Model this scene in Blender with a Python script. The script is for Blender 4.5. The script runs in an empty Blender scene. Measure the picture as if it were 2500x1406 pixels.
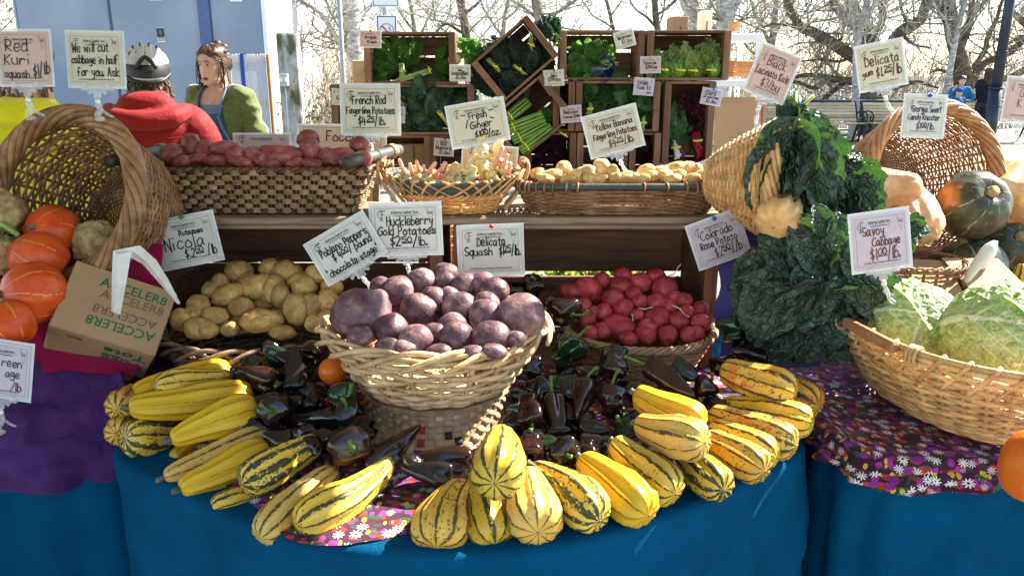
import bpy, math, random
from math import sin, cos, pi, radians, atan2, sqrt, hypot
from mathutils import Vector, Matrix, noise
random.seed(7)
R = random.uniform
SC = bpy.context.scene
COL = SC.collection
V = Vector

# ---------------------------------------------------------------- camera, sky, sun, exposure
FPX, CZ, PIT = 1944.0, 1.6, radians(15.3)          # focal length in photo pixels, eye height, pitch down
cam_data = bpy.data.cameras.new('camera')
cam_data.sensor_width = 36; cam_data.lens = 36*FPX/2500
cam_data.clip_end = 2000; cam_data.clip_start = .05
cam = bpy.data.objects.new('camera', cam_data); COL.objects.link(cam)
cam.location = (0, 0, CZ); cam.rotation_euler = (pi/2-PIT, 0, 0)
SC.camera = cam
SUN = V((.66, .38, .65)).normalized()
world = bpy.data.worlds.new('World'); SC.world = world; world.use_nodes = True
wn = world.node_tree; wn.nodes.clear()
w_out = wn.nodes.new('ShaderNodeOutputWorld'); w_bg = wn.nodes.new('ShaderNodeBackground')
w_sky = wn.nodes.new('ShaderNodeTexSky'); w_sky.sky_type = 'NISHITA'; w_sky.sun_disc = False
w_sky.sun_elevation = math.asin(SUN.z); w_sky.sun_rotation = atan2(SUN.x, SUN.y)
w_sky.air_density = 1.0; w_sky.dust_density = .35; w_sky.ozone_density = 1.0
w_bg.inputs['Strength'].default_value = .10
wn.links.new(w_sky.outputs[0], w_bg.inputs[0]); wn.links.new(w_bg.outputs[0], w_out.inputs[0])
sun_data = bpy.data.lights.new('sun', 'SUN'); sun_data.energy = 5.0; sun_data.angle = radians(.5); sun_data.color = (1, .93, .82)
sun = bpy.data.objects.new('sun', sun_data); COL.objects.link(sun)
sun.rotation_euler = SUN.to_track_quat('Z', 'Y').to_euler(); sun.location = (6, 4, 8)
SC.view_settings.view_transform = 'Standard'; SC.view_settings.look = 'None'
SC.view_settings.exposure = 2.1; SC.view_settings.gamma = 1; SC.view_settings.use_curve_mapping = False

# ---------------------------------------------------------------- photo pixel -> world point at a known depth or height
def ray(px, py):
    u, v = (px-1250)/FPX, (703-py)/FPX
    return V((u, cos(PIT)+v*sin(PIT), -sin(PIT)+v*cos(PIT)))
def PY(px, py, Y):
    d = ray(px, py); return V((0, 0, CZ))+d*(Y/d.y)
def PZ(px, py, z):
    d = ray(px, py); return V((0, 0, CZ))+d*((z-CZ)/d.z)
def mpp(p):                                         # metres per photo pixel at a point
    return (p.y*cos(PIT)-(p.z-CZ)*sin(PIT))/FPX

# ---------------------------------------------------------------- mesh building
class MB:
    def __init__(s): s.v, s.f, s.uv, s.mi, s.has_uv = [], [], [], [], False
    def add(s, vs, fs, uv=None, m=0):
        o = len(s.v); s.v.extend(vs); s.f.extend([tuple(i+o for i in f) for f in fs])
        s.mi.extend([m]*len(fs))
        if uv: s.has_uv = True; s.uv.extend(uv)
        else: s.uv.extend([(0, 0)]*len(vs))
    def box(s, c, d, rot=None, ch=0.0, m=0):
        c = V(c); hx, hy, hz = d[0]/2, d[1]/2, d[2]/2
        if ch <= 0:
            vs = [V((x*hx, y*hy, z*hz)) for x in (-1, 1) for y in (-1, 1) for z in (-1, 1)]
            fs = [(0, 1, 3, 2), (4, 6, 7, 5), (0, 4, 5, 1), (2, 3, 7, 6), (0, 2, 6, 4), (1, 5, 7, 3)]
        else:
            ch = min(ch, hx*.9, hy*.9, hz*.9); vs = []; ix = {}
            for x in (-1, 1):
                for y in (-1, 1):
                    for z in (-1, 1):
                        for k in range(3):
                            p = [x*(hx-ch), y*(hy-ch), z*(hz-ch)]; p[k] += (x, y, z)[k]*ch
                            ix[x, y, z, k] = len(vs); vs.append(V(p))
            fs = []
            for a in (-1, 1):
                q = [(-1, -1), (1, -1), (1, 1), (-1, 1)]
                fx = [ix[a, b, c2, 0] for b, c2 in q]; fy = [ix[b, a, c2, 1] for b, c2 in q]; fz = [ix[b, c2, a, 2] for b, c2 in q]
                fs += [tuple(fx if a > 0 else fx[::-1]), tuple(fy[::-1] if a > 0 else fy), tuple(fz if a > 0 else fz[::-1])]
            for a in (-1, 1):
                for b in (-1, 1):
                    fs.append((ix[a, b, -1, 0], ix[a, b, -1, 1], ix[a, b, 1, 1], ix[a, b, 1, 0]))
                    fs.append((ix[a, -1, b, 0], ix[a, -1, b, 2], ix[a, 1, b, 2], ix[a, 1, b, 0]))
                    fs.append((ix[-1, a, b, 1], ix[-1, a, b, 2], ix[1, a, b, 2], ix[1, a, b, 1]))
            for x in (-1, 1):
                for y in (-1, 1):
                    for z in (-1, 1): fs.append((ix[x, y, z, 0], ix[x, y, z, 1], ix[x, y, z, 2]))
        if rot is not None: vs = [rot @ p for p in vs]
        s.add([p+c for p in vs], fs, None, m)
    def tube(s, pts, r, n=6, cap=True, closed=False, m=0, flat=1.0, ref=None):
        pts = [V(p) for p in pts]; N = len(pts)
        rs = r if isinstance(r, (list, tuple)) else [r]*N
        vs, uv = [], []; prev = V(ref) if ref else None; L = 0
        for i, p in enumerate(pts):
            if closed: t = pts[(i+1) % N]-pts[i-1]
            else: t = pts[min(i+1, N-1)]-pts[max(i-1, 0)]
            if t.length < 1e-9: t = V((0, 0, 1))
            t.normalize()
            if prev is None: prev = V((0, 0, 1)) if abs(t.z) < .9 else V((1, 0, 0))
            a = prev-t*prev.dot(t)
            if a.length < 1e-6: a = t.orthogonal()
            a.normalize(); b = t.cross(a)
            if not ref: prev = a
            if i: L += (p-pts[i-1]).length
            for k in range(n):
                th = 2*pi*k/n; vs.append(p+a*(rs[i]*flat*cos(th))+b*(rs[i]*sin(th))); uv.append((k/n, L))
        fs = []
        for i in range(N if closed else N-1):
            j = (i+1) % N
            for k in range(n): fs.append((i*n+k, i*n+(k+1) % n, j*n+(k+1) % n, j*n+k))
        if cap and not closed:
            fs.append(tuple(range(n))[::-1]); fs.append(tuple((N-1)*n+k for k in range(n)))
        s.add(vs, fs, uv, m)
    def grid(s, nu, nv, fn, m=0, flip=False, wrap=False):
        vs, uv = [], []
        for j in range(nv+1):
            for i in range(nu+1):
                u, v = i/nu, j/nv; vs.append(V(fn(u, v))); uv.append((u, v))
        fs = []
        for j in range(nv):
            for i in range(nu):
                a = j*(nu+1)+i; q = (a, a+1, a+nu+2, a+nu+1); fs.append(q[::-1] if flip else q)
        s.add(vs, fs, uv, m)
    def lathe(s, prof, n=16, fn=None, m=0, c=(0, 0, 0)):
        c = V(c)
        def g(u, v):
            x = v*(len(prof)-1); i = min(int(x), len(prof)-2); t = x-i
            r = prof[i][0]*(1-t)+prof[i+1][0]*t; z = prof[i][1]*(1-t)+prof[i+1][1]*t
            a = 2*pi*u
            if fn: r *= fn(a, v)
            return c+V((r*cos(a), r*sin(a), z))
        s.grid(n, len(prof)-1, g, m)
    def sphere(s, c, r, n=12, k=8, m=0):
        c = V(c); r = V(r) if not isinstance(r, (int, float)) else V((r, r, r))
        s.grid(n, k, lambda u, v: c+V((r.x*sin(pi*v)*cos(2*pi*u), r.y*sin(pi*v)*sin(2*pi*u), -r.z*cos(pi*v))), m)
    def prism(s, poly, y0, y1, m=0):                # poly in xz, extruded along y
        n = len(poly)
        vs = [V((x, y0, z)) for x, z in poly]+[V((x, y1, z)) for x, z in poly]
        fs = [tuple(range(n)), tuple(range(2*n-1, n-1, -1))]+[(i, i+n, (i+1) % n+n, (i+1) % n) for i in range(n)]
        s.add(vs, fs, None, m)
    def xf(s, M):
        s.v = [M @ p for p in s.v]; return s
    def mesh(s, name, smooth=True):
        me = bpy.data.meshes.new(name)
        me.from_pydata([tuple(p) for p in s.v], [], s.f)
        if s.has_uv:
            ul = me.uv_layers.new(name='UVMap')
            vi = [0]*len(me.loops); me.loops.foreach_get('vertex_index', vi)
            flat = []
            for i in vi: flat.extend(s.uv[i])
            ul.data.foreach_set('uv', flat)
        if any(s.mi): me.polygons.foreach_set('material_index', s.mi)
        me.polygons.foreach_set('use_smooth', [smooth]*len(me.polygons))
        me.update(); return me

def link(name, me, mat=None, parent=None, M=None):
    o = bpy.data.objects.new(name, me); COL.objects.link(o)
    if mat is not None and me is not None and not me.materials:
        for mm in (mat if isinstance(mat, (list, tuple)) else [mat]): me.materials.append(mm)
    if parent is not None: o.parent = parent
    if M is not None: o.matrix_basis = M
    return o
def part(name, mb, mat, parent, smooth=True, M=None):
    return link(name, mb.mesh(name, smooth), mat, parent, M)
def tag(o, label=None, cat=None, group=None, kind=None):
    if label: o['label'] = label
    if cat: o['category'] = cat
    if group: o['group'] = group
    if kind: o['kind'] = kind
    return o
def thing(name, label, cat, loc=(0, 0, 0), group=None, M=None):
    o = bpy.data.objects.new(name, None); COL.objects.link(o); o.empty_display_size = .05
    if M is not None: o.matrix_basis = M
    else: o.location = loc
    return tag(o, label, cat, group)
def solo(name, mb, mat, label, cat, M=None, group=None, smooth=True, kind=None):
    return tag(link(name, mb.mesh(name, smooth), mat, None, M), label, cat, group, kind)
def frame(o, x=None, y=None, z=None):               # orthonormal matrix with given main axis y and rough normal z
    y = V(y).normalized(); z = V(z); x = y.cross(z)
    if x.length < 1e-6: x = y.orthogonal()
    x.normalize(); z = x.cross(y)
    M = Matrix((x, y, z)).transposed().to_4x4(); M.translation = V(o); return M
def nz(p, s=1.0, o=0): return noise.noise(V(p)*s+V((o*7.3, o*3.1, o*5.7)))
def catmull(pts, k=4, closed=False):
    out = []; n = len(pts)
    for i in range(n if closed else n-1):
        if closed: p0, p1, p2, p3 = pts[i-1], pts[i], pts[(i+1) % n], pts[(i+2) % n]
        else: p0, p1, p2, p3 = pts[max(i-1, 0)], pts[i], pts[i+1], pts[min(i+2, n-1)]
        for j in range(k):
            t = j/k
            out.append(p1*1.0+(p2-p0)*(.5*t)+(p0*2-p1*5+p2*4-p3)*(.5*t*t)+(p1*3-p0-p2*3+p3)*(.5*t**3))
    if not closed: out.append(pts[-1])
    return out

# ---------------------------------------------------------------- materials
class NT:
    def __init__(s, name):
        s.mat = bpy.data.materials.new(name); s.mat.use_nodes = True; s.t = s.mat.node_tree; s.t.nodes.clear()
        s.out = s.t.nodes.new('ShaderNodeOutputMaterial')
    def n(s, ty, **kw):
        nd = s.t.nodes.new('ShaderNode'+ty)
        for k, v in kw.items(): setattr(nd, k, v)
        return nd
    def l(s, a, b): s.t.links.new(a, b)
    def val(s, sock, v):
        if isinstance(v, bpy.types.NodeSocket): s.l(v, sock)
        else: sock.default_value = col4(v) if isinstance(v, tuple) else v
    def math(s, op, a, b=0.0, c=0.0):
        m = s.n('Math', operation=op); s.val(m.inputs[0], a); s.val(m.inputs[1], b); s.val(m.inputs[2], c); return m.outputs[0]
    def mix(s, f, a, b, mode='MIX'):
        m = s.n('Mix', data_type='RGBA', blend_type=mode)
        s.val(m.inputs[0], f); s.val(m.inputs[6], a); s.val(m.inputs[7], b); return m.outputs[2]
    def ramp(s, f, stops):
        r = s.n('ValToRGB'); cr = r.color_ramp
        while len(cr.elements) < len(stops): cr.elements.new(.5)
        for e, (p, c) in zip(cr.elements, stops): e.position = p; e.color = col4(c)
        s.l(f, r.inputs[0]); return r.outputs[0]
    def coord(s, kind='Object', scale=(1, 1, 1)):
        tc = s.n('TexCoord'); mp = s.n('Mapping'); mp.inputs['Scale'].default_value = scale
        s.l(tc.outputs[kind], mp.inputs[0]); return mp.outputs[0]
    def noise(s, vec, scale=5, detail=3, rough=.55, dist=0):
        t = s.n('TexNoise'); s.l(vec, t.inputs['Vector']); t.inputs['Scale'].default_value = scale
        t.inputs['Detail'].default_value = detail; t.inputs['Roughness'].default_value = rough; t.inputs['Distortion'].default_value = dist
        return t.outputs[0]
    def voro(s, vec, scale=5, feat='F1', rnd=1, out='Distance'):
        t = s.n('TexVoronoi', feature=feat); s.l(vec, t.inputs['Vector']); t.inputs['Scale'].default_value = scale
        t.inputs['Randomness'].default_value = rnd; return t.outputs[out]
    def rnd(s): return s.n('ObjectInfo').outputs['Random']
    def bump(s, h, dist=.01, strength=1.0, prev=None):
        b = s.n('Bump'); b.inputs['Strength'].default_value = strength; b.inputs['Distance'].default_value = dist
        s.l(h, b.inputs['Height'])
        if prev is not None: s.l(prev, b.inputs['Normal'])
        return b.outputs[0]
    def pr(s, color, rough=.5, spec=.5, normal=None, sss=0, sssr=(.02, .01, .005), coat=0, trans=0, metal=0, alpha=1.0, sheen=0, ior=1.45):
        p = s.n('BsdfPrincipled')
        if isinstance(color, bpy.types.NodeSocket): s.l(color, p.inputs['Base Color'])
        else: p.inputs['Base Color'].default_value = col4(color)
        s.val(p.inputs['Roughness'], rough); p.inputs['Specular IOR Level'].default_value = spec
        p.inputs['Metallic'].default_value = metal; p.inputs['IOR'].default_value = ior
        if normal is not None: s.l(normal, p.inputs['Normal'])
        if sss: p.inputs['Subsurface Weight'].default_value = sss; p.inputs['Subsurface Radius'].default_value = sssr; p.inputs['Subsurface Scale'].default_value = 1.0
        if coat: p.inputs['Coat Weight'].default_value = coat; p.inputs['Coat Roughness'].default_value = .08
        if trans: p.inputs['Transmission Weight'].default_value = trans
        if sheen: p.inputs['Sheen Weight'].default_value = sheen
        s.val(p.inputs['Alpha'], alpha)
        return p.outputs[0]
    def translucent(s, base, color, f):
        t = s.n('BsdfTranslucent'); s.val(t.inputs[0], color if isinstance(color, bpy.types.NodeSocket) else col4(color))
        m = s.n('MixShader'); s.val(m.inputs[0], f); s.l(base, m.inputs[1]); s.l(t.outputs[0], m.inputs[2]); return m.outputs[0]
    def done(s, sh): s.l(sh, s.out.inputs[0]); return s.mat
def col4(c): return (c[0], c[1], c[2], 1.0)
def mul(c, k): return tuple(min(1, x*k) for x in c)
def simple(name, c, rough=.5, var=.25, scale=12, bump=0.0, bscale=60, spec=.4, c2=None, **kw):
    """colour varied by noise and by object, optional fine relief"""
    t = NT(name); co = t.coord()
    n = t.noise(co, scale, 4)
    c2 = c2 or mul(c, 1-var)
    cc = t.ramp(n, [(.3, c2), (.7, c)])
    h = t.n('HueSaturation'); t.l(cc, h.inputs['Color']); t.l(t.math('MULTIPLY_ADD', t.rnd(), var, 1-var/2), h.inputs['Value'])
    nm = t.bump(t.noise(co, bscale, 3), bump) if bump else None
    return t.done(t.pr(h.outputs[0], rough, spec, nm, **kw))
M = {}
def wood(name, dark, light, gs=1.0, rough=.75, knots=True):
    t = NT(name); co = t.coord('Object', (2.2*gs, 26*gs, 26*gs)); of = t.n('VectorMath', operation='ADD')
    oi = t.rnd(); cv = t.n('CombineXYZ'); t.l(t.math('MULTIPLY', oi, 40), cv.inputs[0]); t.l(t.math('MULTIPLY', oi, 97), cv.inputs[1])
    t.l(co, of.inputs[0]); t.l(cv.outputs[0], of.inputs[1])
    n = t.noise(of.outputs[0], 1.6, 6, .6, .6); c = t.ramp(n, [(.25, dark), (.5, mul(light, .78)), (.75, light)])
    st = t.noise(t.coord('Object', (3, 5, 5)), 3, 4); c = t.mix(t.math('MULTIPLY', st, .55), c, mul(dark, .7), 'MIX')
    h = t.n('HueSaturation'); t.l(c, h.inputs['Color']); t.l(t.math('MULTIPLY_ADD', oi, .5, .72), h.inputs['Value'])
    M[name] = t.done(t.pr(h.outputs[0], rough, .25, t.bump(n, .004)))
wood('crate_wood', (.095, .045, .025), (.33, .175, .095))
wood('grey_wood', (.13, .09, .06), (.40, .30, .20))
wood('bench_wood', (.38, .28, .15), (.72, .56, .34), .5)
wood('handle_wood', (.35, .15, .06), (.62, .32, .15))
def wicker(name, dark, mid, light, bs=60):
    t = NT(name); co = t.coord('Object'); n = t.noise(co, 28, 4, .6); n2 = t.noise(co, 130, 2)
    c = t.ramp(n, [(.22, dark), (.48, mid), (.78, light)])
    h = t.n('HueSaturation'); t.l(c, h.inputs['Color']); t.l(t.math('MULTIPLY_ADD', t.rnd(), .45, .78), h.inputs['Value'])
    M[name] = t.done(t.pr(h.outputs[0], .48, .4, t.bump(n2, .002)))
wicker('wicker_pale', (.30, .17, .07), (.56, .37, .19), (.72, .53, .31))
wicker('wicker_honey', (.34, .16, .06), (.62, .36, .15), (.75, .50, .25))
wicker('wicker_brown', (.10, .045, .018), (.26, .125, .052), (.42, .235, .11))
wicker('wicker_bark', (.09, .04, .018), (.23, .11, .05), (.38, .21, .11))
wicker('wicker_tan', (.20, .11, .05), (.38, .23, .115), (.52, .35, .19))
wicker('wicker_rust', (.19, .085, .03), (.38, .19, .08), (.55, .32, .15))
wicker('wicker_grey', (.10, .06, .035), (.24, .155, .09), (.38, .27, .17))
wicker('cane_orange', (.40, .16, .04), (.62, .30, .09), (.76, .46, .18))
wicker('rope', (.15, .09, .042), (.28, .19, .10), (.39, .285, .165))
wicker('rope_dark', (.045, .018, .008), (.10, .042, .018), (.17, .075, .035))
wicker('splint', (.28, .18, .085), (.44, .31, .17), (.56, .43, .26))
M['splint_red'] = simple('splint_red', (.34, .045, .05), .6); M['splint_black'] = simple('splint_black', (.02, .02, .025), .6)
M['dark_stick'] = simple('dark_stick', (.075, .08, .075), .5, .4, 30, .002)
M['bark_stick'] = simple('bark_stick', (.05, .045, .045), .6, .4, 30, .002)

def potato(name, base, light, dark, rough=.42, spot=(.09, .05, .03), sp=.5, sss=.06, k=.05):
    t = NT(name); co = t.coord('Object'); of = t.n('VectorMath', operation='ADD'); cv = t.n('CombineXYZ')
    t.l(t.math('MULTIPLY', t.rnd(), 9), cv.inputs[0]); t.l(co, of.inputs[0]); t.l(cv.outputs[0], of.inputs[1]); co = of.outputs[0]
    n = t.noise(co, 26*k, 6, .68); c = t.ramp(n, [(.33, dark), (.5, base), (.66, light)])
    c = t.mix(t.math('MULTIPLY', t.ramp(t.noise(co, 60*k, 4, .6, 1.5), [(.52, (0, 0, 0)), (.68, (1, 1, 1))]), .55), c, mul(spot, 2.2))
    d = t.voro(co, 60*k); f = t.math('LESS_THAN', d, t.math('MULTIPLY', t.noise(co, 50*k, 2), .22)) 
    c = t.mix(t.math('MULTIPLY', f, sp), c, spot)
    sc = t.noise(co, 420*k, 2); c = t.mix(t.math('MULTIPLY', t.math('GREATER_THAN', sc, .68), .4), c, spot)
    h = t.n('HueSaturation'); t.l(c, h.inputs['Color']); t.l(t.math('MULTIPLY_ADD', t.rnd(), .4, .8), h.inputs['Value'])
    M[name] = t.done(t.pr(h.outputs[0], t.math('MULTIPLY_ADD', n, .35, rough-.12), .4, t.bump(t.math('SUBTRACT', t.noise(co, 110*k, 4), t.math('MULTIPLY', f, .9)), .0016), sss=sss))
potato('skin_purple', (.135, .066, .085), (.33, .215, .185), (.058, .024, .048), .38)
potato('skin_gold', (.49, .30, .095), (.64, .44, .17), (.31, .165, .045))
potato('skin_red', (.43, .045, .058), (.56, .11, .11), (.24, .015, .025), .34, (.20, .03, .03), .5)
potato('skin_rose', (.25, .05, .052), (.38, .14, .115), (.13, .025, .03), .42)
potato('skin_banana', (.68, .44, .16), (.80, .60, .30), (.50, .29, .09))
potato('skin_celeriac', (.38, .28, .13), (.52, .50, .20), (.13, .06, .025), .8, (.09, .04, .015), .6, .05, 1)
potato('skin_salmon', (.72, .40, .21), (.80, .53, .33), (.60, .29, .13), .4, (.25, .13, .07), .4, .05, .6)
potato('skin_butternut', (.66, .40, .17), (.74, .50, .26), (.56, .30, .11), .4, (.4, .22, .1), .25, .05, .6)

def squash(name, pale, strong, dark, wd, spk, n=10, orange=.0, line=.15):
    """delicata skin on uv (u round, v along): pale ridges, dark broken bands in the grooves, specks beside them"""
    t = NT(name); tc = t.n('TexCoord'); sx = t.n('SeparateXYZ'); t.l(tc.outputs['UV'], sx.inputs[0]); u, v = sx.outputs[0], sx.outputs[1]
    co = t.coord('Object'); rn = t.rnd()
    of = t.n('VectorMath', operation='ADD'); cv = t.n('CombineXYZ'); t.l(t.math('MULTIPLY', rn, 31), cv.inputs[0]); t.l(co, of.inputs[0]); t.l(cv.outputs[0], of.inputs[1]); co = of.outputs[0]
    nl = t.noise(co, 55, 3, .6); big = t.noise(co, 9, 3)
    x = t.math('ADD', t.math('MULTIPLY', u, n), t.math('MULTIPLY', t.math('SUBTRACT', nl, .5), .34))
    fr = t.math('ABSOLUTE', t.math('SUBTRACT', t.math('FRACT', x), .5))        # 0 in groove .. .5 on ridge
    cell = t.math('FLOOR', x); wn_ = t.n('TexWhiteNoise', noise_dimensions='2D'); cv2 = t.n('CombineXYZ'); t.l(cell, cv2.inputs[0]); t.l(t.math('MULTIPLY', rn, 50), cv2.inputs[1]); t.l(cv2.outputs[0], wn_.inputs['Vector'])
    wob = t.noise(co, 34, 3, .7)
    w = t.math('MULTIPLY', t.math('MULTIPLY_ADD', wn_.outputs[0], .9, .35), t.math('MULTIPLY', t.math('SUBTRACT', wob, .22), wd*2.6))
    w = t.math('ADD', w, t.math('MULTIPLY', t.math('GREATER_THAN', big, .3), .022))
    w = t.math('MULTIPLY', w, t.math('MULTIPLY_ADD', v, .5, .75))
    band = t.n('MapRange', interpolation_type='SMOOTHSTEP'); t.l(t.math('SUBTRACT', fr, w), band.inputs['Value'])
    band.inputs['From Min'].default_value = .025; band.inputs['From Max'].default_value = -.02
    fine = t.math('MULTIPLY', t.math('GREATER_THAN', t.noise(co, 150, 2), 1-spk), t.math('GREATER_THAN', t.noise(co, 24, 2), .47))
    c = t.mix(t.math('MULTIPLY', t.ramp(t.noise(co, 12, 3), [(.35, (0, 0, 0)), (.65, (1, 1, 1))]), 1.0), strong, pale)
    c = t.mix(t.ramp(fr, [(.0, (0, 0, 0)), (.5, (1, 1, 1))]), mul(strong, .9), c)
    if orange: c = t.mix(t.math('MULTIPLY', t.math('GREATER_THAN', t.noise(co, 11, 3), .62), orange), c, (.70, .22, .03))
    c = t.mix(t.math('MULTIPLY', fine, .8), c, mul(dark, 2.2)); brk = t.math('GREATER_THAN', t.noise(co, 70, 3, .7), .40); c = t.mix(t.math('MULTIPLY', band.outputs[0], t.math('MULTIPLY_ADD', brk, .75, .22)), c, t.mix(t.noise(co, 40, 2), dark, mul(dark, 3.2)))
    c = t.mix(t.math('MULTIPLY', t.math('GREATER_THAN', t.noise(co, 30, 5, .75, .8), .71), .4), c, (.42, .27, .10)); c = t.mix(.35, c, t.mix(t.noise(co, 18, 4, .7), mul(pale, .62), pale), 'MULTIPLY')
    h = t.n('HueSaturation'); t.l(c, h.inputs['Color']); t.l(t.math('MULTIPLY_ADD', rn, .22, .88), h.inputs['Value'])
    M[name] = t.done(t.pr(h.outputs[0], t.math('MULTIPLY_ADD', nl, .3, .26), .4, t.bump(t.math('ADD', big, t.math('MULTIPLY', nl, .4)), .0025), sss=.05))
squash('delicata', (.80, .62, .15), (.78, .50, .03), (.022, .028, .016), .16, .36)
squash('delicata_pale', (.80, .60, .22), (.76, .48, .09), (.035, .035, .022), .10, .34, orange=.2)
squash('delicata_gold', (.80, .56, .04), (.78, .49, .022), (.10, .065, .01), .035, .22)
squash('delicata_bold', (.80, .64, .18), (.77, .50, .04), (.014, .024, .016), .26, .42)
squash('delicata_orange', (.78, .55, .14), (.74, .42, .04), (.028, .03, .02), .17, .40, orange=.8)

def gourd(name, base, light, dark, line, amt, rough=.35, n=10, freckle=.3, patch=None):
    t = NT(name); tc = t.n('TexCoord'); sx = t.n('SeparateXYZ'); t.l(tc.outputs['UV'], sx.inputs[0]); u = sx.outputs[0]; co = t.coord('Object')
    nl = t.noise(co, 20, 4, .65); x = t.math('ADD', t.math('MULTIPLY', u, n), t.math('MULTIPLY', nl, .5))
    fr = t.math('ABSOLUTE', t.math('SUBTRACT', t.math('FRACT', x), .5))
    c = t.ramp(nl, [(.3, dark), (.5, base), (.72, light)])
    br = t.math('GREATER_THAN', t.noise(co, 26, 3), .46)
    c = t.mix(t.math('MULTIPLY', t.math('MULTIPLY', t.math('LESS_THAN', fr, .035), br), amt), c, line)
    c = t.mix(t.math('MULTIPLY', t.math('GREATER_THAN', t.noise(t.coord('Object', (90, 90, 30)), 1.0, 3), .67), freckle), c, line)
    if patch: c = t.mix(t.ramp(t.noise(co, 5, 3), [(.55, (0, 0, 0)), (.66, (1, 1, 1))]), c, patch)
    M[name] = t.done(t.pr(c, rough, .45, t.bump(nl, .003), sss=.04))
gourd('kuri_skin', (.60, .075, .008), (.68, .11, .016), (.50, .045, .005), (.76, .33, .10), .65, .40, 8, .2)
gourd('kabocha_skin', (.045, .055, .03), (.10, .105, .055), (.022, .03, .017), (.36, .34, .20), .6, .36, 9, .35)
gourd('kabocha_orange', (.060, .062, .033), (.12, .115, .06), (.03, .036, .02), (.40, .35, .20), .6, .33, 9, .35, (.42, .17, .035))
M['pumpkin'] = simple('pumpkin', (.70, .15, .012), .35, .15, 8, .002)
M['stem_cork'] = simple('stem_cork', (.42, .30, .14), .8, .5, 60, .004, 120)
M['stem_grey'] = simple('stem_grey', (.17, .18, .14), .8, .5, 60, .004, 120)
def pepper(name, a, b):
    t = NT(name); co = t.coord('Object'); n = t.noise(co, 14, 3); c = t.ramp(n, [(.35, a), (.65, b)])
    M[name] = t.done(t.pr(c, .13, .5, t.bump(t.noise(co, 22, 2), .004), coat=.25))
pepper('pepper_brown', (.013, .0055, .0045), (.030, .0105, .0075)); pepper('pepper_black', (.008, .006, .006), (.02, .012, .012)); pepper('pepper_green', (.006, .02, .007), (.013, .045, .014))
M['pepper_stem'] = simple('pepper_stem', (.085, .20, .03), .4, .3, 40, .001)

def leaf(name, a, b, rib, tr, rough=.42, trc=None, vein=8, va=.5, fv=.32, nsc=5, bd=.022, pin=.45):
    """leaf blade on uv: pale midrib and side veins, light passes through"""
    t = NT(name); tc = t.n('TexCoord'); sx = t.n('SeparateXYZ'); t.l(tc.outputs['UV'], sx.inputs[0]); u, v = sx.outputs[0], sx.outputs[1]
    co = t.coord('Object'); n = t.noise(co, nsc, 4, .6); c = t.ramp(n, [(.3, a), (.7, b)])
    au = t.math('ABSOLUTE', t.math('SUBTRACT', u, .5))
    mid = t.math('LESS_THAN', au, t.math('MULTIPLY_ADD', v, -.035, .045))
    ve = t.voro(co, vein, 'DISTANCE_TO_EDGE'); vm = t.math('LESS_THAN', ve, .05)
    pv = t.math('ABSOLUTE', t.math('SUBTRACT', t.math('FRACT', t.math('ADD', t.math('MULTIPLY_ADD', v, 6.0, t.math('MULTIPLY', au, -7.0)), t.math('MULTIPLY', n, .35))), .5)); pm = t.math('LESS_THAN', pv, t.math('MULTIPLY_ADD', au, -.07, .055))
    c = t.mix(t.math('MULTIPLY', vm, va*.45), c, rib); c = t.mix(t.math('MULTIPLY', pm, va*pin*1.6), c, rib); c = t.mix(t.math('MULTIPLY', mid, va), c, rib)
    h = t.n('HueSaturation'); t.l(c, h.inputs['Color']); t.l(t.math('MULTIPLY_ADD', t.rnd(), fv*2, 1-fv), h.inputs['Value'])
    base = t.pr(h.outputs[0], rough, .45, t.bump(t.math('MINIMUM', ve, .25), bd))
    M[name] = t.done(t.translucent(base, trc or mul(b, 3.5), tr))
leaf('kale_dark', (.032, .057, .049), (.088, .128, .104), (.11, .16, .085), .11, .34, (.10, .30, .015), 9)
leaf('kale_black', (.022, .038, .032), (.048, .075, .062), (.13, .19, .12), .12, .45, (.06, .2, .03), 14)
leaf('kale_curly', (.025, .085, .024), (.07, .17, .048), (.16, .27, .08), .22, .45)
leaf('kale_grey', (.036, .085, .044), (.085, .155, .085), (.20, .28, .15), .22, .5)
leaf('arugula', (.034, .10, .016), (.095, .215, .034), (.2, .36, .08), .28)
leaf('cress', (.04, .13, .022), (.11, .26, .045), (.15, .3, .06), .28)
leaf('escarole', (.22, .40, .06), (.48, .62, .18), (.70, .76, .40), .32, .4, (.45, .62, .1))
leaf('celery_leaf', (.04, .13, .018), (.12, .29, .04), (.2, .4, .08), .28)
leaf('chard_green', (.03, .10, .025), (.07, .20, .045), (.55, .62, .40), .25)
leaf('chard_red', (.020, .012, .014), (.045, .02, .024), (.34, .01, .05), .15, .35, (.25, .03, .05), 9, .8)
leaf('radicchio', (.022, .008, .012), (.06, .014, .022), (.20, .05, .07), .12, .4, (.2, .02, .03))
leaf('savoy', (.24, .36, .09), (.43, .55, .21), (.72, .78, .52), .14, .45, (.50, .68, .14), 62, .85, .10, 30, .006)
leaf('savoy_deep', (.16, .30, .06), (.27, .42, .12), (.62, .72, .40), .22, .45, (.45, .7, .05), 62, .8, .12, 30, .006)
M['celery_stalk'] = simple('celery_stalk', (.26, .42, .085), .4, .35, 20, .001, 150, c2=(.13, .28, .04), sss=.1)
M['stalk_green'] = simple('stalk_green', (.32, .45, .13), .45, .3, 25, .001)
M['stalk_white'] = simple('stalk_white', (.75, .74, .62), .4, .15, 25); M['stalk_red'] = simple('stalk_red', (.48, .015, .05), .35, .3, 25); M['stalk_violet'] = simple('stalk_violet', (.25, .05, .25), .4, .3, 25)
M['twist_tie'] = simple('twist_tie', (.80, .68, .02), .45, .1)
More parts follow.
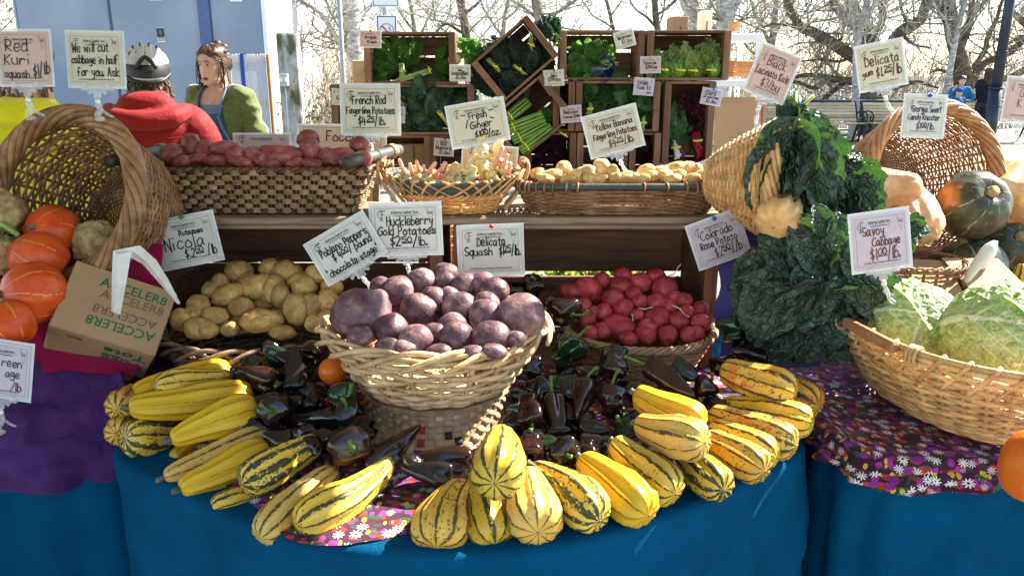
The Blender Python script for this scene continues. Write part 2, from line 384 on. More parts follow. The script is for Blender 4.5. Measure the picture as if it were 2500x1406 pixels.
M['ginger'] = simple('ginger', (.80, .68, .30), .45, .25, 30, .002, 90, c2=(.72, .55, .22), sss=.15)
M['ginger_pink'] = simple('ginger_pink', (.78, .27, .22), .45, .3, 30, .001, 90, c2=(.80, .44, .30), sss=.15)

def cloth(name, a, b, scale=8, weave=900, rough=.85, sheen=.04, pattern=None, wr=.0, sp=.2):
    t = NT(name); co = t.coord('Object'); n = t.noise(co, scale, 4); c = t.ramp(n, [(.3, a), (.7, b)])
    if pattern: c = pattern(t, co, c)
    nm = t.bump(t.noise(co, weave, 1), .0012)
    if wr: nm = t.bump(t.noise(co, 30, 4, .6, 1.0), wr, 1, nm)
    M[name] = t.done(t.pr(c, rough, sp, nm, sheen=sheen))
cloth('teal_cloth', (.0006, .056, .135), (.001, .075, .175), wr=.006, sheen=0, sp=.06); cloth('purple_cloth', (.050, .014, .105), (.082, .028, .155), 20, wr=.010)
cloth('violet_cloth', (.07, .055, .25), (.10, .08, .33)); cloth('magenta_cloth', (.22, .004, .04), (.33, .008, .065))
def floral(t, co, c):
    co = t.coord('UV')
    def layer(c, sc, thr, colr, off, pet=None, asp=(1, 1, 1)):
        mp = t.n('Mapping'); mp.inputs['Location'].default_value = off; mp.inputs['Scale'].default_value = asp; t.l(co, mp.inputs[0])
        vo = t.n('TexVoronoi', feature='F1'); t.l(mp.outputs[0], vo.inputs['Vector']); vo.inputs['Scale'].default_value = sc
        d = vo.outputs['Distance']
        if pet:
            df = t.n('VectorMath', operation='SUBTRACT'); sv = t.n('VectorMath', operation='SCALE'); t.l(mp.outputs[0], sv.inputs[0]); sv.inputs['Scale'].default_value = sc
            pv = t.n('VectorMath', operation='SCALE'); t.l(vo.outputs['Position'], pv.inputs[0]); pv.inputs['Scale'].default_value = sc
            t.l(sv.outputs[0], df.inputs[0]); t.l(pv.outputs[0], df.inputs[1]); sp = t.n('SeparateXYZ'); t.l(df.outputs[0], sp.inputs[0])
            a = t.math('ARCTAN2', sp.outputs[1], sp.outputs[0]); pe = t.math('MULTIPLY_ADD', t.math('COSINE', t.math('MULTIPLY', a, pet)), .3, .7)
            d = t.math('DIVIDE', d, pe)
        keep = t.math('GREATER_THAN', t.math('FRACT', t.math('MULTIPLY', vo.outputs['Color'], 1.0)), .38)
        f = t.math('MULTIPLY', t.math('LESS_THAN', d, thr), keep); return t.mix(f, c, colr)
    c = layer(c, 44, .40, (.36, .035, .24), (3, 1, 0), None, (1, .8, 1)); c = layer(c, 48, .42, (.50, .035, .02), (7, 4, 2), None, (.7, 1, 1)); c = layer(c, 54, .36, (.02, .09, .035), (1, 9, 2), None, (.6, 1.2, 1))
    c = layer(c, 46, .28, (.62, .40, .03), (2, 2, 5), None, (1.2, .7, 1)); c = layer(c, 38, .36, (.22, .03, .26), (5, 2, 8), None, (.8, 1, 1))
    c = layer(c, 33, .42, (.80, .78, .74), (.3, .7, .2), 9.0); return layer(c, 33, .10, (.05, .03, .02), (.3, .7, .2))
cloth('floral_cloth', (.035, .008, .025), (.075, .012, .05), 12, 900, .6, .1, floral)
def paper(name, c, tr=.35):
    t = NT(name); co = t.coord('Object'); n = t.noise(co, 40, 3); cc = t.ramp(n, [(.3, mul(c, .93)), (.7, c)])
    M[name] = t.done(t.translucent(t.pr(cc, .35, .4), c, tr))
paper('card_cream', (.80, .77, .64)); paper('card_pink', (.80, .62, .57)); paper('card_white', (.82, .81, .78)); paper('card_lilac', (.76, .68, .76)); paper('card_peach', (.82, .65, .45)); paper('white_paper', (.84, .83, .82), .15)
M['ink'] = simple('ink', (.012, .010, .010), .4, .1); M['ink_brown'] = simple('ink_brown', (.11, .028, .015), .4, .1); M['ink_blue'] = simple('ink_blue', (.03, .028, .09), .4, .1); M['print_grey'] = simple('print_grey', (.11, .10, .10), .5, .1); M['green_print'] = simple('green_print', (.01, .15, .055), .7, .3, 90)
M['faint_print'] = simple('faint_print', (.155, .12, .06), .7, .2, 60)
def clearish(name, c, a, rough=.12):
    t = NT(name); tr = t.n('BsdfTransparent'); m = t.n('MixShader'); m.inputs[0].default_value = a
    t.l(tr.outputs[0], m.inputs[1]); t.l(t.pr(c, rough, .6), m.inputs[2]); M[name] = t.done(m.outputs[0])
clearish('clear_plastic', (.72, .75, .78), .28); clearish('sleeve_plastic', (.74, .78, .83), .62, .15); clearish('poly_sheet', (.72, .76, .80), .72, .25)
M['cardboard'] = simple('cardboard', (.40, .25, .13), .8, .12, 6, .0006, 200)
M['ball_white'] = simple('ball_white', (.8, .8, .78), .4, .05)
M['pin_blue'] = simple('pin_blue', (.02, .12, .62), .25, .1); M['pin_green'] = simple('pin_green', (.01, .22, .10), .25, .1); M['pin_red'] = simple('pin_red', (.7, .03, .02), .25, .1); M['pin_yellow'] = simple('pin_yellow', (.75, .55, .03), .3, .1)
M['black_iron'] = simple('black_iron', (.013, .014, .018), .45, .3, 30); M['blue_strap'] = simple('blue_strap', (.015, .05, .42), .5, .2); M['rail_paint'] = simple('rail_paint', (.055, .10, .11), .5, .3); M['lamp_paint'] = simple('lamp_paint', (.02, .026, .045), .4, .3, 8)
M['steel'] = simple('steel', (.42, .43, .43), .38, .3, 14, metal=.2); M['white_metal'] = simple('white_metal', (.78, .79, .80), .45, .06); M['white_paint'] = simple('white_paint', (.80, .80, .78), .6, .05, 3); M['orange_wood'] = simple('orange_wood', (.50, .20, .05), .6, .3)
M['enamel_blue'] = (lambda t: t.done(t.pr(t.mix(t.math('LESS_THAN', t.voro(t.coord(), 60), .12), (.006, .012, .10, 1), (.6, .65, .75, 1)), .12, .6)))(NT('enamel_blue'))
t = NT('blue_wall'); co = t.coord('Object', (1, 1, .6)); n = t.noise(co, .9, 4, .5)
M['blue_wall'] = t.done(t.pr(t.ramp(n, [(.4, (.225, .265, .335)), (.6, (.30, .335, .40))]), .7, .25, t.bump(t.noise(t.coord(), 40, 3), .004)))
M['blue_trim'] = simple('blue_trim', (.09, .13, .25), .6, .2, 4)
t = NT('concrete'); co = t.coord(); n = t.noise(co, 7, 5, .6); st = t.noise(t.coord('Object', (3, 3, 1.2)), 2.2, 4)
cr = t.math('LESS_THAN', t.voro(co, 7, 'DISTANCE_TO_EDGE'), .006)
c = t.mix(t.math('MULTIPLY', cr, .6), t.mix(t.ramp(st, [(.48, (0, 0, 0)), (.6, (1, 1, 1))]), t.ramp(n, [(.3, (.30, .29, .27)), (.7, (.46, .45, .42))]), (.10, .10, .055, 1)), (.08, .08, .08, 1))
M['concrete'] = t.done(t.pr(c, .85, .2, t.bump(n, .01)))
t = NT('pavement'); co = t.coord(); n = t.noise(co, .8, 6, .65); n2 = t.noise(co, 60, 3); gr = t.noise(co, .33, 4)
c = t.mix(t.math('MULTIPLY', n2, .5), t.ramp(n, [(.3, (.22, .205, .17)), (.7, (.38, .36, .31))]), (.14, .13, .11, 1))
c = t.mix(t.ramp(gr, [(.53, (0, 0, 0)), (.6, (1, 1, 1))]), c, (.085, .12, .03, 1))
M['pavement'] = t.done(t.pr(c, .9, .2, t.bump(n2, .01)))
t = NT('river'); M['river'] = t.done(t.pr((.12, .14, .14), .15, .5, t.bump(t.noise(t.coord('Object', (1, 3, 1)), 1.2, 3), .05)))
def bark(name, a, b, moss, mt, z=(6, 6, 2)):
    t = NT(name); co = t.coord('Object', z); n = t.noise(co, 3.5, 5, .65); c = t.ramp(n, [(.35, a), (.65, b)])
    if moss:
        g = t.n('NewGeometry'); sx = t.n('SeparateXYZ'); t.l(g.outputs['Normal'], sx.inputs[0])
        f = t.math('ADD', t.math('MULTIPLY', sx.outputs[2], .35), t.noise(t.coord(), 2.4, 4)); f = t.ramp(f, [(mt, (0, 0, 0)), (mt+.12, (1, 1, 1))])
        c = t.mix(f, c, moss+(1,))
    M[name] = t.done(t.pr(c, .9, .15, t.bump(n, .02)))
bark('bark_mossy', (.07, .05, .035), (.17, .13, .10), (.085, .12, .018), .62); bark('bark_birch', (.20, .18, .155), (.62, .60, .56), None, 0, (3, 3, 7)); bark('bark_grey', (.14, .12, .10), (.36, .33, .29), (.12, .14, .04), .74)
M['twig'] = simple('twig', (.33, .28, .225), .85, .45, 3); M['twig_pale'] = simple('twig_pale', (.46, .42, .36), .85, .35, 3); M['twig_tan'] = simple('twig_tan', (.35, .29, .20), .85, .4, 2)
M['leaf_bush'] = simple('leaf_bush', (.10, .13, .025), .6, .5, 4); M['leaf_yellow'] = simple('leaf_yellow', (.42, .33, .07), .6, .5, 4)
M['skin'] = simple('skin', (.58, .33, .23), .5, .1, 10, sss=.12); M['skin_flush'] = simple('skin_flush', (.56, .28, .20), .5, .08, 10, sss=.12); M['lips'] = simple('lips', (.36, .085, .075), .4, .1); M['mouth_dark'] = simple('mouth_dark', (.05, .012, .012), .6, .1); M['eye_white'] = simple('eye_white', (.42, .37, .34), .25, .05); M['eye_dark'] = simple('eye_dark', (.02, .012, .008), .15, .1)
M['hair_brown'] = simple('hair_brown', (.115, .052, .026), .42, .55, 90, .002, 200, c2=(.04, .018, .01)); M['hair_grey'] = simple('hair_grey', (.20, .135, .09), .5, .5, 90, .002, 200, c2=(.075, .045, .03)); M['hair_dark'] = simple('hair_dark', (.045, .03, .022), .5, .4, 60)
cloth('jacket_red', (.21, .004, .004), (.28, .007, .006), 6, 500, .6, .1, wr=.004); cloth('jacket_yellow', (.72, .66, .01), (.80, .74, .02), 6, 500, .6, .1, wr=.004); cloth('knit_green', (.072, .092, .016), (.115, .137, .027), 40, 300, .9, .5); cloth('denim', (.025, .065, .125), (.045, .10, .18), 120, 600, .9); cloth('denim_trim', (.09, .15, .22), (.14, .21, .29), 120, 600, .9)
cloth('trouser', (.02, .022, .03), (.035, .038, .05)); cloth('blue_top', (.012, .12, .24), (.02, .17, .32)); cloth('blue_knit', (.01, .06, .24), (.02, .10, .34), 60); cloth('coat_dark', (.008, .009, .016), (.016, .017, .026)); cloth('added_shade_cloth', (.62, .60, .55), (.70, .68, .63))
M['helmet_silver'] = simple('helmet_silver', (.50, .51, .53), .3, .1); M['helmet_black'] = simple('helmet_black', (.022, .022, .023), .45, .2)
# ================================================================= ground, river, building
b = MB()
ys = [-30, -5, 0, 3, 6, 10, 15, 20, 23, 26, 30, 40, 60, 120, 600]; zs = [0]*9+[-1.2, -3.2, -3.4, -3.4, -3.4, -3.4]
b.grid(12, len(ys)-1, lambda u, v: (-400+800*u, ys[round(v*(len(ys)-1))], zs[round(v*(len(ys)-1))]))
tag(part('ground', b, M['pavement'], None), kind='structure')
b = MB(); b.grid(4, 4, lambda u, v: (-300+600*u, 40+200*v, -2.9)); tag(part('river', b, M['river'], None), kind='structure')

BX0, BX1, BY = PY(35, 0, 12).x, PY(641, 0, 12).x, 12.0
bl = thing('storage_building', 'tall pale blue storage building with a white sunlit end wall', 'building', ((BX0+BX1)/2, BY, 0))
def bb(name, x0, x1, y0, y1, z0, z1, mat, par=None, ch=0):
    par = par or bl; m = MB(); o = par.matrix_basis.translation if par.type == 'EMPTY' else V((0, 0, 0))
    m.box(V(((x0+x1)/2, (y0+y1)/2, (z0+z1)/2))-o, (x1-x0, y1-y0, z1-z0), None, ch); return part(name, m, mat, par, False)
sx1, sx2 = PY(268, 40, 12).x, PY(500, 40, 12).x
for x0, x1 in ((BX0, sx1-.02), (sx1+.02, sx2-.08), (sx2+.08, BX1-.02)): bb('wall_panel', x0, x1, BY, BY+.1, 0, 5.2, M['blue_wall'], None, .015)
bb('seam', sx1-.02, sx1+.02, BY+.03, BY+.1, 0, 5.2, M['blue_trim']); bb('pilaster', sx2-.08, sx2+.08, BY-.05, BY+.1, 0, 5.2, M['blue_trim'], None, .01)
bb('end_wall', BX1-.02, BX1+.04, BY-.03, BY+3.4, 0, 5.2, M['white_paint']); bb('back_wall', BX0, BX1-.02, BY+3.2, BY+3.4, 0, 5.2, M['blue_wall']); bb('side_wall', BX0-.03, BX0, BY, BY+3.4, 0, 5.2, M['blue_wall'])
bb('roof', BX0-.1, BX1+.1, BY-.1, BY+3.5, 5.2, 5.35, M['white_paint'])
def flyer(label, x0, y0, x1, y1, mats, name='flyer'):
    p, q = PY(x0, y0, BY-.012), PY(x1, y1, BY-.012); o = thing(name, label, 'poster', ((p.x+q.x)/2, BY-.012, q.z))
    w, h = q.x-p.x, p.z-q.z; m = MB(); m.box((0, 0, h/2), (w, .004, h)); part('sheet', m, mats[0], o, False); return o, w, h
o, w, h = flyer('small black and white flyer taped to the blue wall', 381, 68, 404, 104, [M['white_paper']])
m = MB(); m.box((0, -.004, h*.66), (w*.94, .003, h*.6)); part('dark_print', m, M['ink'], o, False)
m = MB(); m.sphere((w*.02, -.006, h*.70), (w*.22, .004, h*.2)); m.box((w*.05, -.006, h*.5), (w*.5, .003, h*.14)); part('portrait_print', m, M['print_grey'], o)
m = MB()
for k in range(9): m.box((-.4*w+.1*w*k, -.004, h*(.27+.03*(k % 2))), (w*.06, .003, h*.10)); m.box((-.4*w+.1*w*k, -.004, h*(.12+.02*(k % 3))), (w*.07, .003, h*.07))
part('lettering', m, M['print_grey'], o, False)
flyer('blank white notice high on the middle blue wall panel', 358, -60, 396, 2, [M['white_paper']], 'notice'); flyer('blank white notice high on the right blue wall panel', 556, -60, 592, 5, [M['white_paper']], 'notice')

c0 = PY(720, 330, 10); zt = PY(720, 82, 10).z
o = thing('concrete_post', 'tall cracked concrete post with a dark mossy side, beside the white wall', 'post', (c0.x, 10, 0), None, Matrix.Translation((c0.x, 10, 0)) @ Matrix.Rotation(radians(7), 4, 'Z'))
m = MB(); m.box((0, 0, zt/2), (.25, .25, zt), None, .02); part('shaft', m, M['concrete'], o, False)
p = PY(694, 196, 9.8); o = thing('electrical_box', 'small grey electrical outlet box on the concrete post', 'box', (p.x, 9.8, p.z-.08))
m = MB(); m.box((0, 0, .08), (.10, .07, .15), None, .01); part('case', m, M['steel'], o, False)
for k in (-1, 1): m = MB(); m.box((.024*k, -.037, .085), (.03, .012, .05), None, .004); part('cover', m, M['white_metal'], o, False)
m = MB(); m.tube([(0, .02, 0), (0, .03, -.5), (0, .03, -p.z+.15)], .012, 6); part('conduit', m, M['steel'], o)

# plastic windbreak panel with orange uprights
p, q = PY(552, 133, 8.2), PY(664, 330, 8.2); o = thing('plastic_panel', 'clear corrugated plastic panel in an orange frame strapped beside the blue building', 'panel', ((p.x+q.x)/2, 8.2, 0)); w = q.x-p.x
m = MB(); m.grid(96, 6, lambda u, v: (-w/2+w*u, .012*sin(u*48*pi)+.004*nz((u*9, v*5, 0)), .1+(p.z-.1)*v+.02*nz((u*14, 3, 0))*(v > .9))); part('sheet', m, M['poly_sheet'], o)
for s in (-.5, .5): m = MB(); m.box((w*s, .03, p.z/2), (.05, .04, p.z), None, .005); part('upright', m, M['orange_wood'], o, False)
for z in (.4, .95, 1.28, p.z-.05): m = MB(); m.box((0, .045, z), (w-.05, .02, .06), None, .004); part('crossbar', m, M['handle_wood'], o, False)
m = MB(); m.box((-w*.1, -.025, p.z*.72), (.035, .006, p.z*.56)); m.box((-w*.1+.02, -.02, p.z), (.06, .04, .01)); part('strap', m, M['blue_strap'], o, False)
m = MB(); m.tube(catmull([V((w*.22, -.02, 1.02)), V((w*.35, -.05, 1.06)), V((w*.52, -.06, 1.0)), V((w*.56, -.05, .8))]), .016, 6, flat=.3); part('strap', m, M['blue_strap'], o)

# ================================================================= poles and signs behind the crates
def pole(name, label, px0, py0, px1, py1, Y, r, mat, top, cat='pole'):
    p = PY(px1, py1, Y); o = thing(name, label, cat, (p.x, Y, 0)); m = MB(); m.tube([(0, 0, 0), (0, 0, top)], r, 10); part('shaft', m, mat, o); return o
pole('metal_pole', 'thin grey metal pole standing in front of the pale tree trunk', 826, 0, 836, 150, 7, .02, M['steel'], 3.2)
o = pole('sign_post', 'grey post carrying a no smoking sign and a green bordered sign', 942, 0, 942, 40, 7.6, .03, M['steel'], 3.0, 'sign post')
def plate(x0, y0, x1, y1, edge):
    p, q = PY(x0, y0, 7.56), PY(x1, y1, 7.56); c = V(((p.x+q.x)/2, 7.56, (p.z+q.z)/2))-o.matrix_basis.translation; w, h = q.x-p.x, p.z-q.z
    m = MB(); m.box(c, (w, .004, h), None, .0015); pl = part('sign_plate', m, M['white_metal'], o, False)
    m = MB()
    for a, bb_ in (((0, h/2-.012), (w-.02, .006)), ((0, -h/2+.012), (w-.02, .006)), ((w/2-.012, 0), (.006, h-.02)), ((-w/2+.012, 0), (.006, h-.02))): m.box(c+V((a[0], -.004, a[1])), (bb_[0], .003, bb_[1]))
    part('border', m, edge, pl, False); return pl, c, w, h
M['sign_red'] = simple('sign_red', (.50, .03, .07), .5, .1); M['sign_green'] = simple('sign_green', (.02, .28, .17), .5, .1)
plate(905, -70, 975, 18, M['sign_green']); pl, c, w, h = plate(918, 38, 971, 118, M['ink'])
c = c+V((0, -.005, h/2-.135)); m = MB()
ring = [c+V((.062*cos(a), 0, .062*sin(a))) for a in [2*pi*k/28 for k in range(28)]]; m.tube(ring, .0065, 4, closed=True, flat=.4); m.tube([c+V((-.044, -.002, .044)), c+V((.044, -.002, -.044))], .0055, 4); part('prohibition_ring', m, M['sign_red'], pl)
m = MB(); m.box(c+V((-.008, 0, -.008)), (.055, .003, .010)); m.tube([c+V((.028, 0, -.002)), c+V((.034, 0, .012)), c+V((.020, 0, .022)), c+V((.026, 0, .036))], .003, 4); part('cigarette_print', m, M['print_grey'], pl)

# ================================================================= trees (bare, early spring)
def twigs(mb, p, d, L, r, depth, rng, up=.25, nchild=4, spread=.75):
    n = 5; pts = [p.copy()]; dd = d.copy()
    for i in range(n):
        dd = (dd+V((rng.gauss(0, .16), rng.gauss(0, .16), rng.gauss(up*.3, .12)))).normalized(); pts.append(pts[-1]+dd*(L/n))
    mb.tube(pts, [max(.003, r*(1-.75*i/n)) for i in range(n+1)], 3 if depth else 3, cap=False)
    if depth > 0:
        for k in range(nchild):
            t = rng.uniform(.25, 1); i = min(int(t*n), n-1); q = pts[i].lerp(pts[i+1], t*n-i)
            ax = V((rng.gauss(0, 1), rng.gauss(0, 1), rng.gauss(up, .7))).normalized(); nd = (dd*(1-spread*.6)+ax*spread).normalized()
            twigs(mb, q, nd, L*rng.uniform(.45, .75), r*.5, depth-1, rng, up, nchild, spread)
def tree(label, Y, trunk, limbs, bark_m, twig_m, seed, nt=14, tl=1.1, depth=2, name='bare_tree', up=.25, trunk_tw=6):
    """trunk and limbs are photo polylines [(px,py)...] with widths in pixels; the trunk is carried down to the ground"""
    rng = random.Random(seed); pts = [PY(x, y, Y) for x, y, w in trunk]; k = mpp(pts[0]); base = V((pts[0].x, Y, -.02 if Y < 23 else -1.5))
    o = thing(name, label, 'tree', base)
    tp = [base]+pts+[pts[-1]+(pts[-1]-pts[-2]).normalized()*1.6]; ws = [trunk[0][2]*1.25]+[w for *_, w in trunk]+[trunk[-1][2]*.7]
    m = MB(); tp = [p-base for p in tp]; cp = catmull(tp, 5); rr = []
    for i in range(len(cp)):
        x = i/(len(cp)-1)*(len(ws)-1); a = min(int(x), len(ws)-2); rr.append(k*.5*(ws[a]*(1-(x-a))+ws[a+1]*(x-a))*(1+.12*nz((i*.7, seed, 0))))
    m.tube(cp, rr, 10); part('trunk', m, bark_m, o); tw = MB()
    for lim in limbs:
        yo = rng.uniform(-.5, .5); lp = []
        for i, (x, y, w) in enumerate(lim): lp.append(PY(x, y, Y+yo*i/len(lim))-base)
        cp2 = catmull(lp, 6); cp2 = [p+V((nz(p*2, 1, 1), nz(p*2, 1, 2), nz(p*2, 1, 3)))*(.06 if 0 < i < len(cp2)-1 else 0) for i, p in enumerate(cp2)]
        rr = []
        for i in range(len(cp2)):
            x = i/(len(cp2)-1)*(len(lim)-1); a = min(int(x), len(lim)-2); rr.append(k*.5*(lim[a][2]*(1-(x-a))+lim[a+1][2]*(x-a)))
        m = MB(); m.tube(cp2, rr, 7); part('limb', m, bark_m, o)
        for q in range(int(nt*.7)):
            i = rng.randrange(len(cp2)//4, len(cp2)); dr = V((rng.gauss(0, 1), rng.gauss(0, .6), rng.gauss(.35, .8))).normalized()
            twigs(tw, cp2[i], dr, tl*rng.uniform(.5, 1.1), max(.012, rr[i]*.4), depth, rng, up)
    for q in range(trunk_tw):
        i = rng.randrange(len(cp)//3, len(cp)); dr = V((rng.gauss(0, 1), rng.gauss(0, .5), rng.gauss(.5, .5))).normalized()
        twigs(tw, cp[i], dr, tl*rng.uniform(.8, 1.6), .03, depth, rng, up)
    if tw.v: tag(part('twigs', tw, twig_m, o), kind='stuff')
    return o
G = 'bare trees along the riverside'
def T(*a, **k): tree(*a, **k)['group'] = G
T('pale mottled tree trunk rising just left of the arugula crate', 14, [(872, 300, 46), (868, 150, 42), (860, 60, 40), (856, 0, 38)], [[(858, 150, 16), (815, 75, 12), (780, 35, 9), (715, -5, 6)], [(866, 60, 16), (900, 20, 10), (925, -20, 7)], [(858, 90, 14), (835, 20, 10), (820, -20, 8)], [(866, 110, 10), (830, 95, 7), (790, 100, 4)]], M['bark_birch'], M['twig'], 1, 16, 1.0)
T('slim dark leaning tree trunk seen above the celery root', 17, [(1146, 190, 22), (1136, 70, 21), (1124, 0, 20)], [[(1132, 82, 9), (1088, 60, 7), (1062, 78, 4), (1040, 110, 2)], [(1130, 40, 8), (1165, 10, 6), (1190, -30, 4)], [(1140, 120, 7), (1180, 100, 5), (1215, 110, 3)]], M['bark_mossy'], M['twig'], 2, 14, 1.2)
T('grey tree trunk rising behind the tilted lacinato crate', 18, [(1322, 120, 28), (1318, 50, 26), (1308, 0, 25)], [[(1318, 60, 10), (1380, 20, 8), (1420, -10, 5)], [(1314, 50, 10), (1270, 15, 7), (1235, -10, 5)], [(1320, 90, 8), (1370, 70, 5), (1420, 75, 3)]], M['bark_grey'], M['twig'], 3, 16, 1.3)
T('thin grey tree trunk rising behind the watercress sign', 19, [(1606, 110, 17), (1602, 50, 16), (1598, 0, 15)], [[(1604, 70, 7), (1560, 30, 5), (1530, -10, 3)], [(1602, 40, 7), (1640, 10, 5), (1660, -20, 3)]], M['bark_mossy'], M['twig'], 4, 16, 1.2)
T('thin forked tree trunk rising between two watercress crate ends', 22, [(1500, 110, 10), (1492, 50, 9), (1480, 0, 8)], [[(1496, 70, 5), (1450, 40, 4), (1420, 0, 3)], [(1490, 40, 5), (1520, 0, 3)]], M['bark_mossy'], M['twig'], 5, 16, 1.4)
T('broad pale birch trunk behind the escarole crate', 13, [(1706, 130, 50), (1700, 60, 48), (1682, 0, 46)], [[(1708, 80, 14), (1735, 20, 12), (1752, -20, 9)], [(1690, 30, 14), (1660, -10, 10)]], M['bark_birch'], M['twig'], 6, 8, .9)
T('pale birch trunk with a curving side stem behind the white shelf', 12.5, [(1768, 130, 44), (1770, 60, 46), (1776, 0, 50)], [[(1780, 75, 16), (1795, 30, 14), (1816, -10, 12)], [(1764, 50, 12), (1745, -10, 10)]], M['bark_birch'], M['twig'], 7, 8, .9)
T('large mossy tree with heavy drooping limbs behind the yellow delicata sign', 21, [(2128, 250, 60), (2116, 150, 52), (2108, 90, 44), (2090, 40, 30)], [[(2092, 145, 30), (2040, 108, 30), (1988, 80, 24), (1950, 58, 20), (1924, 18, 18), (1915, -15, 15)], [(2012, 92, 12), (1960, 70, 9), (1924, 60, 8), (1879, 58, 6), (1842, 76, 3)], [(2112, 200, 20), (2078, 199, 19), (2020, 194, 17), (1982, 186, 13), (1940, 186, 8), (1905, 205, 4)], [(2024, 194, 13), (1988, 217, 11), (1945, 198, 7), (1920, 200, 4)], [(2060, 204, 14), (2030, 226, 13), (2004, 248, 12)], [(2104, 95, 26), (2072, 45, 24), (2030, 0, 20)], [(2118, 110, 22), (2150, 60, 18), (2160, -10, 16)], [(2080, 140, 10), (2040, 150, 7), (1990, 146, 5), (1950, 150, 3)], [(2130, 190, 18), (2180, 215, 15), (2240, 200, 9), (2290, 215, 5)], [(2050, 100, 8), (2060, 60, 6), (2045, 30, 4)]], M['bark_mossy'], M['twig'], 8, 15, 1.5)
T('white barked slim trunk in front of the mossy tree, behind the benches', 19.6, [(2089, 250, 19), (2091, 150, 18), (2094, 100, 17), (2108, 40, 15), (2117, 0, 13)], [[(2093, 110, 9), (2078, 40, 7), (2070, -10, 5)], [(2096, 90, 9), (2128, 30, 6), (2140, -10, 5)], [(2092, 130, 6), (2070, 80, 4), (2062, 20, 3)], [(2100, 80, 8), (2120, 50, 6), (2135, 0, 4)]], M['bark_birch'], M['twig_pale'], 9, 14, 1.0, up=.8)
T('mossy tree leaning right, its big limb rising behind the georgia sign', 23, [(2150, 210, 40), (2186, 95, 32), (2244, 52, 26), (2262, 10, 24)], [[(2240, 60, 16), (2270, 0, 14), (2280, -20, 12)], [(2200, 85, 10), (2230, 110, 7), (2270, 120, 4)], [(2220, 65, 10), (2200, 20, 7), (2195, -20, 5)]], M['bark_mossy'], M['twig'], 10, 14, 1.4)
T('many stemmed tree with a thick dark trunk beside the girl in blue', 20.5, [(2362, 260, 52), (2345, 160, 40), (2326, 80, 34), (2318, 20, 30)], [[(2372, 200, 22), (2400, 160, 18), (2436, 138, 15), (2500, 100, 12)], [(2340, 140, 18), (2366, 60, 16), (2372, -10, 14)], [(2328, 90, 16), (2300, 30, 13), (2280, -15, 10)], [(2380, 170, 14), (2412, 100, 12), (2440, 30, 9), (2455, -10, 7)], [(2330, 100, 14), (2390, 20, 11), (2420, -20, 9)], [(2355, 190, 10), (2300, 170, 7), (2270, 180, 4)], [(2420, 145, 10), (2470, 130, 9), (2520, 60, 8)]], M['bark_mossy'], M['twig'], 11, 15, 1.5)
T('white birch stem leaning right in front of the many stemmed tree', 19.8, [(2312, 215, 15), (2327, 128, 14), (2340, 64, 13), (2356, 0, 12)], [[(2326, 130, 7), (2310, 60, 6), (2305, -10, 4)], [(2336, 80, 7), (2350, 30, 5), (2380, -10, 4)], [(2330, 110, 6), (2300, 40, 5), (2270, -10, 3)]], M['bark_birch'], M['twig_pale'], 12, 16, 1.1, up=.8)
T('dark limbed tree at the far right edge behind the lamp post', 24, [(2560, 250, 46), (2545, 150, 40), (2530, 60, 36), (2525, 0, 30)], [[(2540, 150, 22), (2480, 180, 18), (2440, 200, 12), (2410, 230, 8)], [(2530, 80, 18), (2480, 40, 14), (2450, -10, 10)], [(2540, 120, 14), (2500, 90, 11), (2460, 110, 7)]], M['bark_mossy'], M['twig'], 13, 14, 1.5)
T('tall slender tree with fine upright branches behind the kale sign', 26, [(1880, 260, 22), (1884, 120, 18), (1892, 40, 15), (1895, 0, 13)], [[(1884, 120, 10), (1850, 50, 8), (1830, -10, 6)], [(1888, 90, 10), (1920, 40, 8), (1935, -10, 6)], [(1882, 150, 9), (1840, 130, 7), (1810, 90, 5)], [(1884, 170, 8), (1930, 140, 6), (1960, 120, 4)]], M['bark_grey'], M['twig'], 14, 20, 1.8)
T('small pale tree with fine twigs left of the concrete post wall', 15.5, [(792, 260, 12), (786, 150, 10), (775, 60, 8), (770, 0, 6)], [[(786, 150, 6), (760, 110, 5), (745, 60, 3)], [(780, 100, 6), (810, 60, 4), (820, 10, 3)]], M['bark_grey'], M['twig_pale'], 15, 22, .9)
T('slender leaning grey tree behind the no smoking sign', 24, [(1030, 200, 12), (1015, 90, 11), (1000, 0, 9)], [[(1020, 100, 7), (1050, 40, 5), (1060, -10, 4)], [(1012, 80, 7), (980, 40, 5), (965, 0, 4)], [(1025, 150, 6), (1075, 110, 4), (1100, 90, 3)]], M['bark_grey'], M['twig_tan'], 16, 24, 1.6)
T('slender grey tree rising behind the left end of the lacinato crate', 25, [(1225, 160, 11), (1230, 60, 10), (1240, 0, 8)], [[(1228, 90, 6), (1190, 40, 5), (1175, 0, 4)], [(1230, 60, 6), (1262, 20, 5), (1280, -10, 3)], [(1226, 120, 6), (1180, 100, 4), (1150, 70, 3)]], M['bark_grey'], M['twig'], 17, 22, 1.6)
